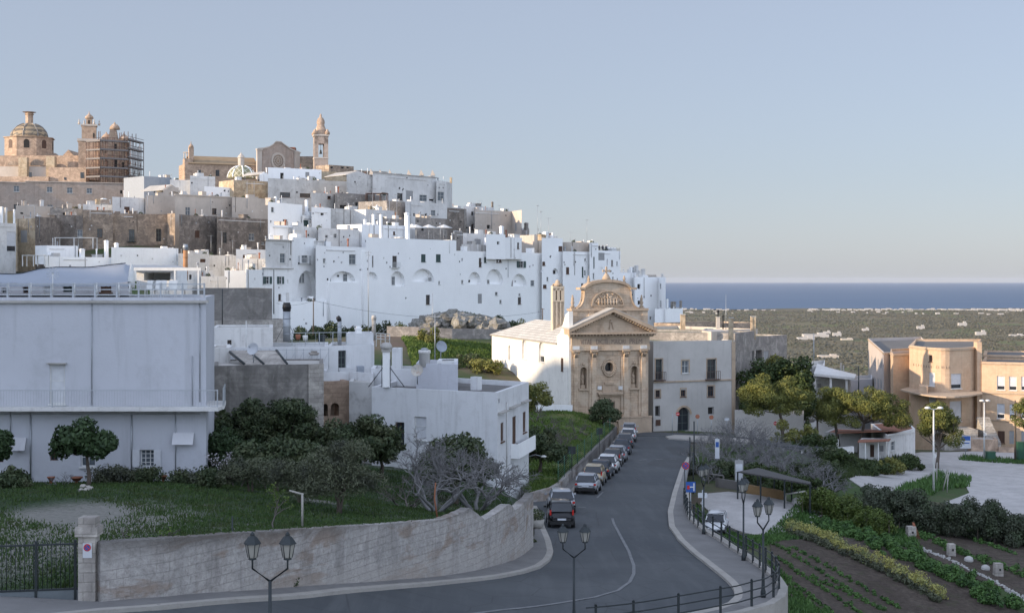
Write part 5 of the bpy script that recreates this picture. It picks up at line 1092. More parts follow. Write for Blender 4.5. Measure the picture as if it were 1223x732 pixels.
def dish(label,px,py,Y,rad,mat='galv',az=-.5,base_y=None):
 c_=P(px,py,Y);rt=empty('satellite_dish',c_-Vector((0,0,rad+.5)),label,'satellite dish');d=Vector((math.sin(az),-math.cos(az),.35)).normalized();a=d.orthogonal().normalized();b=d.cross(a);mb=MB();vs=[c_-d*.12];fs=[]
 for i in range(1,5):
  for k in range(20):t_=2*math.pi*k/20;rr=rad*i/4;vs.append(c_+(a*math.cos(t_)+b*math.sin(t_))*rr+d*(.12*(i/4)**2-.12))
 for k in range(20):fs.append((0,1+k,1+(k+1)%20))
 for i in range(3):
  for k in range(20):fs.append((1+i*20+k,1+(i+1)*20+k,1+(i+1)*20+(k+1)%20,1+i*20+(k+1)%20))
 n0=len(vs);vs2=[v-d*.03 for v in vs];mb.add(vs,fs,0,True);mb.add(vs2,fs,0,True);mb.build('reflector',M[mat],rt)
 mb=MB();mb.tube([c_-Vector((0,0,rad+.5))-d*.15,c_-d*.15],.04,6);mb.build('mast',M['galv'],rt);mb=MB();mb.tube([c_-b*rad*.9,c_+d*rad*.9],.015,4);mb.box(c_+d*rad*.9,(.08,.08,.08));mb.build('feed_arm',M['galv'],rt)
dish('large pale grey satellite dish above the slanting skylight',301.5,416.5,101,.44,'plate',-.35)
flue('thick galvanised double flue with a black cowl beside the block wall',342.5,371,408,116,.30,'galv','black',0,True)
mb=MB();mb.tube([P(349,371,116),P(349,408,116)],.07,8)
old,of_,ozt,_=house('old dark stained stone ruin wall rising behind the garden trees',[(256,99),(368,101),(386,101.5)],436,540,D=7,mat='block',name='stone_ruin',cat='building',yref=100,back=[(386,108),(256,107)],par=.1)
mb=MB();f2=of_[1];fbox(mb,f2,0,f2.L,ozt-7,ozt+.02,.004,.12);mb.build('corner_pier',M['block_light'],old)
rl=empty('wire_fence',P(300,435,103),'thin bent wire fence on top of the white parapet','fence');fw=Face(XY(250,107.6),XY(392,109.6));zt2=zat(414.5,109);mb=MB()
for i in range(15):u=fw.L*i/14;mb.tube([fw.W(u,zt2-1.7,.4),fw.W(u,zt2-.1,.4)],.02,4);mb.tube([fw.W(u,zt2-1.6,.4),fw.W(min(u+.6,fw.L),zt2-.4,.4)],.012,3)
mb.tube([fw.W(0,zt2-.2,.4),fw.W(fw.L,zt2-.2,.4)],.015,4);mb.build('mesh',M['galv'],rl)
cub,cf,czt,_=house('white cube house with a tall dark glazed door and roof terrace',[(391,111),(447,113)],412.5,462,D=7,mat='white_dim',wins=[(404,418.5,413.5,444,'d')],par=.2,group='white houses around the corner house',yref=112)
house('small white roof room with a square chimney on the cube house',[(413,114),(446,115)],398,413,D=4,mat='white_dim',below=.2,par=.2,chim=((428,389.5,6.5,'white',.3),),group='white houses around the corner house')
flue('grey roof flue with a black wind cowl on the cube house',405.5,383,412,113.5,.16,'galv','black',-.15)
flue('sunlit pale square chimney beside the steel stair rail',446.5,382,406,116,.17,'kerb','roof_grey')
srf=Face(XY(449,116),XY(465,118));zs_=zat(408,116);sr_=empty('roof_railing',srf.W(0,zs_),'short sunlit white rail on the roof beside the pale chimney','railing')
for k in range(4):mb=MB();u=srf.L*k/3;fbox(mb,srf,u-.03,u+.03,zs_-.4,zs_+.75-.2*k/3,0,.05);mb.build('post',M['frame_w'],sr_)
mb=MB()
for z in(.25,.5,.72):mb.tube([srf.W(0,zs_+z,0),srf.W(srf.L,zs_+z-.2,0)],.035,5)
mb.build('rail',M['frame_w'],sr_)
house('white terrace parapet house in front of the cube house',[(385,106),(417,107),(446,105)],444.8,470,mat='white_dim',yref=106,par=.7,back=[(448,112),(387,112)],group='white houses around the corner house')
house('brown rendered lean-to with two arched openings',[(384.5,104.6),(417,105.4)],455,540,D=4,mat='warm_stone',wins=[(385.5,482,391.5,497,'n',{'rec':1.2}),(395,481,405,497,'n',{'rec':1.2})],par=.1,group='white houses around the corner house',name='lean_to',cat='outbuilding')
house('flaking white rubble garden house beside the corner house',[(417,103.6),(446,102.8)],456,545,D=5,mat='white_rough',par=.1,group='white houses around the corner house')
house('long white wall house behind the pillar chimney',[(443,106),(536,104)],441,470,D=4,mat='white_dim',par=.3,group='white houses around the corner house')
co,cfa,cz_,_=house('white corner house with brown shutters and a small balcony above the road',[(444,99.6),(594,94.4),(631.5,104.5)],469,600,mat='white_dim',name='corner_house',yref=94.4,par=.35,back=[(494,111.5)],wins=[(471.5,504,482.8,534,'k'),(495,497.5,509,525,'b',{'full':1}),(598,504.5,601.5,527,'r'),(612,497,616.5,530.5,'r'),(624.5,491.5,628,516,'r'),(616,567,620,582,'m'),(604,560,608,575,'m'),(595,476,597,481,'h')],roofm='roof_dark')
g=cfa[1]
for x0,y0,x1,y1 in((594.5,491,603,492.5),(608,484.5,617,486),(622,478.5,629.5,480)):
 o=mkop(g,x0,y0,x1,y1,'h');mb=MB();fbox(mb,g,o['u0'],o['u1'],o['z0'],o['z0']+.1,.004,.35);mb.build('window_hood',M['roof_grey'],co)
o=mkop(g,610,529,631,543,'h');mb=MB();o['u1']=min(o['u1'],g.L-.4);fbox(mb,g,o['u0'],o['u1'],o['z0']+.1,o['z0']+.24,.004,.6);fbox(mb,g,o['u0'],o['u1'],o['z0']+.24,o['z0']+1.1,.5,.6);fbox(mb,g,o['u0'],o['u0']+.1,o['z0']+.24,o['z0']+1.1,.004,.5);mb.build('balcony',M['white'],co)
mb=MB();u,z=g.hit(604.5,480);mb.tube([g.W(u,z,.05),g.W(u,z-4.5,.05)],.05,6);mb.build('drainpipe',M['white_old'],co)
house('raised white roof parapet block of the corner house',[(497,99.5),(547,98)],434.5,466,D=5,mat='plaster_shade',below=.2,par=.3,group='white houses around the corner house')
house('small white stair house with a dark slab roof on the corner house',[(522,101),(547,101)],431,452,D=3,mat='white_dim',below=.2,par=.05,roofm='roof_dark',group='white houses around the corner house',wins=[(523,434,527,441,'h')])
q=P(466,462,97);ch=empty('pillar_chimney',q,'tall white pillar chimney braced with iron stays on the wall edge','chimney');mb=MB();t_=P(461.5,420,99);bse=P(461.5,462,99)
mb.box(bse.lerp(t_,.5),(.48,.48,t_.z-bse.z));mb.build('shaft',M['white'],ch);mb=MB();mb.box(t_+Vector((0,0,.1)),(.62,.62,.2));mb.lathe([(.4,.2),(.42,.35),(.3,.6),(.05,.66)],t_,10);mb.build('cap',M['roof_grey'],ch)
for s_ in(-1,1):mb=MB();mb.tube([bse.lerp(t_,.55)+Vector((s_*.25,0,0)),bse+Vector((s_*1.25,0,0))],.03,5);mb.build('stay',M['iron'],ch)
for s_ in(-1,1):mb=MB();mb.box(bse.lerp(t_,.4)+Vector((s_*.3,-.26,0)),(.04,.04,(t_.z-bse.z)*.8));mb.build('iron_strap',M['iron'],ch)
q=P(507,437.5,99.5);tk=empty('water_tank',q,'white cylindrical water tank with a grey lid on the parapet block','water tank');mb=MB();mb.lathe([(.38,0),(.38,.9),(.43,.92),(.43,1.12),(.4,1.14)],q,20);mb.build('drum',M['white_old'],tk);mb=MB();mb.lathe([(.25,1.14),(.25,1.25),(.1,1.3)],q,16);mb.build('lid',M['galv'],tk)
dish('rust streaked round satellite dish in front of the water tank',498,442,97,.42,'rust_dish' if 'rust_dish' in M else 'clay',-.2)
dish('dark grey satellite dish against the green field',527.5,413.5,104,.43,'greyblue',.5)
house('squat white roof chimney beside the stair house',[(570,98),(575.5,98.4)],450,464,D=.6,mat='white_dim',below=.1,par=.05,name='roof_chimney',cat='chimney')
house('tapered white roof stack between the flue and the tank',[(468,107),(479,107)],416,440,D=1.5,mat='white_dim',below=.1,par=.05,name='roof_stack',cat='chimney')
house('square blue box locker on the white terrace',[(427,107.5),(435,107.6)],437.5,446,D=1,mat='greyblue',below=.1,par=.02,name='storage_box',cat='box')
pole('thin aerial pole above the grey satellite dish',519.5,375,440,104,.04,'galv','mast',((.2,.7),))
pole('thin white pole in front of the block wall',294,383,425,110,.05,'frame_w','mast')
pole('slim black roof pipe left of the block wall',265.5,345,395,122,.05,'iron','mast')
pole('dark drain pole at the corner of the block building',327,322,375,126,.05,'iron','mast')
q=P(384,404,112);bx=empty('water_box',q,'dark square water box on the fenced roof terrace','water tank');mb=MB();mb.box(q,(.5,.5,.55));mb.build('box',M['iron'],bx)
rf=Face(XY(350,110.5),XY(415,112));zz0=zat(412,111);rr_=empty('roof_railing',rf.W(0,zz0),'thin grey pipe railing round the cluttered roof terrace','railing');rail_on(rr_,rf,0,rf.L,zz0,-.4,.95,'galv',.55,1.0)
for x,y,lbl,m in((356,404,'small terracotta object heap on the roof terrace','clay'),(364.5,405,'pale plastic bucket on the roof terrace','frame_w')):
 q=P(x,y,111);mb=MB();mb.lathe([(.16,-.1),(.22,.25),(.18,.3)],q,10);tag(mb.build('bucket',M[m],origin=q),lbl,'bucket')
q=on(104,722,zr);zt_=zat(640,q.y);w=.52;gt=empty('gate_pillar',q,'square pale stone gate pillar with a stepped cap and parking sign','pillar')
mb=MB();mb.box((q.x,q.y+.2,(q.z-.3+zt_)/2),(w,w,zt_-q.z+.3));mb.build('shaft',M['block_light'],gt);mb=MB();mb.box((q.x,q.y+.2,zt_+.14),(w*1.32,w*1.32,.28));mb.box((q.x,q.y+.2,zt_+.42),(w*1.0,w*1.0,.3));mb.build('cap',M['block_light'],gt)
mb=MB();c_=Vector((q.x+.03,q.y+.2-w/2-.012,zat(653,q.y)))
mb.slab([c_+Vector((-.14,0,.1-.42)),c_+Vector((.14,0,-.32)),c_+Vector((.14,0,.14)),c_+Vector((-.14,0,.14))],(0,-.01,0));pl_=mb.build('sign_plate',M['plate'],gt)
mb=MB();mb.slab([c_+Vector((.115*math.cos(a*math.pi/8),-.012,.115*math.sin(a*math.pi/8)))for a in range(16)],(0,-.005,0));mb.build('red_ring',M['red'],pl_);mb=MB();mb.slab([c_+Vector((.08*math.cos(a*math.pi/8),-.018,.08*math.sin(a*math.pi/8)))for a in range(16)],(0,-.005,0));mb.build('blue_disc',M['blue'],pl_)
mb=MB();mb.slab([c_+Vector((-.07,-.025,.05)),c_+Vector((-.05,-.025,.07)),c_+Vector((.07,-.025,-.05)),c_+Vector((.05,-.025,-.07))],(0,-.004,0));mb.build('red_bar',M['red'],pl_)
g0=on(92,720,zr);g1=Vector((XY(-80,43.5)[0],43.5,g0.z+.15));fg=Face((g1.x,g1.y),(g0.x,g0.y+.15));gt2=empty('iron_gate',fg.W(0,g0.z),'wide grey iron bar gate with a solid lower panel','gate')
zt1=zat(650,44);zb1_=zat(706,44)
mb=MB();n=int(fg.L/.13)
for i in range(n+1):u=fg.L*i/n;mb.tube([fg.W(u,zb1_),fg.W(u,zt1+.12)],.012,4)
mb.build('bars',M['iron'],gt2);mb=MB();fbox(mb,fg,0,fg.L,g0.z+.06,zb1_,-.02,.02);mb.build('lower_panel',M['gate_panel'],gt2);mb=MB();fbox(mb,fg,0,fg.L,zt1-.05,zt1,-.03,.03);fbox(mb,fg,0,fg.L,zb1_+.0,zb1_+.06,-.03,.03)
mb.build('rails',M['iron'],gt2)
for px in(43,90):u,_=fg.hit(px,700);mb=MB();fbox(mb,fg,u-.04,u+.04,g0.z,zt1+.1,-.04,.04);mb.build('gate_post',M['iron'],gt2)
pole('slim grey metal pole standing against the garden wall',277.5,616,711,49.3,.035,'iron','pole')
# == CHURCH
def arch_pts(f,uc,z0,w,h,o=0,n=12,k=1.0):
 r=w/2;return[f.W(uc-r,z0,o),f.W(uc+r,z0,o)]+[f.W(uc+r*math.cos(math.pi*j/n),z0+h-r*k+r*k*math.sin(math.pi*j/n),o)for j in range(n+1)]
def on_f(f,px,py):return f.hit(px,py)
_a=Vector(XY(680,166));_d=Vector((1,.3)).normalized();_k=(779.5-CX)/F
_u=(_k*_a.y-_a.x)/(_d.x-_k*_d.y);FC=Face(_a,_a+_d*_u)
nv=Vector((-FC.n.x,-FC.n.y));NV=Vector((nv.x,nv.y,0));FN=Vector((FC.n.x,FC.n.y,0))
chb=empty('church',FC.W(FC.L/2,zat(518,168)),'baroque ochre church with white nave, pediment and curved top gable beside the road','church')
U=lambda px,py=450:FC.hit(px,py)[0]
ZC=lambda px,py:FC.hit(px,py)[1]
u0,u1=.25,FC.L-.55;zb_,ze=-20.0,ZC(728,411.5)
ops=[]
def o4(x0,y0,x1,y1,**k):o=mkop(FC,x0,y0,x1,y1,'x',**k);o.setdefault('rec',.9);ops.append(o);return o
nl=o4(693,438.5,700.3,464,arch=True,back=True,rec=.75);nr=o4(753.6,437,760.8,463,arch=True,back=True,rec=.75)
dr=o4(720,478.5,733.5,503,rec=.5);rs=o4(722.2,433,732,443.5,arch=True,back=True,rec=.8)
mb=MB();wall_grid(mb,FC,zb_,ze,ops,0,u0,u1)
mb.slab([FC.W(u0,zb_,-1.0),FC.W(u1,zb_,-1.0),FC.W(u1,ze,-1.0),FC.W(u0,ze,-1.0)],NV*.3)
for uu in(u0,u1):mb.quad(FC.W(uu,zb_,0),FC.W(uu,zb_,-1.3),FC.W(uu,ze,-1.3),FC.W(uu,ze,0))
mb.build('front_wall',M['church_stone'],chb)
mb=MB();fbox(mb,FC,rs['u0']+.05,rs['u1']-.05,rs['z0']+.05,rs['z1']-.1,-.79,-.74);mb.build('window',M['glass'],chb)
mb=MB();fbox(mb,FC,dr['u0'],dr['u1'],dr['z0'],dr['z1'],-.48,-.40)
for k in range(2):
 for j in range(3):
  w=(dr['u1']-dr['u0'])/2;fbox(mb,FC,dr['u0']+k*w+.1,dr['u0']+(k+1)*w-.1,dr['z0']+j*.8+.1,dr['z0']+j*.8+.7,-.40,-.37)
mb.build('door',M['frame_g'],chb)
for a,b in((683.5,717),(737.5,779)):mb=MB();fbox(mb,FC,U(a,500),U(b,500)if b<779 else u1+.25,zb_,ZC(728,499),.003,.45);fbox(mb,FC,U(a,500)-.05,(U(b,500)if b<779 else u1+.25)+.05,ZC(728,499),ZC(728,497.5),.003,.52);mb.build('plinth',M['church_trim'],chb)
pil=[]
for px,w in((687,4.6),(708.5,5.2),(746.5,5.2),(767.5,5.6)):
 c_=U(px,455);hw=w/10.1/2*1.0;z0,z1=ZC(728,497.5),ZC(728,426);mb=MB()
 fbox(mb,FC,c_-hw-.28,c_+hw+.28,z0,z1,.003,.18)
 fbox(mb,FC,c_-hw,c_+hw,z0+.45,z1,.18,.36);fbox(mb,FC,c_-hw-.12,c_+hw+.12,z0,z0+.25,.18,.50);fbox(mb,FC,c_-hw-.06,c_+hw+.06,z0+.25,z0+.45,.18,.43)
 po=mb.build('pilaster',M['church_stone'],chb)
 mb=MB();zc=z1
 for s_ in(-1,1):mb.tube([FC.W(c_+s_*(hw+.02),zc+.35,.36),FC.W(c_+s_*(hw+.16),zc+.55,.40),FC.W(c_+s_*(hw+.03),zc+.66,.42)],.09,6)
 for s_ in(-.6,0,.6):mb.tube([FC.W(c_+s_*hw,zc,.33),FC.W(c_+s_*hw*1.2,zc+.35,.45),FC.W(c_+s_*hw*1.1,zc+.42,.52)],[.1,.09,.05],6)
 fbox(mb,FC,c_-hw*.9,c_+hw*.9,zc,zc+.62,.05,.34);fbox(mb,FC,c_-hw-.2,c_+hw+.2,zc+.64,zc+.76,.003,.52)
 mb.build('capital',M['church_trim'],po)
 mb=MB();fbox(mb,FC,c_-.42-(.0),c_+.42,ZC(728,416.8),ZC(728,412.6),.30,.345);mb.build('repair_block',M['white_old'],po)
eb=MB();fbox(eb,FC,u0-.1,u1+.1,ZC(728,418.2),ZC(728,411.8),.003,.30);eb.build('architrave',M['church_stone'],chb)
eb=MB();fbox(eb,FC,u0-.05,u1+.05,ZC(728,411.8),ZC(728,402.5),-.9,.26);eb.build('frieze',M['church_trim'],chb)
cu0,cu1=U(676.5,397),U(781.5,397);z0,z1=ZC(728,399.3),ZC(728,396.6)
cu0,cu1=-.35,u1+.75
eb=MB();fbox(eb,FC,cu0+.25,cu1-.25,ZC(728,402.5),ZC(728,400.6),.003,.38);fbox(eb,FC,cu0,cu1,ZC(728,398.8),ZC(728,396.6),-.9,.95)
n=27
for i in range(n):u=cu0+.2+(cu1-cu0-.4)*i/(n-1);fbox(eb,FC,u-.09,u+.09,ZC(728,400.6),ZC(728,398.8),.2,.78)
eb.build('cornice',M['church_trim'],chb)
ap=FC.hit(729,372.5);ua=(cu0+cu1)/2;za=ap[1];zc1=ZC(728,396.6)
mb=MB();mb.slab([FC.W(cu0+.5,zc1,.05),FC.W(cu1-.5,zc1,.05),FC.W(ua,za-.1,.05)],NV*.6);mb.build('pediment_wall',M['church_stone'],chb)
mb=MB()
for s0,s1 in(((cu0,zc1),(ua,za)),((ua,za),(cu1,zc1))):
 a0,b0=s0,s1;t_=.42
 mb.slab([FC.W(a0[0],a0[1],.95),FC.W(b0[0],b0[1],.95),FC.W(b0[0],b0[1]+t_,.95),FC.W(a0[0],a0[1]+t_,.95)],NV*1.9)
 for i in range(1,17):
  t=i/17;u=a0[0]+(b0[0]-a0[0])*t;z=a0[1]+(b0[1]-a0[1])*t;fbox(mb,FC,u-.09,u+.09,z-.22,z+.01,.04,.75)
mb.build('raking_cornice',M['church_trim'],chb)
mb=MB();mb.slab([FC.W(cu0,zc1+.43,.97),FC.W(ua,za+.43,.97),FC.W(ua,za+.50,.97),FC.W(cu0,zc1+.50,.97)],NV*3.2);mb.slab([FC.W(cu1,zc1+.43,.97),FC.W(ua,za+.43,.97),FC.W(ua,za+.50,.97),FC.W(cu1,zc1+.50,.97)],NV*3.2);mb.build('pediment_roof',M['roof_grey'],chb)
mb=MB();zz0=(zc1+za)/2-.35
for s_ in(-.25,.25):mb.tube([FC.W(ua+s_,zz0-.5,.1),FC.W(ua+s_*.3,zz0+.5,.14)],.05,6)
mb.lathe([(.12,0),(.2,.15),(.12,.4)],FC.W(ua,zz0+.2,.12),8);mb.build('relief_ornament',M['church_trim'],chb)
FA=Face(FC.A-FC.n*1.3,FC.B-FC.n*1.3)
ha=lambda px,py:FA.hit(px,py)
a0,za0=ha(684,371.5);a1,_=ha(772,371.5);zl=za0
mb=MB();fbox(mb,FA,a0,a1,ze-.5,zl,-1.5,0)
for px in(686,706,751,770):uu=ha(px,385)[0];fbox(mb,FA,uu-.35,uu+.35,ze-.5,zl,.002,.12)
mb.build('attic_wall',M['church_stone'],chb)
mb=MB();fbox(mb,FA,a0-.2,a1+.2,zl,zl+.28,-1.6,.25);mb.build('attic_cornice',M['church_trim'],chb)
zc=zl+.28;L0,L1=ha(698,349)[0],ha(753.5,349)[0];zs1=ha(728,349)[1];zt_=ha(728,337)[1];um=(L0+L1)/2
prof=[]
for j in range(9):t=j/8*math.pi/2;prof.append((L0-.95+.95*math.sin(t)*1.0,zc+(zs1-zc)*(1-math.cos(t))))
left=prof[:];arc=[]
rise=zt_-zs1;half=(L1-L0)/2
for j in range(17):x=-1+2*j/16;arc.append((um+half*x,zs1+rise*math.sqrt(max(0,1-x*x*.93))-rise*math.sqrt(.07)*0))
right=[(2*um-u,z)for u,z in left[::-1]]
mb=MB();mb.slab([FA.W(u,z,-.05)for u,z in left+arc+right],NV*1.1);mb.build('gable_wall',M['church_stone'],chb)
mb=MB()
for p_,q_ in zip(arc,arc[1:]):mb.slab([FA.W(p_[0],p_[1],.25),FA.W(q_[0],q_[1],.25),FA.W(q_[0],q_[1]+.32,.25),FA.W(p_[0],p_[1]+.32,.25)],NV*1.5)
for uu,s_ in((L0,-1),(L1,1)):fbox(mb,FA,min(uu,uu+s_*.55)-.1,max(uu,uu+s_*.55)+.1,arc[0][1]-.02,arc[0][1]+.26,-1.2,.3)
for pr in(left,right):
 for p_,q_ in zip(pr,pr[1:]):mb.slab([FA.W(p_[0],p_[1],.12),FA.W(q_[0],q_[1],.12),FA.W(q_[0]+.05,q_[1]+.14,.12),FA.W(p_[0]+.05,p_[1]+.14,.12)],NV*1.2)
mb.build('gable_cornice',M['church_trim'],chb)
mb=MB();hw_=(ha(744.5,364)[0]-ha(709,364)[0])/2;zb2=ha(728,364.3)[1];hh=ha(728,348.3)[1]-zb2
for j in range(16):a,b=math.pi*j/16,math.pi*(j+1)/16;mb.slab([FA.W(um+hw_*math.cos(a),zb2+hh*math.sin(a),-.04),FA.W(um+hw_*1.1*math.cos(a),zb2+hh*1.08*math.sin(a),-.04),FA.W(um+hw_*1.1*math.cos(b),zb2+hh*1.08*math.sin(b),-.04),FA.W(um+hw_*math.cos(b),zb2+hh*math.sin(b),-.04)],FN*.16)
fbox(mb,FA,um-hw_*1.1,um+hw_*1.1,zb2-.12,zb2,-.04,.12);lun=mb.build('lunette_frame',M['church_trim'],chb)
mb=MB();rr=random.Random(8)
for j in range(70):
 a=rr.uniform(.05,math.pi-.05);q_=math.sqrt(rr.uniform(.02,.85));c_=FA.W(um+hw_*q_*math.cos(a),zb2+.12+hh*.9*q_*math.sin(a),-.02);s_=rr.uniform(.08,.17)
 mb.lathe([(s_*.6,-s_),(s_,0),(s_*.5,s_*.8)],c_,6)
for j in range(7):u=um+hw_*(-.6+.2*j);mb.lathe([(.14,0),(.16,.4),(.09,.6),(.11,.72),(.04,.85)],FA.W(u,zb2+.02,.02),7)
mb.build('relief_figures',M['church_stone'],lun)
def pinn(px,yb,yt,nm='pinnacle',d=-.5):
 u,z=ha(px,yb);q_=FA.W(u,z,d);h=ha(px,yt)[1]-z;mb=MB()
 mb.box(q_+Vector((0,0,h*.12)),(.55,.55,h*.24),FA.d)
 mb.lathe([(.22,h*.24),(.27,h*.3),(.12,h*.36),(.2,h*.45),(.22,h*.55),(.12,h*.62),(.17,h*.7),(.16,h*.8),(.08,h*.86),(.11,h*.93),(.02,h)],q_,10);mb.build(nm,M['church_trim'],chb)
pinn(685.5,371.5,352);pinn(768,371.5,352);pinn(704.8,346,329);pinn(747.3,346,329)
u,z=ha(726,338);q_=FA.W(um,zt_+.28,-.5);mb=MB();hC=ha(726,318.5)[1]-q_.z
mb.lathe([(.55,0),(.42,.35),(.25,.6),(.16,.75)],q_,10);mb.box(q_+Vector((0,0,.7+(hC-.7)/2)),(.2,.2,hC-.7),FA.d);mb.box(q_+Vector((0,0,hC*.68)),(.85,.18,.2),FA.d)
for s_ in(-1,1):mb.box(q_+Vector((FA.d.x*s_*.42,FA.d.y*s_*.42,hC*.68)),(.1,.2,.3),FA.d)
mb.build('cross',M['church_trim'],chb)
uc,zc_=(rs['u0']+rs['u1'])/2,(rs['z0']+rs['z1'])/2
mb=MB()
for k in range(26):
 a=2*math.pi*k/26;r_=1;mb.lathe([(.10,-.12),(.17,0),(.10,.12)],FC.W(uc+.78*math.cos(a)*(1+.06*math.cos(4*a)),zc_-.08+.98*math.sin(a),.08),6)
for k in range(16):a=2*math.pi*k/16;b=2*math.pi*(k+1)/16;mb.slab([FC.W(uc+r0*math.cos(t),zc_-.05+r0*1.15*math.sin(t),.004)for r0,t in((.56,a),(.70,a),(.70,b),(.56,b))],FN*.2)
mb.build('rose_frame',M['church_trim'],chb)
for o in(nl,nr):
 c_=(o['u0']+o['u1'])/2;w=o['u1']-o['u0'];mb=MB()
 for s_ in(-1,1):fbox(mb,FC,c_+s_*(w/2+.12)-.1,c_+s_*(w/2+.12)+.1,o['z0']-.1,o['z1']-w/2,.004,.14)
 for k in range(10):a,b=math.pi*k/10,math.pi*(k+1)/10;zz_c=o['z1']-w/2;mb.slab([FC.W(c_+r0*math.cos(t),zz_c+r0*math.sin(t),.004)for r0,t in((w/2+.02,a),(w/2+.22,a),(w/2+.22,b),(w/2+.02,b))],FN*.16)
 fbox(mb,FC,c_-w/2-.25,c_+w/2+.25,o['z0']-.22,o['z0']-.02,.004,.28);mb.lathe([(.16,0),(.2,.15),(.05,.35)],FC.W(c_,o['z1']+.22,.08),8)
 ni=mb.build('niche_frame',M['church_trim'],chb)
 mb=MB();b_=FC.W(c_,o['z0'],-.36);mb.box(b_+Vector((0,0,.22)),(.5,.4,.44),FC.d);mb.lathe([(.2,.44),(.24,.7),(.19,1.1),(.23,1.35),(.2,1.52),(.07,1.6),(.10,1.68),(.11,1.78),(.02,1.88)],b_,10)
 mb.tube([b_+Vector((.15,0,1.45)),b_+Vector((.22,-.1,1.2)),b_+Vector((.05,-.22,1.15))],.055,6);mb.tube([b_+Vector((-.15,0,1.45)),b_+Vector((-.24,-.05,1.2)),b_+Vector((-.12,-.2,1.05))],.055,6)
 mb.build('statue',M['church_trim'],ni)
mb=MB();p0,p1=U(712.5,468),U(742,468);zh=ZC(727,470.3)
fbox(mb,FC,p0,p1,zh,zh+.22,.003,.75);fbox(mb,FC,p0+.2,p1-.2,zh-.22,zh,.003,.5);fbox(mb,FC,p0+.4,p1-.4,zh-.95,zh-.22,.003,.22)
for s_ in(dr['u0'],dr['u1']):fbox(mb,FC,s_-(.45 if s_==dr['u0']else 0),s_+(.45 if s_==dr['u1']else 0),ZC(728,503),dr['z1'],.003,.28)
fbox(mb,FC,dr['u0']-.45,dr['u1']+.45,dr['z1'],dr['z1']+.3,.003,.3)
fbox(mb,FC,p0+.7,p1-.7,zh+.22,zh+1.1,.003,.12);fbox(mb,FC,p0+1.0,p1-1.0,zh+1.1,zh+1.35,.003,.25);mb.build('portal',M['church_trim'],chb)
for px in(715,740):mb=MB();uu,z=FC.hit(px,465);fbox(mb,FC,uu-.25,uu+.25,z,z+.42,.3,.34);mb.build('repair_block',M['white_old'],chb)
mb=MB();fbox(mb,FC,U(714,420),U(741,420),ZC(728,424),ZC(728,419.4),.003,.06);mb.build('inscription_panel',M['church_trim'],chb)
def text_mesh(s,size,f,u,z,o,mat,parent,width=None,depth=.012,name='lettering'):
 cu=bpy.data.curves.new('lettering','FONT');cu.body=s;cu.size=size;cu.extrude=depth;to=bpy.data.objects.new('lettering',cu);col.objects.link(to)
 dg=bpy.context.evaluated_depsgraph_get();me=bpy.data.meshes.new_from_object(to.evaluated_get(dg));bpy.data.objects.remove(to)
 xs=[v.co.x for v in me.vertices];w=max(xs)-min(xs);sx=(width/w)if width else 1
 vs=[f.W(u+(v.co.x-min(xs))*sx,z+v.co.y,o+v.co.z)for v in me.vertices];mb=MB();mb.add(vs,[list(p.vertices)for p in me.polygons]);ob=mb.build(name,mat,parent);return ob
M['letter']=plain_mat('weathered_dark_lettering',(.20,.15,.12),.9)
for s_,xa,xb in(('VITAE',692.5,706),('DICTE',711,726),('MAIORI',729.5,746),('PREM',751,766)):
 text_mesh(s_,.82,FC,U(xa,408),ZC(728,410.6),.27,M['letter'],chb,U(xb,408)-U(xa,408))
nb=Vector((FC.A.x,FC.A.y));SW=Face(nb+nv*33.0,nb)
nzt=zat(405,185)
ops=[]
for x0,y0,x1,y1,k in((623.3,404,629.5,429,'b'),(643.3,407.5,650,432.5,'b'),(607,412,609.5,430,'b'),(670.8,427.5,673.3,443,'k')):
 o=mkop(SW,x0,y0,x1,y1,k,arch=(k=='b'),rec=.28);ops.append(o)
nw=empty('church_nave',SW.W(0,-18),None)if False else None
mb=MB();wall_grid(mb,SW,-20,nzt,ops,0,0,SW.L);en=SW.W(SW.L,0,0)
W_=9.0;dd=Vector((FC.d.x,FC.d.y,0))
A0=SW.W(0,-20);mb.quad(A0,A0+dd*W_,A0+dd*W_+Vector((0,0,nzt+20)),A0+Vector((0,0,nzt+20)))
B0=SW.W(SW.L,-20)+dd*W_;mb.quad(A0+dd*W_,B0,B0+Vector((0,0,nzt+20)),A0+dd*W_+Vector((0,0,nzt+20)))
mb.build('nave_wall',M['nave_white'],chb)
for o in ops:
 put_window(SW,chb,o)
t=NT('nave_roof_tiles');p=t.pos();sp=t.N("ShaderNodeSeparateXYZ",{0:p});ca,sa=FC.d.x,FC.d.y
uu_=t.mathn('ADD',t.mathn('MULTIPLY',sp.outputs[0],ca),t.mathn('MULTIPLY',sp.outputs[1],sa));vv_=t.mathn('ADD',t.mathn('MULTIPLY',sp.outputs[0],-sa),t.mathn('MULTIPLY',sp.outputs[1],ca))
br=t.N("ShaderNodeTexBrick",{'Vector':t.N("ShaderNodeCombineXYZ",{0:vv_,1:uu_,2:0.0}).outputs[0],'Color1':(.62,.60,.55,1),'Color2':(.50,.48,.44,1),'Mortar':(.30,.28,.25,1),'Scale':1.0,'Mortar Size':.05,'Brick Width':.9,'Row Height':.55})
n_=t.noise(p,1.5,5,.6);M['nave_roof']=t.out(t.mix(t.ramp(n_,.4,.7,0,.35),br.outputs['Color'],(.3,.28,.25)),.9,br.outputs['Fac'],-.05,.6)
rz=nzt+2.2;L_=SW.L
e0,e1=SW.W(-.2,nzt,.25),SW.W(L_-4.2,nzt,.25);r0,r1=SW.W(6,rz,-W_/2),SW.W(L_-4.2,rz,-W_/2);o0,o1=SW.W(-.2,nzt,-W_-.2),SW.W(L_-4.2,nzt,-W_-.2)
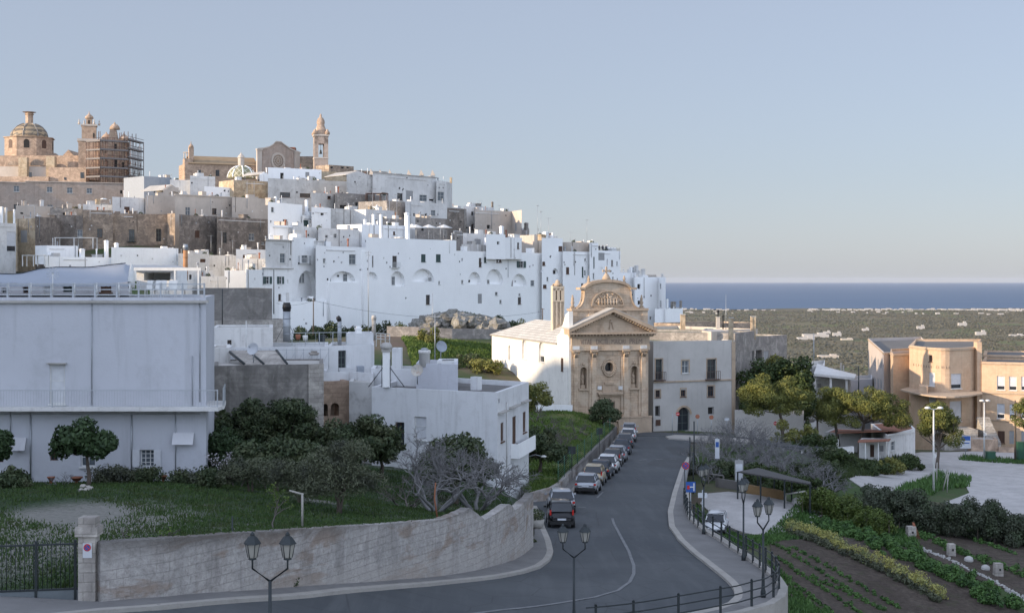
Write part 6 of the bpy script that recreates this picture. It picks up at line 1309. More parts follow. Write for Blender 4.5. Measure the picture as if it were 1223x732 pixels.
mb=MB();up=Vector((0,0,.14));mb.slab([e0,e1,r1,r0],up);mb.slab([o0,o1,r1,r0],up);mb.slab([e0,r0,o0],up);mb.build('nave_roof',M['nave_roof'],chb)
fz=za0;mb=MB();hh_=fz-.2
S0=0.;pts=[(L_-4.4,-20),(L_-.02,-20),(L_-.02,zc1),(L_-1.3,zc1),(L_-1.3,fz)]
pts=[(L_-4.4,-20),(L_-.01,-20),(L_-.01,fz),(L_-1.2,fz-.4),(L_-2.2,fz-1.6),(L_-3.2,fz-2.6),(L_-4.4,fz-3.0)]
ops2=[o for o in ops if o['u1']>L_-4.6]
mb.slab([SW.W(u,z,.06)for u,z in pts],Vector((-SW.n.x,-SW.n.y,0))*.5)
mb.build('flank_wall',M['nave_white'],chb)
o=mkop(SW,670.8,427.5,673.3,443,'k');mb=MB();fbox(mb,SW,o['u0'],o['u1'],o['z0'],o['z1'],.063,.09);mb.build('window',M['wood'],chb)
mb=MB();mb.slab([SW.W(L_-4.4,-20,-.5),SW.W(L_-1.3,-20,-.5),SW.W(L_-1.3,fz-2.2,-.5),SW.W(L_-4.4,fz-3.2,-.5)],dd*8.6);mb.build('crossing_block',M['church_stone'],chb)
Yt=180;q_=P(666,382,Yt);k_=Yt/F;bz=nzt-.5;tt=empty('bell_turret',Vector((q_.x,q_.y,bz)),None)if False else None
mb=MB();w_=14.5*k_/1.1;zt1=zat(344,Yt)
wd=w_*.5
for s_ in(-1,0,1):mb.box(Vector((q_.x,q_.y,(bz+zt1)/2))+dd*(s_*(w_/2-.12 if s_ else 0)),(.40 if s_ else .34,wd,zt1-bz),FC.d)
mb.box((q_.x,q_.y,(bz+zat(360,Yt))/2),(w_,wd,zat(360,Yt)-bz),FC.d);mb.box((q_.x,q_.y,zt1+.12),(w_*1.1,wd*1.15,.3),FC.d);mb.box((q_.x,q_.y,zat(359.5,Yt)),(w_*1.1,wd*1.2,.22),FC.d);mb.box((q_.x,q_.y,zt1-.15),(w_,wd,.35),FC.d)
mb.build('bell_turret',M['turret'],chb)
mb=MB();mb.lathe([(.55,0),(.5,.25),(.28,.45),(.3,.6),(.05,.8)],(q_.x,q_.y,zt1+.26),10)
for s_ in(-1,1):mb.tube([Vector((q_.x,q_.y,zt1+.3))+dd*(s_*w_*.48),Vector((q_.x,q_.y,zt1+.55))+dd*(s_*w_*.38),Vector((q_.x,q_.y,zt1+.35))+dd*(s_*w_*.2)],.1,6)
mb.build('turret_crown',M['church_trim'],chb)
mb=MB();mb.slab(arch_pts(Face(Vector((q_.x,q_.y))-Vector((dd.x,dd.y))*3+FC.n*(wd/2+.01),Vector((q_.x,q_.y))+Vector((dd.x,dd.y))*3+FC.n*(wd/2+.01)),3,bz+.9,.5,1.7),FN*.03);mb.build('blind_arch',M['church_trim'],chb)
house('low white wall below the church nave',[(640,164),(683,163)],483.5,492,D=.4,mat='white',name='low_wall',cat='wall',par=.02,below=1.5)
# == CONVENT
cv,cvf,cvz,_=house('grey rendered convent beside the church with an arched doorway and two tall balcony windows',[(780.3,171.6),(877.5,176.4)],407,521,D=30,mat='convent',cat='convent',name='convent',yref=174,par=.25,roofm='roof_weeds',wins=[(782.6,429,790.8,453.5,'d',{'bal':'iron_low'}),(814.5,430.5,822.5,445.5,'g'),(844.5,429,855,452.5,'d',{'bal':'iron_low'}),(783,466,788.3,474.5,'k'),(813,465.5,819,473.5,'k'),(845.5,461,852.5,473.5,'k'),(782.5,484.5,788.5,497,'h'),(845.5,486,852.5,495,'h'),(809.5,486.5,823.5,514.5,'d',{'arch':True,'rec':.4})])
f=cvf[0]
mb=MB();z=f.hit(828,455.5)[1];fbox(mb,f,0,f.L,z,z+.16,.004,.14);fbox(mb,f,f.L-.45,f.L+.06,-22,cvz-.2,.004,.08);mb.build('string_course',M['church_trim'],cv)
mb=MB()
for x0,y0,x1,y1 in((812,463,820,475.5),(781.5,464.5,789.5,476),(844,459.5,854,475),(843.5,427.5,856,455),(781.8,427.5,792,455),(813.3,429,823.7,447)):
 o=mkop(f,x0,y0,x1,y1,'h');o['u0']=max(o['u0'],.02)
 mb=MB()
 for a,b,c_,d_ in((o['u0'],o['u0']+.12,o['z0'],o['z1']),(o['u1']-.12,o['u1'],o['z0'],o['z1']),(o['u0']+.12,o['u1']-.12,o['z1']-.12,o['z1'])):fbox(mb,f,a,b,c_,d_,.004,.05)
 mb.build('window_surround',M['church_trim'],cv)
mb=MB()
o=mkop(f,808,485,825,515,'h');c_=(o['u0']+o['u1'])/2;r_=(o['u1']-o['u0'])/2
for k in range(12):a,b=math.pi*k/12,math.pi*(k+1)/12;mb.slab([f.W(c_+q_*math.cos(t),o['z1']-r_+q_*math.sin(t),.004)for q_,t in((r_-.14,a),(r_+.12,a),(r_+.12,b),(r_-.14,b))],Vector((f.n.x,f.n.y,0))*.07)
mb.build('door_surround',M['church_trim'],cv)
mb=MB();b_=mkop(f,783,501,788.5,508,'h');fbox(mb,f,b_['u0'],b_['u1'],b_['z0'],b_['z1'],.05,.09);mb.build('notice_board',M['wood'],cv)
cvh='roofs behind the convent front'
house('sunlit gabled stone roof room on the convent',[(838,182),(849.5,178),(871,181)],396,408,mat='pale_stone',name='roof_room',cat='outbuilding',yref=178,par=.08,below=.3,back=[(866,187),(842,190)],group=cvh)
for px,yt,yb,Y,w,m,lb in((815.5,376,396,200,.5,'ochre_rubble','square brick chimney beside the last white house'),(857.5,379,397,192,.38,'pale_stone','sunlit square chimney with a dark cowl on the convent roof'),(873,380,410,176.5,.42,'ochre_rubble','tall thin chimney at the right corner of the convent'),(899.5,378.5,400,192,.48,'ochre_rubble','tall pale chimney on the terrace right of the convent')):
 t_=P(px,yt,Y);b=P(px,yb,Y);rt=empty('roof_chimney',b,lb,'chimney','chimneys of the convent');mb=MB();mb.box(b.lerp(t_,.5)+Vector((0,0,-.3)),(w*1.3,w*1.3,t_.z-b.z+.6));mb.build('shaft',M[m],rt);mb=MB();mb.box(t_+Vector((0,0,.06)),(w*1.5,w*1.5,.1));mb.build('cap',M['roof_grey'],rt)
 if px==857.5:mb=MB();mb.tube([t_,t_+Vector((0,0,.75))],.1,8);mb.lathe([(.16,.7),(.2,.9),(.05,1.05)],t_,8);mb.build('cowl',M['black'],rt)
flue('thin black stove pipe behind the convent chimneys',863.5,378,396,194,.09,'black','black')
pole('very thin tall mast on the convent roof',867,352,400,190,.04,'galv','mast')
house('pale terrace roof behind the convent with weeds',[(800,204),(905,214)],394.5,420,D=18,mat='pale_stone',roofm='roof_weeds',name='terrace_block',cat='building',yref=208,group=cvh)
house('low brown roof block far behind the convent',[(818,228),(902,236)],386,410,D=8,mat='brown_stone',name='terrace_block',cat='building',group=cvh)
house('rough grey stone annex wall right of the convent',[(878,178),(901,186)],396.5,520,D=16,mat='grey_stone',name='stone_annex',cat='building',par=.2,roofm='roof_weeds',group=cvh,wins=[(898,419,900.5,431,'h')])
house('dark stone annex with a shadowed doorway and hanging plants',[(901,192),(940,198)],401,520,D=14,mat='grey_stone',name='stone_annex',cat='building',par=.2,roofm='roof_weeds',group=cvh,wins=[(903,418,910,431,'h',{'rec':.8}),(912,419,918,431,'m')])
house('stained white low wall beside the convent and the pine',[(877.8,172.5),(960,172)],490,525,D=.5,mat='convent',name='roadside_wall',cat='wall',par=.02,below=1)
house('low sunlit coping wall along the street under the pine',[(930,158),(1002,163)],527.5,540,D=.5,mat='white_rough',name='roadside_wall',cat='wall',par=.02,below=1)
house('white retaining wall strip behind the bare shrubs',[(960,152),(1020,156)],535.5,550,D=.4,mat='white_old',name='roadside_wall',cat='wall',par=.02,below=1)
# == HOSPITAL
hg='wings of the ochre hospital'
hc=empty('hospital',P(1100,537,186),'large ochre stone hospital with a curved front, canopy and roller blinds','hospital')
def wing(chain,back,zt,wins,mat='hosp',roofm='roof_dark',par=.5,zb=-26,cop=True):
 pts=[Vector(XY(a,b))for a,b in chain];bk=[Vector(XY(a,b))for a,b in back];fs=[Face(a,b)for a,b in zip(pts,pts[1:])];mb=MB()
 for i,f in enumerate(fs):
  ops=[]
  for w in wins:
   xm=(w[0]+w[2])/2
   if chain[i][0]<=xm<=chain[i+1][0]:o=mkop(f,*w[:5],**(w[5]if len(w)>5 else{}));o['u0']=max(.05,o['u0']);o['u1']=min(f.L-.05,o['u1']);ops.append(o)
  wall_grid(mb,f,zb,zt,ops)
  for o in ops:put_window(f,hc,o)
 poly=pts+bk;n=len(poly)
 for i in range(len(pts)-1,n):a,b=poly[i],poly[(i+1)%n];mb.quad((a.x,a.y,zb),(b.x,b.y,zb),(b.x,b.y,zt),(a.x,a.y,zt))
 c=sum(poly,Vector((0,0)))/n;inn=[p+(c-p).normalized()*.55 for p in poly]
 for i in range(n):
  a,b,ia,ib=poly[i],poly[(i+1)%n],inn[i],inn[(i+1)%n];mb.quad((a.x,a.y,zt),(b.x,b.y,zt),(ib.x,ib.y,zt),(ia.x,ia.y,zt));mb.quad((ia.x,ia.y,zt),(ib.x,ib.y,zt),(ib.x,ib.y,zt-par),(ia.x,ia.y,zt-par))
 mb.build('wall',M[mat],hc);rb=MB();rb.prism([(p.x,p.y)for p in inn],zt-par-.1,zt-par);rb.build('roof',M[roofm],hc)
 if cop:
  cb=MB()
  for f in fs:fbox(cb,f,-.05,f.L+.05,zt-.3,zt-.12,.004,.12)
  cb.build('cornice',M['church_trim'],hc)
 return fs
zl_=zat(420.5,200)
lw=[]
for x0 in(1041,1045,1048.8,1052.2):
 d=(x0-1037)*.45;lw+=[(x0-.9,424+d*1.0,x0+.9,433.5+d,'m'),(x0-.9,448+d*.8,x0+.9,458+d,'m')]
wing([(1037,247),(1055.6,200),(1063.2,200.8)],[(1118,208),(1100,254)],zl_,lw,'hosp_pale')
wing([(1063.2,200.6),(1066.7,194.5),(1090,196)],[(1092,212),(1064,209)],zl_+.02,[])
chn=[(x,185.3+(.0042 if x<1130 else .0026)*(x-1130)**2)for x in(1086,1088.5,1092,1096.5,1102,1108,1118.5,1124,1129,1134,1149.5,1154,1158.5,1163,1166.8)]
hf=wing(chn,[(1172,214),(1094,214)],zat(415.5,186),[(1109.3,444.6,1116.5,461,'b'),(1136,446,1148.4,464,'b'),(1109.5,424,1113.5,432,'r'),(1109,474,1118,496,'b'),(1134.3,479,1148.5,503,'b')],par=.35)
for i,ch_ in enumerate('OSPEDALE CIVILE'):
 px=1091+i*3.0;j=[k for k in range(len(chn)-1)if chn[k][0]<=px<chn[k+1][0]][0]
 if ch_!=' ':uu,_=hf[j].hit(px,438);text_mesh(ch_,.46,hf[j],uu,zat(439.2,187),.02,M['letter'],hc,.24 if ch_!='I' else .06)
b_=MB();q_=P(1169.6,408.5,187.5);b_.box((q_.x,q_.y+.6,(q_.z-26)/2),(.62,1.4,q_.z+26));b_.build('corner_pier',M['hosp'],hc)
rw=[(1190.8,449,1200.2,465.5,'b'),(1205.3,449.5,1214.3,466,'b'),(1219.8,449.5,1229,466,'b'),(1190.8,482,1200,499.5,'b'),(1205.8,482.5,1214,500,'b'),(1219.8,483,1229,500,'b'),(1191.5,514.5,1200,529,'r'),(1205.5,514.5,1214,530,'m'),(1219.8,515,1228,530,'m'),(1236,449,1246,466,'b'),(1236,482,1246,500,'b')]
rf_=wing([(1172.6,187.2),(1250,184),(1340,181)],[(1345,206),(1180,212)],zat(432.5,186),rw,par=.4)
wing([(1174,199),(1330,193)],[(1332,205),(1176,211)],zat(424.5,197),[],par=.2,zb=-14)
f=rf_[0];mb=MB();fbox(mb,f,0,f.L,zat(470.5,186),zat(468.8,186),.004,.15);fbox(mb,f,0,f.L,zat(503,186),zat(501.5,186),.004,.12);mb.build('string_course',M['church_trim'],hc)
mb=MB();can=[(x,178.6+(.0034 if x<1134 else .0036)*(x-1134)**2,470)for x in(1075.5,1080,1085,1090,1096,1103,1111,1120,1130,1140,1149,1157,1164,1170,1173.6)];zc_=zat(472,182)
poly=[XY(a,b)for a,b,_ in can]+[XY(1170,190),XY(1130,187),XY(1100,189),XY(1085,195)];mb.prism(poly,zc_-.06,zc_+.12);mb.build('canopy',M['church_trim'],hc)
mb=MB();q0=[XY(a,b+1.2)for a,b,_ in can[2:6]];mb.prism([XY(1098,187.6),XY(1098,184.5),XY(1108,183.4),XY(1108,186)],zc_+.12,zc_+1.0);mb.build('parapet_step',M['hosp'],hc)
house('stone retaining terrace wall with weeds below the hospital canopy',[(1128,181),(1168,181)],513,540,D=4,mat='block_light',name='terrace_wall',cat='wall',par=.05,below=1)
house('lower pale stone terrace wall behind the sign board',[(1160,178.5),(1192,178)],524.5,540,D=2.5,mat='warm_stone',name='terrace_wall',cat='wall',par=.05,below=1)
house('street wall right of the steps',[(1193,177.5),(1300,176)],534.5,542,D=.4,mat='warm_stone',name='terrace_wall',cat='wall',par=.02,below=1)
st=empty('stone_steps',P(1183,530,180),'steep stone outside staircase between the terrace walls and the right wing','stairs');mb=MB()
for k in range(16):mb.box(P(1187.5-k*.9,528-k*2.0,179.5+k*.35)+Vector((0,0,-1.5)),(1.6,.4,3.0))
mb.build('treads',M['block_light'],st)
# == HOUSE WITH RED ROOF, LOWER STREET BUILDINGS
rh,rhf,rhz,_=house('small white house with a flat red tiled roof under the pines',[(1051,168),(1060,163),(1093,170)],519.5,548,mat='white_old',yref=163,par=.02,roofm='tile',name='bungalow',back=[(1085,178),(1040,176)],wins=[(1064,527,1069,538,'g')])
mb=MB();mb.slab([P(1000,516.5,166),P(1062,514,164),P(1092,515.5,170),P(1048,512.5,176),P(1000,513,174)],(0,0,-.12));mb.build('red_roof',M['tile'],rh)
mb=MB();mb.slab([P(1060,518.4,162.6),P(1092,515.4,169.8),P(1092,516.6,169.8),P(1060,520.6,162.6)],(.05,-.1,0));mb.build('white_fascia',M['frame_w'],rh)
house('white back part of the bungalow with a rough wall',[(985,170),(1030,168)],517,548,D=5,mat='white_rough',name='bungalow',group='houses under the pines',par=.05,roofm='tile')
vr=empty('veranda',P(1025,552,158),'open veranda with a rusty lean-to roof and white posts','veranda');mb=MB();mb.slab([P(1024,528.5,158),P(1062,527,157),P(1064,524.5,161),P(1026,525.5,162)],(0,0,.08));mb.build('roof',M['tile'],vr)
for px in(1033.5,1049,1061):mb=MB();t_=P(px,528,158);mb.box((t_.x,t_.y,t_.z-1.15),(.13,.13,2.3));mb.build('post',M['frame_w'],vr)
house('pale front room behind the veranda posts',[(1026,162),(1058,161)],526.5,552,D=3,mat='white_old',par=.02,name='bungalow',group='houses under the pines',wins=[(1039,531,1044,546,'o'),(1050,532,1055,539,'m')])
gp_='pale buildings down the slope'
house('white stepped roof building down the slope, nearest the dark trees',[(955,215),(985,220)],437,500,D=14,mat='white_old',group=gp_,wins=[(964,443,971,449,'h')])
house('white building with a long dark strip window under its slab roof',[(966,208),(1016,214)],452,500,D=10,mat='white_old',group=gp_,wins=[(978,449,991,455,'h'),(996,451,1010,456,'h'),(976,458,981,463,'m')])
house('pale blue roofed shed next to the hospital',[(1014,225),(1042,227)],453,500,D=10,mat='plaster_lav',group=gp_)
sr_=empty('slab_roof',P(990,446,206),'wide tilted pale slab roof over the strip window building','roof structure');mb=MB();mb.slab([P(972,446,206),P(1021,451,206),P(1023,447,215),P(990,439,222),P(976,434,222)],(0,0,-.35));mb.build('slab',M['white_old'],sr_)
for px in(973,992,1011):mb=MB();t_=P(px,449,206.5);mb.box((t_.x,t_.y,t_.z-1.5),(.3,.3,3));mb.build('post',M['white_old'],sr_)
house('low white building wall at the foot of the slope street',[(958,180),(975,182)],505,530,D=6,mat='white_rough',group=gp_)
for px,y0,y1 in((1004.5,433,447),(1007.5,436,447)):pole('tall concrete post behind the slab roof, '+('left of two' if px<1005 else 'right of two'),px,y0,y1+12,230,.18,'kerb','pole')
pole('dark steel frame post left of the hospital',1025.5,437,490,205,.1,'iron','pole',((.5,3.0),))
pole('slim lattice mast among the groves',972,398,445,330,.12,'galv','mast')
# == SHED AND YARD
sh=empty('market_stall_shed',P(920,595,125),'long low open shed with a dark corrugated roof beside the gravel yard','shed')
mb=MB();A1,A2,A3,A4=P(881,563,120),P(967.5,578,113),P(968,575.5,118),P(905,558.5,128)
k=26
for i in range(k):
 a=A1.lerp(A2,i/k);b=A1.lerp(A2,(i+1)/k);c_=A4.lerp(A3,(i+1)/k);d_=A4.lerp(A3,i/k);m_=Vector((0,0,.05));mm=(a+b)/2+m_;nn=(c_+d_)/2+m_
 mb.quad(a,mm,nn,d_);mb.quad(mm,b,c_,nn)
mb.slab([A1,A2,A3,A4],(0,0,-.08));mb.build('roof',M['shed_roof'],sh)
for t_ in(0,.33,.66,1):a=A1.lerp(A2,t_);mb=MB();g_=float(ground_z(a.x,a.y));mb.box((a.x,a.y,(a.z+g_)/2),(.12,.12,a.z-g_));mb.build('post',M['iron'],sh);a=A4.lerp(A3,t_);mb=MB();g_=float(ground_z(a.x,a.y));mb.box((a.x,a.y,(a.z+g_)/2),(.12,.12,a.z-g_));mb.build('post',M['iron'],sh)
gz=lambda px,py:on(px,py,lambda x,y:float(ground_z(x,y)))
mb=MB();a,b=gz(894,589),gz(937,597);mb.slab([a,b,b+Vector((0,0,.75)),a+Vector((0,0,.75))],(-.3,.9,0));tag(mb.build('counter_board',M['ochre_panel'],origin=a),'long ochre wooden counter under the shed roof','counter')
mb=MB();a,b=gz(858,582),gz(880,585);mb.slab([a,b,b+Vector((0,0,.8)),a+Vector((0,0,.8))],(-.2,.5,0));tag(mb.build('counter_board',M['board_d'],origin=a),'short grey boarding left of the shed','counter')
mb=MB();a,b=gz(846,577),gz(864,579);
for q_ in(a,b):mb.box(q_+Vector((0,0,.4)),(.1,.5,.8))
mb.slab([a+Vector((0,0,.8)),b+Vector((0,0,.8)),b+Vector((0,.6,.8)),a+Vector((0,.6,.8))],(0,0,.06));tag(mb.build('yard_table',M['board_d'],origin=a),'low grey table board left of the shed','table')
mb=MB();a,b=gz(938,601),gz(963,597)
for q_ in(a,b):mb.box(q_+Vector((0,0,.35)),(.1,.4,.7))
mb.slab([a+Vector((0,0,.7)),b+Vector((0,0,.7)),b+Vector((0,.5,.7)),a+Vector((0,.5,.7))],(0,0,.05));tag(mb.build('yard_table',M['kerb'],origin=a),'pale plank table at the right end of the shed','table')
# == VEGETATION
def clumps(c,rx,ry,rz,n,rng,cr,flat=1.0,bias=.35):
 out=[];rr=[]
 while len(out)<n:
  d=rng.normal(size=3);d/=np.linalg.norm(d);q=(bias+(1-bias)*rng.random()**.5)
  if d[2]<-.45:continue
  p=np.array([d[0]*rx*q,d[1]*ry*q,d[2]*rz*q]);out.append(np.array(c)+p);k=cr*rng.uniform(.45,1.45);p*=rng.uniform(.85,1.14);out[-1]=np.array(c)+p;rr.append((k,k,k*flat))
 return np.array(out),np.array(rr)
def branch_tubes(mb,base,ends,r0,rng,bend=.25,r1=.02,n=5):
 base=np.array(base,float)
 for e in ends:
  e=np.array(e);m=base+(e-base)*.5+rng.normal(size=3)*np.linalg.norm(e-base)*bend*.4;m[2]+=np.linalg.norm(e-base)*.06
  mb.tube([base,base+(m-base)*.5+rng.normal(size=3)*.04,m,e],[r0,r0*.75,r0*.5,r1],n,cap=False)
def tree(label,base,h,crown,leafm,nleaf,ls,seed,cat='tree',name='tree',group=None,nc=40,cr=.6,trunk_r=.14,flat=.8,lean=(0,0),barkm='trunk',trunk_h=None,stems=1,asp=.5,bias=.35,low=0):
 rng=np.random.default_rng(seed);base=Vector(base);rx,ry,rz=crown;th=trunk_h if trunk_h else h-rz*1.55
 cc=Vector((base.x+lean[0],base.y+lean[1],base.z+h-rz));rt=empty(name,base,label,cat,group)
 C,Rr=clumps(tuple(cc),rx-cr*.6,ry-cr*.6,rz-cr*.5,nc,rng,cr,flat,bias)
 if low:C[:,2]=np.maximum(C[:,2],base.z+low)
 mb=MB()
 for s_ in range(stems):
  o=Vector((rng.normal()*.25*(stems>1),rng.normal()*.25*(stems>1),0));f0=base+o-Vector((0,0,.3));top=base+o*2+Vector((lean[0]*.6,lean[1]*.6,th))
  mb.tube([f0,base+o+Vector((lean[0]*.15+rng.normal()*.06,lean[1]*.15,th*.35)),base+o*1.5+Vector((lean[0]*.35+rng.normal()*.08,lean[1]*.4,th*.7)),top],[trunk_r*1.3,trunk_r,trunk_r*.85,trunk_r*.7],8)
  sel=rng.choice(len(C),min(len(C),14),replace=False);branch_tubes(mb,top,C[sel],trunk_r*.5,rng)
 mb.build('trunk',M[barkm],rt)
 v,f=leaves(C,Rr,nleaf,ls,rng,asp,.45);fast_mesh('crown',v,f,M[leafm],rt)
 return rt
def shrub(label,base,r,leafm,nleaf,ls,seed,name='shrub',cat='shrub',group=None,nc=22,cr=.45):
 rng=np.random.default_rng(seed);base=Vector(base);rt=empty(name,base,label,cat,group)
 C,Rr=clumps((base.x,base.y,base.z+r[2]*.45),r[0]-cr*.5,r[1]-cr*.5,r[2]*.6,nc,rng,cr,.85,.2);C[:,2]=np.maximum(C[:,2],base.z+cr*.4)
 mb=MB();branch_tubes(mb,tuple(base-Vector((0,0,.2))),C[:10],.05,rng);mb.build('stems',M['trunk'],rt)
 v,f=leaves(C,Rr,nleaf,ls,rng,.5,.4);fast_mesh('foliage',v,f,M[leafm],rt);return rt
def bare_tree(label,base,h,spread,seed,mat='twig',name='bare_tree',cat='tree',group=None,stems=3,depth=6,r0=.1,droop=0.,tips=None,kids=(2,3),ls=.72):
 rng=np.random.default_rng(seed);base=Vector(base);rt=empty(name,base,label,cat,group);mb=MB();mt=[]
 def grow(p,d,L,r,k):
  d=d/np.linalg.norm(d);a=p+d*L*.5+rng.normal(size=3)*L*.06;d2=d+rng.normal(size=3)*.22;d2[2]-=droop*(1 if k<3 else .3);e=a+d2/np.linalg.norm(d2)*L*.5
  mb.tube([p,a,e],[r,r*.85,r*.68],5 if k>3 else 3,cap=False)
  if k==0:mt.append(e);return
  for j in range(rng.integers(kids[0],kids[1]+1)):
   nd=d+rng.normal(size=3)*np.array([.55,.55,.38]);grow(e,nd,L*ls*rng.uniform(.75,1.15),r*.66,k-1)
   if k<=3 and rng.random()<.35:grow(a,d+rng.normal(size=3)*.7,L*ls*.6,r*.4,max(0,k-2))
 for s_ in range(stems):
  a=2*math.pi*(s_+rng.random()*.5)/stems;grow(np.array(base)+np.array([math.cos(a)*.12,math.sin(a)*.12,-.15]),np.array([math.cos(a)*spread,math.sin(a)*spread,1.0]),h*.27,r0,depth)
 mb.build('branches',M[mat],rt)
 if tips:
  tm,n,s_=tips;T=np.array(mt);v,f=leaves(T,np.full(len(T),.12),n,s_,rng,.7,.1);fast_mesh('blossom' if tm=='blossom' else 'leaves',v,f,M[tm],rt)
 return rt
G=lambda px,py,Y,zf=None:(lambda q:Vector((q[0],q[1],float((zf or ground_z)(q[0],q[1])))))(XY(px,Y))
ZG=lambda x,y:float(zg(x,y));ZGR=lambda x,y:float(ground_z(x,y));ZK=lambda x,y:float(zk(x,y))
def gp(px,py,zf):return on(px,py,zf)
b=gp(106,577,ZG);b=G(106,0,76,zg)
tree('small round orange tree in front of the big white building',b,3.35,(1.85,1.6,1.15),'leaf_orange',7500,.13,1,nc=34,cr=.48,trunk_r=.11,name='orange_tree',lean=(-.15,0),trunk_h=1.5)
b=G(-6,0,77,zg);tree('orange tree cut off by the left edge of the garden',b,3.1,(1.0,1.2,1.1),'leaf_orange',3500,.13,2,nc=20,cr=.45,name='orange_tree',trunk_h=1.4)
for px,Y,r,m,n,s,sd,lb in((14,75,(.9,.8,.9),'leaf_dark',2600,.10,3,'dark low shrub at the left end of the garden'),(138,78,(1.4,.7,.65),'leaf_olive',3200,.07,4,'wide grey green lavender shrub under the barred window'),(162,78.3,(.9,.6,.5),'leaf_olive',1900,.07,5,'smaller grey green shrub right of the lavender shrub'),(178,78,(.8,.6,.6),'leaf_dark',1500,.08,6,'dark green shrub near the right ground floor window'),(215,78,(.6,.5,.5),'leaf_dark',1200,.08,7,'little shrub at the white wall beside the pipe'),(250,76,(.8,.7,.9),'leaf_dark',2400,.09,8,'leafy shrub at the corner of the big building'),(232,78,(.5,.4,.45),'leaf_olive',800,.08,9,'tiny pale shrub against the house corner')):
 shrub(lb,G(px,0,Y,zg),r,m,n,s,sd,group='shrubs along the house wall')
tl=[((290,93),5.0,(2.6,2.0,2.6),'leaf_dark',14000,.12,11,'broad dark evergreen tree in front of the stained ruin, left crown'),((345,92),4.9,(2.5,2.0,2.4),'leaf_dark',13000,.12,12,'dark evergreen tree in front of the stained ruin, right crown'),((272,84),3.2,(2.2,1.6,1.4),'leaf_orange',8000,.12,13,'leafy citrus tree beside the corner of the big building'),((330,80),3.2,(3.0,1.8,1.4),'leaf_dark',11000,.12,14,'wide low dark tree in the middle of the garden'),((428,90),4.3,(2.6,2.0,2.2),'leaf_dark',11000,.12,15,'round dark tree below the brown arches'),((455,92),3.6,(1.5,1.5,1.5),'leaf_dark',5000,.12,16,'smaller dark tree at the foot of the corner house'),((545,85),4.3,(2.6,1.8,2.3),'leaf_dark',12000,.12,17,'dark citrus tree against the corner house behind the bare fig')]
for(px,Y),h,cr_,m,n,s,sd,lb in tl:tree(lb,G(px,0,Y,zg),h,cr_,m,n,s,sd,nc=50,cr=.6,group='evergreen trees of the walled garden',trunk_r=.13,trunk_h=h*.3,name='garden_tree',low=.35)
tree('big round grey green olive bush behind the garden wall',G(402,0,66,zg),3.5,(2.2,1.9,1.7),'leaf_olive',14000,.075,18,nc=60,cr=.5,name='olive_bush',stems=3,trunk_h=1.1,trunk_r=.07,asp=.3,low=.35)
tree('grey green olive bush left of the round olive bush',G(360,0,70,zg),2.3,(1.7,1.3,1.2),'leaf_olive',7000,.075,19,nc=36,cr=.45,name='olive_bush',stems=2,trunk_h=.8,trunk_r=.06,asp=.3,low=.3)
tree('low olive bush at the foot of the dark trees',G(300,0,75,zg),2.0,(1.8,1.2,1.0),'leaf_olive',6000,.08,20,nc=30,cr=.42,name='olive_bush',stems=2,trunk_h=.7,trunk_r=.06,asp=.3,low=.3)
bare_tree('sprawling leafless pale fig tree, left of two behind the stepped wall',G(520,0,72,zg),4.9,1.0,21,stems=5,depth=7,r0=.11,ls=.74)
bare_tree('leafless pale fig tree nearest the stepped end of the wall',G(570,0,74,zg),4.6,.9,22,stems=5,depth=7,r0=.11,ls=.74)
bare_tree('thin bare tangle at the left side of the fig trees',G(487,0,76,zg),3.0,1.1,23,'twig_d',stems=4,depth=5,r0=.06)
bare_tree('young fruit tree with white blossom in the dark trees',G(322,0,82,zg),3.2,.5,24,'twig_d',stems=2,depth=5,r0=.05,tips=('blossom',700,.05))
bare_tree('slim blossoming sapling beside the corner of the big building',G(283,0,80,zg),3.2,.45,25,'twig_d',stems=2,depth=5,r0=.05,tips=('blossom',500,.05))
bare_tree('small sapling with pale buds just behind the garden wall',G(327,0,54,zg),2.3,.35,26,'twig_d',stems=1,depth=4,r0=.04,tips=('leaf_lime',260,.04))
bare_tree('leaning blossoming branchy sapling behind the wall, near the pillar',G(171,0,47.5,zg),2.2,.9,27,'twig_d',stems=3,depth=3,r0=.045,tips=('leaf_lime',200,.035))
bare_tree('bare thin shrub under the orange tree wall',G(75,0,77,zg),1.3,.8,28,'twig',stems=4,depth=3,r0=.03)
bare_tree('bare climbing shrub left of the barred window',G(157,0,78.5,zg),1.8,.5,29,'twig',stems=2,depth=4,r0=.03)
r_=empty('cut_post',G(361,0,54.5,zg),'old white wooden prop with a slanting top behind the garden wall','post');q=G(361,0,54.6,zg);mb=MB();mb.tube([q,q+Vector((0,0,1.35))],.045,6);mb.build('upright',M['kerb'],r_);mb=MB();mb.tube([q+Vector((.05,0,1.3)),q+Vector((-.5,0,1.45))],.04,6);mb.build('crosspiece',M['kerb'],r_)
q=G(523,0,62,zg);mb=MB();mb.tube([q,q+Vector((-.15,0,1.0)),q+Vector((-.1,0,1.7))],[.04,.035,.03],6);tag(mb.build('garden_stake',M['rust'],origin=q),'brown leaning stake in front of the fig trees','stake')
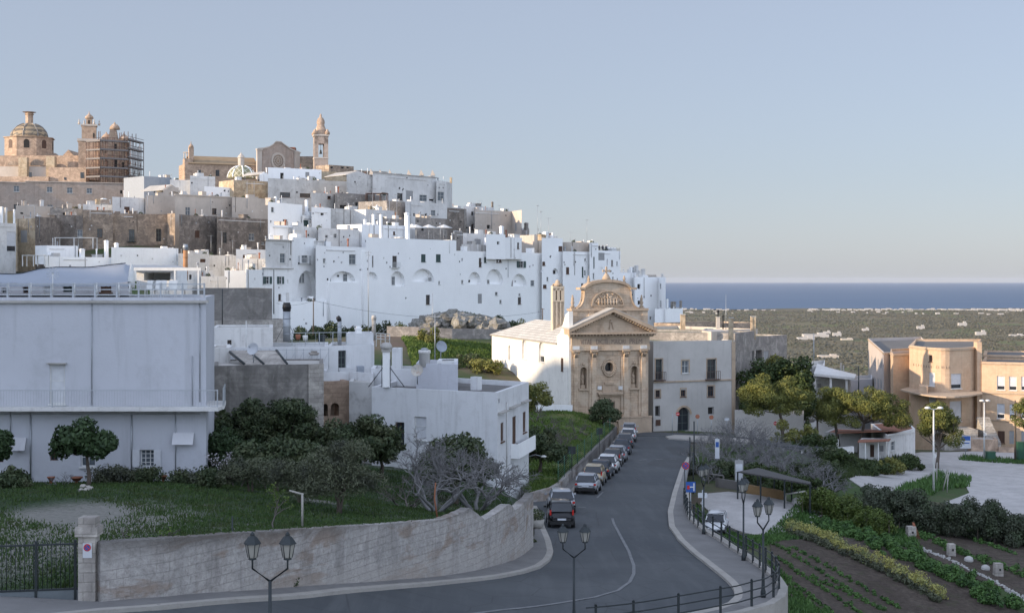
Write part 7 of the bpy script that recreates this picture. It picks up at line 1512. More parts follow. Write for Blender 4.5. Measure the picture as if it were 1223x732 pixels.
def blades(name,poly,zf,n,h,w,mat,seed,keep=None,label=None,cat=None,parent=None):
 rng=np.random.default_rng(seed);P_=np.array(poly);x0,y0=P_.min(0);x1,y1=P_.max(0);X=rng.uniform(x0,x1,n*3);Y=y0+(y1-y0)*rng.random(n*3)**1.25;m=inside(poly,X,Y)
 if keep is not None:m&=keep(X,Y,rng)
 X,Y=X[m][:n],Y[m][:n];k=len(X);Z=zf(X,Y);a=rng.uniform(0,np.pi,k);hh=h*rng.uniform(.5,1.4,k);ww=w*rng.uniform(.6,1.4,k);dx,dy=np.cos(a)*ww,np.sin(a)*ww;lx,ly=rng.normal(size=k)*h*.35,rng.normal(size=k)*h*.35
 v=np.stack([np.stack([X-dx,Y-dy,Z-.02],-1),np.stack([X+dx,Y+dy,Z-.02],-1),np.stack([X+lx,Y+ly,Z+hh],-1)],1).reshape(-1,3)
 o=fast_mesh(name,v,np.arange(k*3).reshape(-1,3),M[mat],parent);tag(o,label,cat,kind='stuff');return o
def bare_spot(X,Y,rng):k=patchy(.35,-.75)(X,Y,rng);px=X/Y*F+CX;py=HY-zg(X,Y)/Y*F;return k&~((((px-85)/75)**2+((py-612)/16)**2+rng.normal(size=len(X))*.25)<1)
def patchy(sc,th):return lambda X,Y,rng:(np.sin(X*sc+1.3*np.sin(Y*sc*.7))*np.cos(Y*sc*1.1+np.sin(X*sc*1.7))+rng.normal(size=len(X))*.35)>th
vis=[XY(-60,45),XY(117,45)]+[(q.x,q.y+.5)for q in gpx]+[XY(634,78),XY(596,94),XY(250,100),XY(246,79.8),XY(-60,79.8)]
blades('garden_grass',vis,zg,80000,.11,.03,'grass',31,bare_spot,'dark green grass of the walled garden','grass')
blades('bank_grass',bank_poly,zk,30000,.22,.06,'leaf_lime',32,patchy(.5,-.4),'bright weedy grass on the bank below the church','grass')
rg=np.random.default_rng(5)
for i in range(7):
 q=G(97+rg.uniform(-5,12),0,73+rg.uniform(-1,1),zg);mb=MB();s_=rg.uniform(.1,.22);mb.lathe([(s_*.7,-.05),(s_,s_*.4),(s_*.5,s_*.9)],q,7,rot=i);tag(mb.build('pale_stone',M['block_light'],origin=q),'pale loose stone under the orange tree','stone','loose stones under the orange tree')
shrub('rounded olive green bush against the white nave wall',G(643,0,158,zk),(1.8,1.6,3.2),'leaf_yellow',5000,.12,41,nc=30,cr=.6)
tree('dark round evergreen tree in front of the church corner',G(722,0,156,zk),2.9,(1.7,1.6,1.5),'leaf_dark',6500,.14,42,nc=34,cr=.6,trunk_h=1.2,name='round_tree',low=.3)
tree('dark ivy clad tree overhanging the side street by the corner house',G(645,0,112,zk),3.6,(2.3,2.2,2.0),'leaf_dark',8000,.12,43,nc=40,cr=.6,trunk_h=1.2,name='street_tree',low=.2)
for i,(px,Y,h)in enumerate(((648,132,3.4),(664,128,3.0),(655,145,3.0),(676,136,2.6),(690,146,2.4),(640,150,2.6))):
 bare_tree(['leafless orchard tree nearest the corner house','leafless orchard tree in the middle of the bank','leafless orchard tree below the round olive bush','small leafless orchard tree by the mesh fence','small leafless orchard tree highest on the bank','leafless orchard tree at the back of the bank'][i],G(px,0,Y,zk),h,.9,50+i,'twig_d',group='leafless orchard trees on the bank',stems=3,depth=5,r0=.07)
fe=empty('mesh_fence',W2B[3],'green mesh fence along the top of the climbing wall','fence');mb=MB()
fpts=[q for q in W2B[2:]];ftop=[z for z in W2T[2:]]
for i in range(len(fpts)-1):
 for k in range(2):
  t=k/2;q=fpts[i].lerp(fpts[i+1],t);z=ftop[i]*(1-t)+ftop[i+1]*t;m_=MB();m_.tube([(q.x-.15,q.y,z-.1),(q.x-.15,q.y,z+1.6)],.035,5);m_.build('post',M['bin'],fe)
 a,b_=fpts[i],fpts[i+1];za,zb2=ftop[i],ftop[i+1]
 for k in range(9):h=.1+1.4*k/8;mb.tube([(a.x-.15,a.y,za+h),(b_.x-.15,b_.y,zb2+h)],.012,3,cap=False)
mb.build('wire_mesh',M['bin'],fe)
for px,Y in((676,112),(692,124)):
 q=W2B[3]if px==676 else W2B[5];r_=empty('sign_post',q,'dark backed road sign over the parked cars, '+('nearer one' if px==676 else 'farther one'),'sign');mb=MB();mb.tube([q,q+Vector((0,0,2.7))],.035,6);mb.build('post',M['iron'],r_);mb=MB();mb.box(q+Vector((0,0,2.4)),(.6,.04,.6));mb.build('panel',M['iron'],r_)
def rocks():
 rng=np.random.default_rng(9);
 from mathutils import noise as mn_
 where=('on the left of the outcrop','near the left middle of the outcrop','in the middle of the outcrop','right of the middle of the outcrop','toward the right end near the church roof','at the far right of the outcrop')
 for i in range(95):
  px=468+165*rng.random();Y=243+19*rng.random();g_=G(px,0,Y);s_=rng.uniform(.5,1.5)*(1.35 if 500<px<600 else .8);me=bmesh.new();bmesh.ops.create_icosphere(me,subdivisions=3,radius=1);of=Vector((i*3.1,i*1.7,0))
  for v in me.verts:
   c=v.co.copy();k=1+.55*mn_.noise(c*1.1+of)+.3*mn_.noise(c*2.6+of)+.16*mn_.noise(c*6+of);v.co=Vector((round(c.x*1.3*k*3.2)/3.2*.5+c.x*.65*k,c.y*k,round(c.z*.85*k*2.5)/2.5*.5+c.z*.42*k))*s_
  m_=bpy.data.meshes.new('boulder');me.to_mesh(m_);me.free();m_.materials.append(M['rock']);o=bpy.data.objects.new('boulder',m_);col.objects.link(o);hump=max(0,1-((px-550)/62)**2)*2.6;o.location=g_+Vector((0,0,s_*.2+rng.uniform(0,1)*hump));o.rotation_euler=(rng.uniform(-.4,.4),0,rng.uniform(0,6));tag(o,'grey limestone boulder below the white town wall, '+where[min(5,int((px-468)/27.5))],'boulder','limestone boulders below the town wall')
 mb=MB()
 vs=[];n1,n2=60,10
 for a in range(n1+1):
  px=462+178*a/n1;hump=max(0,1-((px-552)/75)**2)
  for b_ in range(n2+1):Y=240+26*b_/n2;g_=G(px,0,Y);q=g_.copy();q.z+=-.3+math.sin(math.pi*min(1,b_/n2*.62))*hump*3.2*(1+.35*mn_.noise(Vector((px*.11,b_*.5,0)))+.2*mn_.noise(Vector((px*.4,b_*1.3,5))));vs.append(q)
 mb.add(vs,[(a*(n2+1)+b_,(a+1)*(n2+1)+b_,(a+1)*(n2+1)+b_+1,a*(n2+1)+b_+1)for a in range(n1)for b_ in range(n2)]);tag(mb.build('rock_terrain',M['rock_green']),kind='structure')
 for i,px in enumerate((400,414,428,442,455,470,482,513,528,541,556,568,583,597,609,620,634)):
  Y=250+(px-400)*.04+rng.uniform(-3,5);g_=G(px,0,Y);g_.z+=2.6*max(0,1-((px-552)/75)**2)*rng.uniform(.5,1);r_=rng.uniform(1.0,2.1);shrub('dark green bush among the boulders under the town wall, '+('at the left end' if px<450 else 'in the left part' if px<500 else 'in the middle' if px<560 else 'right of the middle' if px<600 else 'at the right end'),g_,(r_*1.3,r_,r_*.9),'leaf_dark' if i%3 else 'leaf_yellow',900,.18,60+i,group='bushes under the town wall',nc=12,cr=.7)
rocks()
shrub('dark green bush right of the wooden pole',G(388,0,238),(3.0,2,2.0),'leaf_dark',2500,.2,80,nc=20,cr=.9);shrub('dark green bush left of the wooden pole',G(366,0,236),(2.6,2,1.6),'leaf_dark',2200,.2,81,nc=18,cr=.8)
wl=[G(px,0,Y)for px,Y in((462,232),(500,231),(540,232),(590,236),(640,240))];wl=densify(wl,3);wl=[Vector((q.x,q.y,ZGR(q.x,q.y)))for q in wl]
wall_line('field_wall',wl,.5,[q.z+1.7 for q in wl],M['grey_stone'],1,'long dry stone terrace wall below the boulders','wall')
fy=[XY(500,196),XY(600,192),XY(600,228),XY(480,228)];blades('field_grass',fy,lambda x,y:ground_z(x,y),22000,.5,.22,'leaf_lime',33,patchy(.12,-.5),'bright green field below the terrace wall','grass')
for i,(px,Y,rr_,m)in enumerate(((560,190,(3,2,1.8),'leaf_dark'),(578,186,(2.5,2,1.4),'leaf_yellow'),(552,205,(2.0,2,1.3),'leaf_yellow'),(590,206,(2.6,2,1.2),'leaf_lime'),(510,222,(2.4,2,2.2),'leaf_yellow'))):
 shrub(['dark bush in front of the green field','yellow green bush left of the white nave','low yellow green bush in the field','bright bush at the right edge of the field','yellow flowering bush below the terrace wall'][i],G(px,0,Y),rr_,m,1600,.17,90+i,nc=14,cr=.7)
def pine(label,px,Y,h,crown,seed,lean=(0,0),n=13000,nc=40,cr=.85,name='pine_tree',zf=None,**k):
 return tree(label,G(px,0,Y,zf),h,crown,'leaf_pine',int(n*1.35),.125,seed,name=name,nc=nc,cr=cr,trunk_r=.2,flat=.7,lean=lean,group='umbrella pines',bias=.5,asp=.35,**k)
pine('spreading sunlit pine in front of the ivy wall',937,165,8.5,(4.3,3.2,3.3),101,(-1.0,0),17000,46,.95,trunk_h=3.8)
pine('sunlit pine leaning over the red roofed bungalow',1026,166,7.9,(5.0,3.2,3.3),102,(1.0,0),18000,50,.95,trunk_h=3.6)
pine('small left crown pine beside the leaning pine',1002,168,8.0,(2.1,2.0,2.9),103,(-.8,0),9000,30,.8,trunk_h=4)
pine('bushy pine behind the white double lamp post',1119,158,7.6,(2.7,2.3,3.3),104,(.3,0),12000,34,.85,trunk_h=2.2)
pine('pine branch crown at the right edge of the picture',1228,165,8.2,(2.2,2,2.6),105,(0,0),6000,22,.8,trunk_h=4)
pine('darker pine left of the white buildings down the slope',976,185,6.0,(2.0,2,2.2),106,(0,0),5000,20,.8,trunk_h=3)
def ivy(label,pts,n,seed,mat='leaf_ivy',rr=1.0,ls=.16):
 rng=np.random.default_rng(seed);C=np.array([tuple(p)for p in pts]);rt=empty('ivy',pts[0],label,'ivy');v,f=leaves(C,np.full((len(C),3),rr)*np.array([1,.8,1]),n,ls,rng,.8,.4);fast_mesh('foliage',v,f,M[mat],rt)
 mb=MB()
 for q in C[::4]:mb.tube([(q[0],q[1],q[2]-2.5),tuple(q)],[.08,.03],4)
 mb.build('stems',M['trunk'],rt)
rng=np.random.default_rng(4);pts=[]
for i in range(120):
 px=rng.uniform(886,966);yt=436+4*math.sin(px*.2)+(0 if px<930 else 0);py=rng.uniform(yt,512);Y=178-(px-886)*.02+rng.uniform(-1,1)-(py-436)*.03;pts.append(P(px,py,Y))
ivy('dense dark ivy mass covering the wall right of the convent',pts,26000,7,'leaf_ivy',1.1)
tree('sunlit yellow green tree rising above the ivy wall',G(929,0,184),10.5,(2.3,2,2.4),'leaf_yellow',7000,.16,110,nc=26,cr=.8,name='ivy_tree',trunk_h=6)
tree('rounded dark green tree at the right end of the ivy wall',G(950,0,181),8.2,(2.6,2,2.9),'leaf_ivy',9000,.15,111,nc=34,cr=.8,name='ivy_tree',trunk_h=4)
tree('distant dark tree behind the white building roofs',G(967,0,235),10,(3,2.5,2.5),'leaf_dark',4500,.2,112,nc=20,cr=.9,name='dark_tree',trunk_h=6)
shrub('green shrub clump under the spreading pine',G(950,0,160),(3.2,1.5,2.6),'leaf_yellow',6000,.13,113,nc=30,cr=.6);shrub('grey green shrub left of the low coping wall',G(975,0,158),(3.0,1.5,2.0),'leaf_ivy',5000,.13,114,nc=26,cr=.6)
th_='leafless grey thickets by the yard'
for i,(px,Y,h,mt)in enumerate(((836,140,2.8,0),(852,143,3.4,1),(868,146,4.3,0),(884,148,4.6,1),(900,146,4.2,0),(914,143,3.6,1),(930,140,3.6,0),(946,137,3.6,1),(960,134,3.2,0),(974,130,3.0,1),(986,128,2.6,0),(876,137,2.7,1),(925,133,2.6,0),(845,132,2.2,1),(905,138,2.8,0))):
 bare_tree(['leafless grey bush nearest the road sign','leafless bush behind the timetable sign','tall leafless bush below the convent corner','tallest leafless bush in front of the stained wall','leafless bush in front of the red round sign','leafless bush under the spreading pine','leafless bush above the middle of the shed roof','leafless bush above the right part of the shed','leafless bush behind the end of the shed','leafless bush right of the shed','last leafless bush before the green slope','low leafless bush behind the notice board','low leafless bush touching the shed roof','low leafless bush beside the pavement entrance','low leafless bush behind the shed roof corner'][i],G(px,0,Y),h*1.25,1.0,120+i,'twig',name='leafless_bush',cat='bush',group=th_,stems=6,depth=5,r0=.085,kids=(2,3),ls=.74)
for i,(px,Y,w,h,m)in enumerate(((838,136,3.0,1.0,'leaf_dark'),(870,134,4.0,1.3,'leaf_dark'),(905,132,4,1.4,'leaf_ivy'),(945,128,4,1.5,'leaf_ivy'),(975,135,4,1.8,'leaf_dark'),(1000,146,4,1.6,'leaf_ivy'),(1030,150,4,1.2,'leaf_ivy'),(985,152,4,1.3,'leaf_dark'),(1062,153,2.2,1.5,'leaf_yellow'),(1086,156,2.8,1.5,'leaf_ivy'))):
 shrub(['low evergreen growth by the pavement entrance','low evergreen growth behind the grey table','low evergreen growth behind the shed, left','low evergreen growth behind the shed, right','evergreen growth right of the leafless bushes','evergreen bush below the bungalow wall','green bush in front of the veranda','dark growth under the white wall strip','rounded yellow green bush right of the veranda','dark bush between the bungalow and the bushy pine'][i],G(px,0,Y),(w*.7,1.6,h),m,4000,.12,140+i,nc=24,cr=.5)
def hedge(label,pts,h,w,n,mat,ls,seed,cr=.5,name='hedge'):
 rng=np.random.default_rng(seed);C=[];Rr=[]
 for a,b_ in zip(pts,pts[1:]):
  L=(b_-a).length;k=int(L/.3)+1
  for i in range(k):
   for j in range(4):t=rng.random();q=a.lerp(b_,(i+t)/k);C.append((q.x+rng.normal()*w*.35,q.y+rng.normal()*w*.35,q.z+h*rng.uniform(.15,.85)*(1+.15*math.sin(q.x*1.3))));r=cr*rng.uniform(.7,1.3);Rr.append((r,r,r))
 rt=empty(name,pts[0],label,name);v,f=leaves(C,np.array(Rr),n,ls,rng,.5,.35);fast_mesh('foliage',v,f,M[mat],rt)
 mb=MB()
 for q in C[::5]:mb.tube([(q[0],q[1],q[2]-1.6),q],[.05,.02],4)
 mb.build('stems',M['trunk'],rt)
hp=[G(px,0,Y)for px,Y in((1040,112),(1075,109),(1110,108),(1150,107),(1190,106),(1250,105))]
hedge('long dark grey green hedge between the field and the car park',hp,2.9,2.0,75000,'leaf_hedge',.09,161,.55)
hedge('short dark hedge top behind the yellow green hedge',[G(1035,0,125),G(1060,0,120),G(1075,0,113)],1.9,1.2,14000,'leaf_hedge',.09,162,.5)
hedge('bright yellow green hedge beside the long dark hedge',[G(968,0,115),G(990,0,113),G(1015,0,110),G(1040,0,107),G(1052,0,104)],1.9,1.3,26000,'leaf_ylw',.09,163,.5)
for i,(pl,n,h,m,lb)in enumerate((([(1068,588),(1090,578),(1120,565),(1160,572),(1158,582),(1125,585),(1100,600),(1112,612),(1085,612)],5000,.5,'crop','green weeds on the car park island'),([(985,600),(960,575),(985,560),(1020,556),(1075,548),(1100,551),(1070,556),(1020,570),(1003,585)],9000,.6,'leaf_ivy','dark weeds on the slope below the bungalow'),([(1150,545),(1190,548),(1240,552),(1240,556),(1170,552),(1145,550)],1500,.4,'crop','strip of weeds along the street by the hospital'),([(840,660),(905,655),(950,645),(1000,636),(965,608),(950,604),(905,642),(866,632),(838,610),(832,600),(828,640)],9000,.22,'crop','green weeds round the gravel yard'),([(918,668),(940,690),(990,735),(1010,760),(940,760),(925,705)],3500,.25,'crop','weeds at the foot of the bend wall'),([(985,632),(1010,618),(1060,622),(1090,640),(1105,665),(1040,640)],4000,.3,'crop','green weeds between hedge and stone line'))):
 wp=[on(a,b_,ZGR)for a,b_ in pl];blades('weeds',[(p.x,p.y)for p in wp],lambda x,y:ground_z(x,y)+.05,n,h,.07,m,170+i,None,lb,'weeds')
def row(label,pxs,n,w,h,mat,ls,seed,name,extra=None):
 l=densify([on(a,b_,ZGR)for a,b_ in pxs],.5);rng=np.random.default_rng(seed);C=[];Rr=[]
 for q in l:
  for j in range(3):C.append((q.x+rng.normal()*w*.4,q.y+rng.normal()*w*.4,ZGR(q.x,q.y)+h*rng.uniform(.2,.8)));Rr.append(h*rng.uniform(.3,.6))
 v,f=leaves(C,np.array(Rr),n,ls,rng,.5,.2,.4);tag(fast_mesh(name,v,f,M[mat]),label,name.replace('_',' '),kind='stuff')
row('long row of yellow flowering plants across the field',[(945,634),(965,642),(1000,656),(1040,673),(1085,694),(1125,716)],11000,.6,.85,'flower',.065,181,'flowering_row')
row('green understorey of the yellow flowering row',[(945,638),(965,646),(1000,660),(1040,677),(1085,699),(1120,720)],7000,.5,.5,'leaf_olive',.08,182,'flowering_row')
row('wide band of tall green crop behind the yellow row',[(985,630),(1030,645),(1075,664),(1120,685),(1165,706),(1215,730)],30000,1.6,.7,'crop',.09,183,'crop_row')
for i,l in enumerate(([(925,652),(960,672),(1005,700),(1055,730)],[(945,655),(985,676),(1030,702),(1075,728)],[(930,668),(960,690),(1000,715),(1035,738)],[(922,680),(950,700),(985,727),(1000,740)],[(968,690),(1010,708),(1050,728)],[(935,700),(960,722),(975,735)])):
 row('low green vegetable row in the dark soil near the bend',l,2600,.25,.25,'crop',.07,184+i,'vegetable_row')
row('short green row in the upper field',[(1140,636),(1175,650),(1210,662)],1800,.4,.3,'crop',.09,190,'vegetable_row');row('green row beside the stone posts',[(1100,640),(1140,660),(1180,672),(1223,690)],4500,.7,.45,'crop',.09,191,'vegetable_row')
sl=densify([on(a,b_,ZGR)for a,b_ in((1050,637),(1075,646),(1110,660),(1150,677),(1190,697),(1235,722))],.14);rng=np.random.default_rng(3);mb=MB()
for q in sl:
 for k in range(3):s_=rng.uniform(.04,.11);mb.box((q.x+rng.normal()*.14,q.y+rng.normal()*.2,ZGR(q.x,q.y)+s_*.7),(s_*1.6,s_*1.4,s_*1.5),(math.cos(k+s_*40),math.sin(k+s_*40)),taper=.7)
tag(mb.build('stone_line',M['white_rubble'],origin=sl[0]),'line of small white rubble stones through the field','stones',kind='stuff')
for i,(px,py,yt,w,lb)in enumerate(((1088,643,628,.95,'broken pale stone post with brown canes at the head of the stone line'),(1136,664,649,.75,'pale stone post in the middle of three'),(1192,688,672,.8,'square pale stone post nearest the right edge'))):
 q=on(px,py,ZGR);h=(py-yt)*q.y/F;rt=empty('stone_post',q,lb,'stone post','stone posts in the field');mb=MB();mb.box(q+Vector((0,0,h/2-.1)),(w*.7,w*.6,h+.2),(1,.1),taper=.9);mb.build('block',M['block_light'],rt);mb=MB();mb.box(q+Vector((.06,-w*.29,h*.55)),(.12,.04,.14));mb.build('hole',M['dark'],rt)
 if i==0:
  mb=MB()
  for k in range(5):mb.tube([q+Vector((.3+k*.08,-.3,0)),q+Vector((.1+k*.03,0,h*1.3))],.02,4)
  mb.build('canes',M['clay'],rt)
for i,(px,py,s_,lb)in enumerate(((1157,671,.32,'rounded white boulder left of the last stone post'),(1177,681,.30,'flat white stone heap beside the last stone post'),(1041,623,.3,'white stacked stone block near the hedge'),(1039,629,.26,'small white block below the stacked stone'),(1051,633,.3,'flat white slab at the start of the stone line'),(953,603,.5,'pale upright drum stone at the right end of the yard'))):
 q=on(px,py,ZGR);mb=MB();mb.lathe([(s_*.8,-.1),(s_,s_*.5),(s_*.85,s_),(s_*.3,s_*1.3)],q,9,rot=i);tag(mb.build('white_boulder',M['white_rubble'],origin=q),lb,'stone')
rg=np.random.default_rng(12);mb=MB()
for i in range(60):
 q=on(965+rg.random()*75,610+rg.random()*22,ZGR);s_=rg.uniform(.1,.3);mb.box(q+Vector((0,0,.08)),(s_*1.6,s_,s_*.4),(math.cos(i),math.sin(i)),taper=.8)
tag(mb.build('stone_debris',M['white_rubble']),'scattered pale stone slabs at the foot of the yellow green hedge','stones',kind='stuff')
for px,y0,y1,lean_ in((1118.5,552,578,.1),(1126,560,586,.9),(1131,566,588,.2)):
 q=on(px,y1,ZGR);mb=MB();mb.tube([q,q+Vector((lean_*.6,0,(y1-y0)*q.y/F))],.06,6);tag(mb.build('leaning_stake',M['kerb'],origin=q),{1118.5:'upright pale stake on the car park island',1126:'pale stake with a rusty tip leaning right',1131:'shorter pale stake right of the leaning one'}[px],'stake')
for px,py,r,lb in((351,703,.45,'dark weed tuft at the foot of the garden wall, left'),(342,700,.35,'thin weed climbing the garden wall foot'),(637,650,.2,'small weed at the wall end')):
 q=on(px,py,zr);shrub(lb,q+Vector((0,.0,.1)),(r,.25,r),'leaf_dark',350,.05,int(px),name='weed_tuft',cat='weed',nc=8,cr=.14)
def plain():
 rng=np.random.default_rng(77);n=85000
 Y=420*(9300/420)**(rng.random(n)**.62);tx=rng.uniform(.05,.42,n);X=tx*Y
 keep=(np.sin(X/97+np.sin(Y/160))*np.cos(Y/210+X/300)+rng.normal(size=n)*.5)>-.12;keep&=~((Y<700)&(rng.random(n)<.3));X,Y=X[keep],Y[keep];n=len(X);Z=ground_z(X,Y)
 s=rng.uniform(1.8,3.4,n)*(1+(Y>3000)*.4+(Y>6000)*.5);h=s*rng.uniform(.7,1.1,n)
 k=6;a=np.arange(k)*2*np.pi/k;ring=np.stack([np.cos(a),np.sin(a)],-1)
 v=np.zeros((n,k*2+2,3));jit=rng.uniform(.7,1.3,(n,k*2))
 for i in range(k):
  for l,(rr_,zz_)in enumerate(((.85,.15),(1.0,.6))):
   v[:,l*k+i,0]=X+ring[i,0]*s*rr_*jit[:,l*k+i];v[:,l*k+i,1]=Y+ring[i,1]*s*rr_*jit[:,l*k+i];v[:,l*k+i,2]=Z+h*zz_*jit[:,(l*k+i+3)%(2*k)]
 v[:,2*k]=np.stack([X,Y,Z-1],-1);v[:,2*k+1]=np.stack([X+rng.normal(size=n)*.4,Y,Z+h*1.15],-1)
 F_=[]
 for i in range(k):j=(i+1)%k;F_+=[(2*k,j,i),(i,j,k+j),(i,k+j,k+i),(k+i,k+j,2*k+1)]
 f=(np.array(F_)[None]+(np.arange(n)*(2*k+2))[:,None,None]).reshape(-1,3);tag(fast_mesh('olive_groves',v.reshape(-1,3),f,M['grove']),'endless olive groves covering the coastal plain','trees',kind='stuff')
 mb=MB()
 for i in range(520):
  tx=rng.uniform(.06,.5);Yb=rng.uniform(9050,9580)if rng.random()<.85 else rng.uniform(8000,9500)
  if math.sin(tx*60)+math.sin(tx*23+1)<-.6 and rng.random()<.85:continue
  w=rng.uniform(8,34);mb.box((tx*Yb,Yb,-200+3),(w,rng.uniform(8,16),rng.uniform(5,12)))
 tag(mb.build('coast_town',M['white_town']),'bright strip of white coastal houses along the sea','town',kind='stuff')
plain()
for i,(px,py,w,m,lb)in enumerate(((975,401.5,30,'white_town','long white farm warehouse in the groves, left of the hospital'),(963,404,20,'white_town','white farmhouse left of the long warehouse'),(988,397.5,8,'white_town','small white tower house on the warehouse end'),(1012,404.5,14,'pale_stone','ochre roofed farm shed beside the grove road'),(1172,399.5,12,'white_town','white farmhouse above the hospital pier'),(1100,391.5,9,'white_town','small white farmhouse among the far groves, middle'),(1215,400,16,'white_town','white farm buildings at the right edge of the groves'),(990,426,24,'pale_stone','flat pale stone barn behind the white slope buildings'),(1000,400,10,'white_town','small white house right of the long warehouse'),(1034,394,8,'white_town','lone white farmhouse far in the groves'),(1150,388,10,'white_town','far white farmhouse near the coast strip'))):
 q=on(px,py+1.6,ZGR,400,9000);W=w/F*q.y;h=max(3.0,W*.13)if w>12 else W*.4;rt=empty('farmhouse',q,lb,'farmhouse','farm buildings on the plain');mb=MB();mb.box(q+Vector((0,W*.2,h/2-.5)),(W,W*.45,h+1));mb.box(q+Vector((W*.25,W*.2,h+h*.2)),(W*.3,W*.3,h*.5));mb.build('wall',M[m],rt)
 mb=MB();mb.box(q+Vector((-W*.1,W*.2,h+.1)),(W*.62,W*.46,.3));mb.build('roof',M['roof_grey'],rt)
# == STREET: cars, lamps, railing, signs
M['paint_line']=M['paint']
def car_paint(name,c,metal=.3):
 t=NT(name);oc=t.N("ShaderNodeTexCoord").outputs['Object'];n_=t.noise(oc,2.5,4,.6);t.b.inputs['Metallic'].default_value=metal;t.b.inputs['Coat Weight'].default_value=.4
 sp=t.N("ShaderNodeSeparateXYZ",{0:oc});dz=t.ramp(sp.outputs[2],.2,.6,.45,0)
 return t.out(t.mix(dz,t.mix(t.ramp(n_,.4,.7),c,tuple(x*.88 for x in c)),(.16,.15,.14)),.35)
def make_car(label,paint,L=3.9,W=1.66,Hh=1.48,kind='hatch',plate_front=False):
 rt=empty('parked_car',(0,0,0),label,'car','cars parked along the kerb');h=L/2;w=W/2
 belt=.92 if kind!='tall' else 1.0
 st=[(-h,.50,.62,.80),(-h+.08,.26,belt-.02,.93),(-h+.5,.20,belt+.02,1),(-.3,.18,belt,1),(h-1.35,.18,belt-.03,1),(h-.75,.20,belt-.12,.98),(h-.2,.24,belt-.24,.90),(h,.40,belt-.40,.74)]
 mb=MB();vs=[];n=10
 for y,zb2,zt2,k in st:
  ww=w*k
  for x,z in((-.80,zb2),(-.98,zb2+.12),(-1,zb2*.5+zt2*.5),(-.95,zt2-.05),(-.84,zt2)):vs.append((x*ww,y,z))
  for x,z in((.84,zt2),(.95,zt2-.05),(1,zb2*.5+zt2*.5),(.98,zb2+.12),(.80,zb2)):vs.append((x*ww,y,z))
 fs=[(i*n+j,i*n+(j+1)%n,(i+1)*n+(j+1)%n,(i+1)*n+j)for i in range(len(st)-1)for j in range(n)]+[tuple(range(n)),tuple((len(st)-1)*n+j for j in range(n))]
 mb.add(vs,fs,0,True);rb=-h+(.12 if kind!='sedan' else .75)
 g=[(rb,belt,w*.88),(rb+(.28 if kind=='hatch' else .12 if kind=='tall' else .55),Hh-.08,w*.72),(rb+.75,Hh,w*.70),(.35,Hh-.01,w*.70),(h-1.75+(.25 if kind=='tall' else 0),Hh-.12,w*.71),(h-1.05,belt-.04,w*.86)]
 roof=[];
 for y,z,x in g[1:5]:roof+=[(-x,y,z),(x,y,z)]
 mb.add([(x,y,z+.02)for x,y,z in roof]+[(x*1.02,y,z-.06)for x,y,z in roof],[(0,2,3,1),(2,4,5,3),(4,6,7,5),(0,2,10,8),(2,4,12,10),(4,6,14,12),(1,3,11,9),(3,5,13,11),(5,7,15,13),(0,1,9,8),(6,7,15,14)],0,True)
 for s_ in(-1,1):
  for(a,b_)in((g[0],g[1]),(g[5],g[4])):mb.tube([(s_*a[2],a[0],a[1]),(s_*b_[2],b_[0],b_[1])],.055,6)
  mb.tube([(s_*w*.89,.15,belt),(s_*w*.72,.12,Hh-.04)],.04,6);mb.tube([(s_*w*.9,-h+1.05,belt),(s_*w*.73,-h+1.0,Hh-.05)],.035,6)
 bo=mb.build('body',paint,rt)
 md=bo.modifiers.new('s','SUBSURF');md.levels=1;md.render_levels=1
 mb=MB();vs=[]
 for y,z,x in g:vs+=[(-x*.985,y,z-.01),(x*.985,y,z-.01)]
 vs+=[(-w*.88,g[0][0],belt-.02),(w*.88,g[0][0],belt-.02),(w*.86,g[5][0],belt-.06),(-w*.86,g[5][0],belt-.06)]
 mb.add(vs,[(0,2,3,1),(8,10,11,9),(0,2,4,6,8,10),(1,3,5,7,9,11)]);mb.build('windows',M['glass'],rt)
 for sx in(-1,1):
  for y in(-h+.68,h-.72):
   mb=MB();mb.tube([(sx*(w-.2),y,.30),(sx*(w+.0),y,.30)],.30,18);wo=mb.build('wheel',M['tyre'],rt);mb=MB();mb.tube([(sx*(w-.02),y,.30),(sx*(w+.012),y,.30)],.19,12);mb.build('rim',M['rim'],wo)
  mb=MB();z0=.72 if kind!='tall' else .95;mb.box((sx*w*.82,-h+.045,z0),(.16 if kind!='tall' else .10,.10,.13 if kind!='tall' else .3));mb.build('taillight',M['red_l'],rt)
  mb=MB();mb.lathe([(.05,-.07),(.15,0),(.05,.07)],(sx*w*.66,h-.06,.62),10);mb.build('headlight',M['glass_blue'],rt)
  mb=MB();mb.box((sx*(w+.09),h-1.35,belt+.06),(.16,.09,.12));mb.build('mirror',paint,rt)
 mb=MB();mb.box((0,-h+.02,.36),(W*.86,.14,.2));mb.box((0,h-.03,.34),(W*.8,.14,.16));mb.build('bumper',M['tyre']if kind!='sedan' else paint,rt)
 for y in(-h-.045,h+.035):mb=MB();mb.box((0,y,.60 if y<0 and kind!='tall' else .42 if y>0 else .56),(.5,.02,.11));mb.build('number_plate',M['plate'],rt)
 return rt
cols=dict(black=(.012,.013,.016),silver=(.38,.40,.43),white=(.72,.73,.74),beige=(.42,.35,.24),navy=(.02,.035,.06),dgrey=(.06,.065,.07),grey=(.16,.17,.18))
PT={k:car_paint('car_paint_'+k,v)for k,v in cols.items()}
kerbL=[on(a,b,zr)for a,b in((706,596),(719,571),(730,549),(741,533),(750,521))]
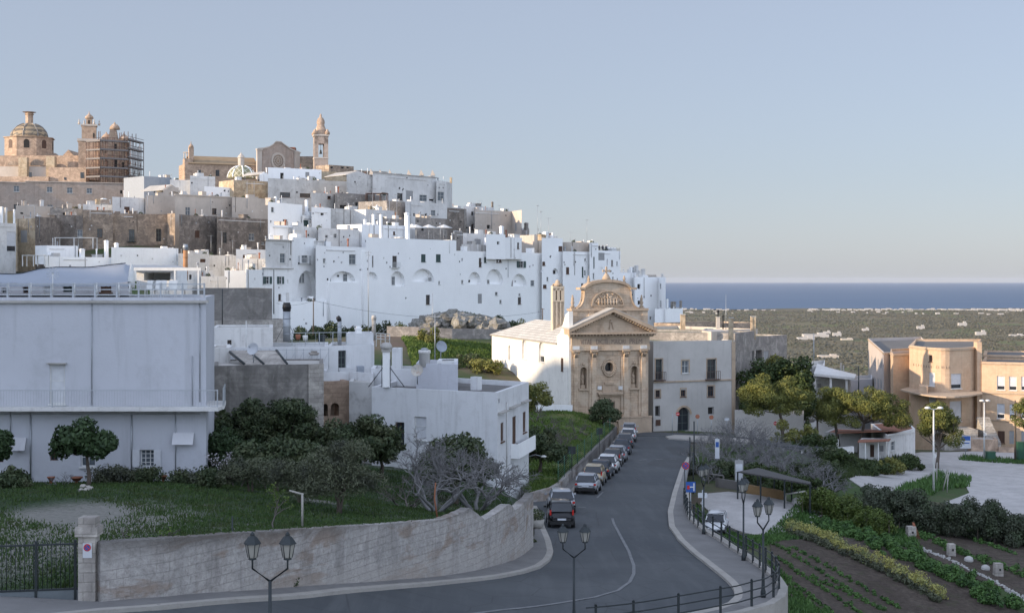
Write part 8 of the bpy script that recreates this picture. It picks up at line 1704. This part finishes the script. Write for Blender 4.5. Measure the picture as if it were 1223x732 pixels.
spots=[((671,631),'black','tall',3.6,1.60,1.56,'small dark hatchback parked nearest, in front of the wall end',None),((672,613.5),'silver','hatch',4.1,1.72,1.46,'silver hatchback right behind the nearest dark car',None),((699,590.5),'silver','hatch',3.85,1.65,1.42,'silver hatchback at the front of the long kerb row',0),((708,580),'beige','tall',3.6,1.6,1.54,'beige small car behind the silver hatchback',0),((715.5,572.5),'navy','hatch',4.0,1.7,1.46,'dark navy car behind the beige one',0),((724.5,565.5),'white','hatch',4.0,1.7,1.5,'white hatchback in the middle of the row',0),((730.5,557.5),'dgrey','tall',3.8,1.66,1.52,'dark grey car behind the white hatchback',0),((736,552),'silver','hatch',4.1,1.7,1.46,'pale silver car in the upper half of the row',0),((742,543.5),'navy','sedan',4.3,1.72,1.42,'dark saloon car near the top of the row',0),((746,535.5),'grey','hatch',4.0,1.7,1.5,'grey car third from the top of the row',0),((750,528),'white','hatch',4.0,1.7,1.45,'white car second from the top of the row',0),((751.5,521.8),'silver','tall',3.9,1.7,1.55,'silver car at the very top of the row near the church',0)]
protos={}
drv=[on(px,py,zr)for(px,py),*_ in spots]
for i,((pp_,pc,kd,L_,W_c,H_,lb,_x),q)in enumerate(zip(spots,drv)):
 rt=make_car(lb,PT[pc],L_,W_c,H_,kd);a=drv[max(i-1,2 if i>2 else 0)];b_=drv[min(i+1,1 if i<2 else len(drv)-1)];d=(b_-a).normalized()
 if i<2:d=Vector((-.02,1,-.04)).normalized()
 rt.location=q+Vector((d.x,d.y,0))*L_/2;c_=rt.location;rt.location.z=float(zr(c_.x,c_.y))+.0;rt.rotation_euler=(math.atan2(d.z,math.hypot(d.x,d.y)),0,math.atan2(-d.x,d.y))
rt=make_car('white hatchback parked below the pavement railing at the gravel yard',PT['white'],3.95,1.68,1.45,'hatch');rt['group']='cars in the yard';q=on(853,641,ZGR);rt.location=q+Vector((.4,1.9,.1));rt.rotation_euler=(0,0,math.pi-.22)
def lamp(label,px,base_z,Y,H_,rz,sp=.48):
 x=(px-CX)/F*Y;rt=empty('street_lamp',(x,Y,base_z),label,'street lamp','double lantern street lamps');b_=Vector((x,Y,base_z));d=Vector((math.cos(rz),math.sin(rz),0))
 hf_=H_-1.25;mb=MB();mb.lathe([(.11,0),(.11,.35),(.075,.45),(.06,1.0),(.05,1.05),(.045,hf_)],b_,10);mb.build('pole',M['iron'],rt)
 for s_ in(-1,1):
  e=b_+d*(s_*sp);mb=MB();mb.tube([b_+Vector((0,0,hf_-.02)),e+Vector((0,0,hf_+.32)),e+Vector((0,0,hf_+.62))],[.035,.03,.028],8);mb.build('arm',M['iron'],rt)
  o=e+Vector((0,0,hf_+.60));mb=MB();mb.lathe([(.09,0),(.12,.03),(.19,.37),(.19,.38)],o,6,smooth=False);la=mb.build('lantern',M['lamp_glass'],rt)
  mb=MB();mb.lathe([(.24,.38),(.22,.42),(.12,.56),(.06,.60),(.06,.64),(.02,.70)],o,6,smooth=False);mb.lathe([(.11,-.04),(.10,.02)],o,6,smooth=False)
  for k in range(6):a=k*math.pi/3;mb.tube([o+Vector((.12*math.cos(a),.12*math.sin(a),.02)),o+Vector((.195*math.cos(a),.195*math.sin(a),.39))],.012,4)
  mb.build('lantern_cap',M['iron'],la)
lamp('double lantern street lamp nearest the camera in front of the garden wall',322.5,zat(637,38)-4.2,38,4.2,.0,.47);lamp('double lantern street lamp at the bottom centre before the road',685.5,zat(626.5,55)-4.3,55,4.3,.02,.43)
q=on(888,672,zr);lamp('double lantern lamp on the outer pavement, middle of the bend',888,q.z,q.y,4.25,1.15,.3)
q=on(911,716,zr);lamp('double lantern lamp on the tight end of the bend',911.5,q.z,q.y,4.15,.75,.38)
q=on(840,640,zr);lamp('double lantern lamp farthest up the pavement behind the signs',840.5,q.z,q.y,4.1,1.0,.3)
ir=densify([Vector((p.x,p.y,0))for p in SR[4:17]],.4);ir=[Vector((p.x,p.y,float(zr(p.x,p.y))+.28))for p in ir];rr_=empty('pavement_railing',ir[0],'dark iron railing with three rails round the outer pavement of the bend','railing');acc=0;last=None
for i,q in enumerate(ir):
 if last is None or(q-last).length>1.75:mb=MB();mb.box(q+Vector((0,0,.45)),(.09,.09,1.1));mb.lathe([(.06,1.0),(.03,1.08)],q,6);mb.build('post',M['iron'],rr_);last=q
for hh in(.95,.62,.3):mb=MB();mb.tube([q+Vector((0,0,hh))for q in ir],.028,6);mb.build('rail',M['iron'],rr_)
def sign(label,px,base,Y,h,kind,zf=None,face=0.0):
 if base is not None:b_=on(px,base,zf or zr)
 else:b_=G(px,0,Y,zf)
 rt=empty('road_sign',b_,label,'sign');mb=MB();mb.tube([b_,b_+Vector((0,0,h))],.035,8);mb.build('post',M['galv'],rt);c_=b_+Vector((0,-.06,h-.3));d=Vector((math.cos(face),math.sin(face),0));nn=Vector((d.y,-d.x,0))
 def disc(r,m,o,nm,w=None,n=20):mb=MB();mb.slab([c_+nn*o+d*(r*math.cos(2*math.pi*k/n))+Vector((0,0,r*math.sin(2*math.pi*k/n)))for k in range(n)],nn*.012);return mb.build(nm,M[m],rt)
 def rect(w,hh,m,o,nm,dx=0,dz=0,r=0):mb=MB();cr,sr_=math.cos(r),math.sin(r);mb.slab([c_+nn*o+d*(dx+x*cr-z*sr_)+Vector((0,0,dz+x*sr_+z*cr))for x,z in((-w/2,-hh/2),(w/2,-hh/2),(w/2,hh/2),(-w/2,hh/2))],nn*.012);return mb.build(nm,M[m],rt)
 if kind=='nostop':disc(.27,'red',0,'red_ring');disc(.21,'blue',.014,'blue_disc');rect(.4,.05,'red',.028,'red_bar',r=.785);rect(.4,.05,'red',.030,'red_bar',r=-.785)
 if kind=='blue':rect(.6,.66,'blue',0,'panel');rect(.16,.24,'red',.014,'red_symbol',-.15,-.02);rect(.22,.07,'plate',.014,'white_symbol',.06,0);rect(.08,.5,'plate',.016,'white_symbol',.2,0)
 if kind=='noentry':disc(.22,'red',0,'red_disc');rect(.3,.07,'plate',.014,'white_bar')
 if kind=='plate':rect(.55,.3,'plate',0,'panel')
 if kind=='tall':rect(.42,1.9,'plate',0,'panel',0,-.75);rect(.3,.5,'blue',.014,'blue_field',0,-.35)
 if kind=='board':rect(.75,1.9,'board',0,'panel',0,-.75);rect(.6,.7,'plate',.014,'notice',0,-.5);rect(.6,.6,'plate',.014,'notice',0,-1.25)
 if kind=='map':rect(1.25,1.5,'plate',0,'panel',0,-.5);rect(1.1,.5,'blue',.014,'blue_field',0,-.05);rect(.9,.12,'blue',.014,'blue_line',0,-.6)
 if kind=='yellow':disc(.25,'clay',0,'panel')
 return rt
sign('round red and blue no stopping sign on the right pavement',818.8,592,0,2.5,'nostop');sign('square blue road sign with a red mark beside the railing',824.8,622,0,2.45,'blue');sign('blank white plate sign in front of the gravel yard',839,632,0,2.35,'plate')
sign('round red no entry sign in front of the convent door',809.3,517.5,0,2.6,'noentry');sign('bare sign pole left of the red round sign',803,519,0,2.6,'none');sign('round red sign on a short pole by the bare bushes',926,524,0,2.1,'noentry');sign('brown round sign on the corner of the island',833,521,0,2.6,'yellow');sign('orange brown round sign behind the bare bushes',849.5,522,0,2.6,'yellow')
sign('tall narrow white timetable sign at the yard',856.5,None,136,3.4,'tall',ZGR);sign('tall grey notice board at the left end of the shed',882.5,None,126,2.9,'board',ZGR);sign('blue and white information board in front of the hospital',1153,None,168,2.9,'map',ZGR);sign('small blue parking sign behind the bushes',868,520,0,2.2,'plate')
for i,(px,yt,Y,r)in enumerate(((829,503,128,.06),(824,522,118,.05),(828,540,105,.05),(818,560,98,.04))):
 b_=G(px,0,Y,zr);mb=MB();mb.tube([b_,(b_.x,b_.y,zat(yt,Y))],r,8);tag(mb.build('street_pole',M['iron'],origin=b_),['tallest dark pole on the right pavement edge','dark pole above the no stopping sign','short dark pole at the yard entrance','thin dark pole beside the blue sign'][i],'pole')
def floodlamp(label,px,base,yt,heads,Y):
 b_=G(px,0,Y);z1=zat(yt,Y);rt=empty('light_pole',b_,label,'light pole','tall white light poles of the car park');mb=MB();mb.tube([b_,(b_.x,b_.y,z1)],[.12,.07],10);mb.build('pole',M['frame_w'],rt)
 for s_ in heads:mb=MB();mb.tube([(b_.x,b_.y,z1),(b_.x+s_*.55,b_.y-.1,z1+.15)],.035,6);mb.lathe([(.10,-.1),(.30,-.03),(.28,.08),(.1,.16)],(b_.x+s_*.62,b_.y-.1,z1+.15),12);mb.build('lamp_head',M['frame_w'],rt)
 mb=MB();mb.box((b_.x+.15,b_.y,b_.z+(z1-b_.z)*.45),(.2,.2,.3));mb.build('switch_box',M['frame_w'],rt)
floodlamp('tall white double headed light pole on the car park island',1115,572,489,(-1,1),138);floodlamp('slim grey light pole with two heads in front of the hospital',1175.5,545,480,(-.5,.6),168);pole('wooden utility pole in front of the right hospital wing',1212.5,478,549,166,.13,'trunk','utility pole',((.6,.7),))
for px,w,h,lb in((1183,.9,1.1,'green waste bin between the terrace wall and the car park'),(1219.5,.9,2.3,'tall green kiosk box at the right edge')):
 b_=G(px,0,167);rt=empty('waste_bin' if px<1200 else 'green_box',b_,lb,'bin' if px<1200 else 'kiosk');mb=MB();mb.box(b_+Vector((0,0,h/2)),(w,w*.8,h),taper=1.08);mb.build('body',M['bin'],rt);mb=MB();mb.box(b_+Vector((0,0,h+.05)),(w*1.15,w*.95,.1));mb.build('lid',M['bin'],rt)
b_=gp(655,592,lambda x,y:float(zk(x,y)))if False else on(647,617,zr);
q=on(641,633,zr);rt=empty('planter',q,'round pale stone planter with a small shrub at the wall end','planter');mb=MB();mb.lathe([(.28,0),(.4,.15),(.45,.5),(.4,.52)],q+Vector((0,0,.12)),12);mb.build('pot',M['kerb'],rt);C=np.array([[q.x,q.y,q.z+.8]]);v,f=leaves(C,np.array([.45]),500,.07,np.random.default_rng(2));fast_mesh('foliage',v,f,M['leaf_dark'],rt)
b_=on(632,603,zr);g_=cfa[1];u,z=g_.hit(631,545);a=g_.W(min(u,g_.L-.1),z,.02);rt=empty('wall_lamp',a,'curved white street light arm on the corner house','lamp');mb=MB();mb.tube([a,a+Vector((.5,-.1,.15)),a+Vector((.9,-.1,.05))],.03,6);mb.build('arm',M['galv'],rt);mb=MB();mb.lathe([(.08,.05),(.22,0),(.18,-.1)],a+Vector((1.1,-.1,.05)),10);mb.build('lamp_head',M['frame_w'],rt)
def cable(a,b_,sag,r,label):
 mb=MB();a,b_=Vector(a),Vector(b_);mb.tube([a.lerp(b_,t/16)-Vector((0,0,sag*4*(t/16)*(1-t/16)))for t in range(17)],r,4);tag(mb.build('overhead_cable',M['iron'],origin=a),label,'cable')
cable(P(374,359,190),P(648,372,215),1.6,.02,'thin overhead cable slung across the white town wall');cable(P(374,359,190),P(330,362,240),.5,.02,'short cable from the wooden pole to the leftmost houses')
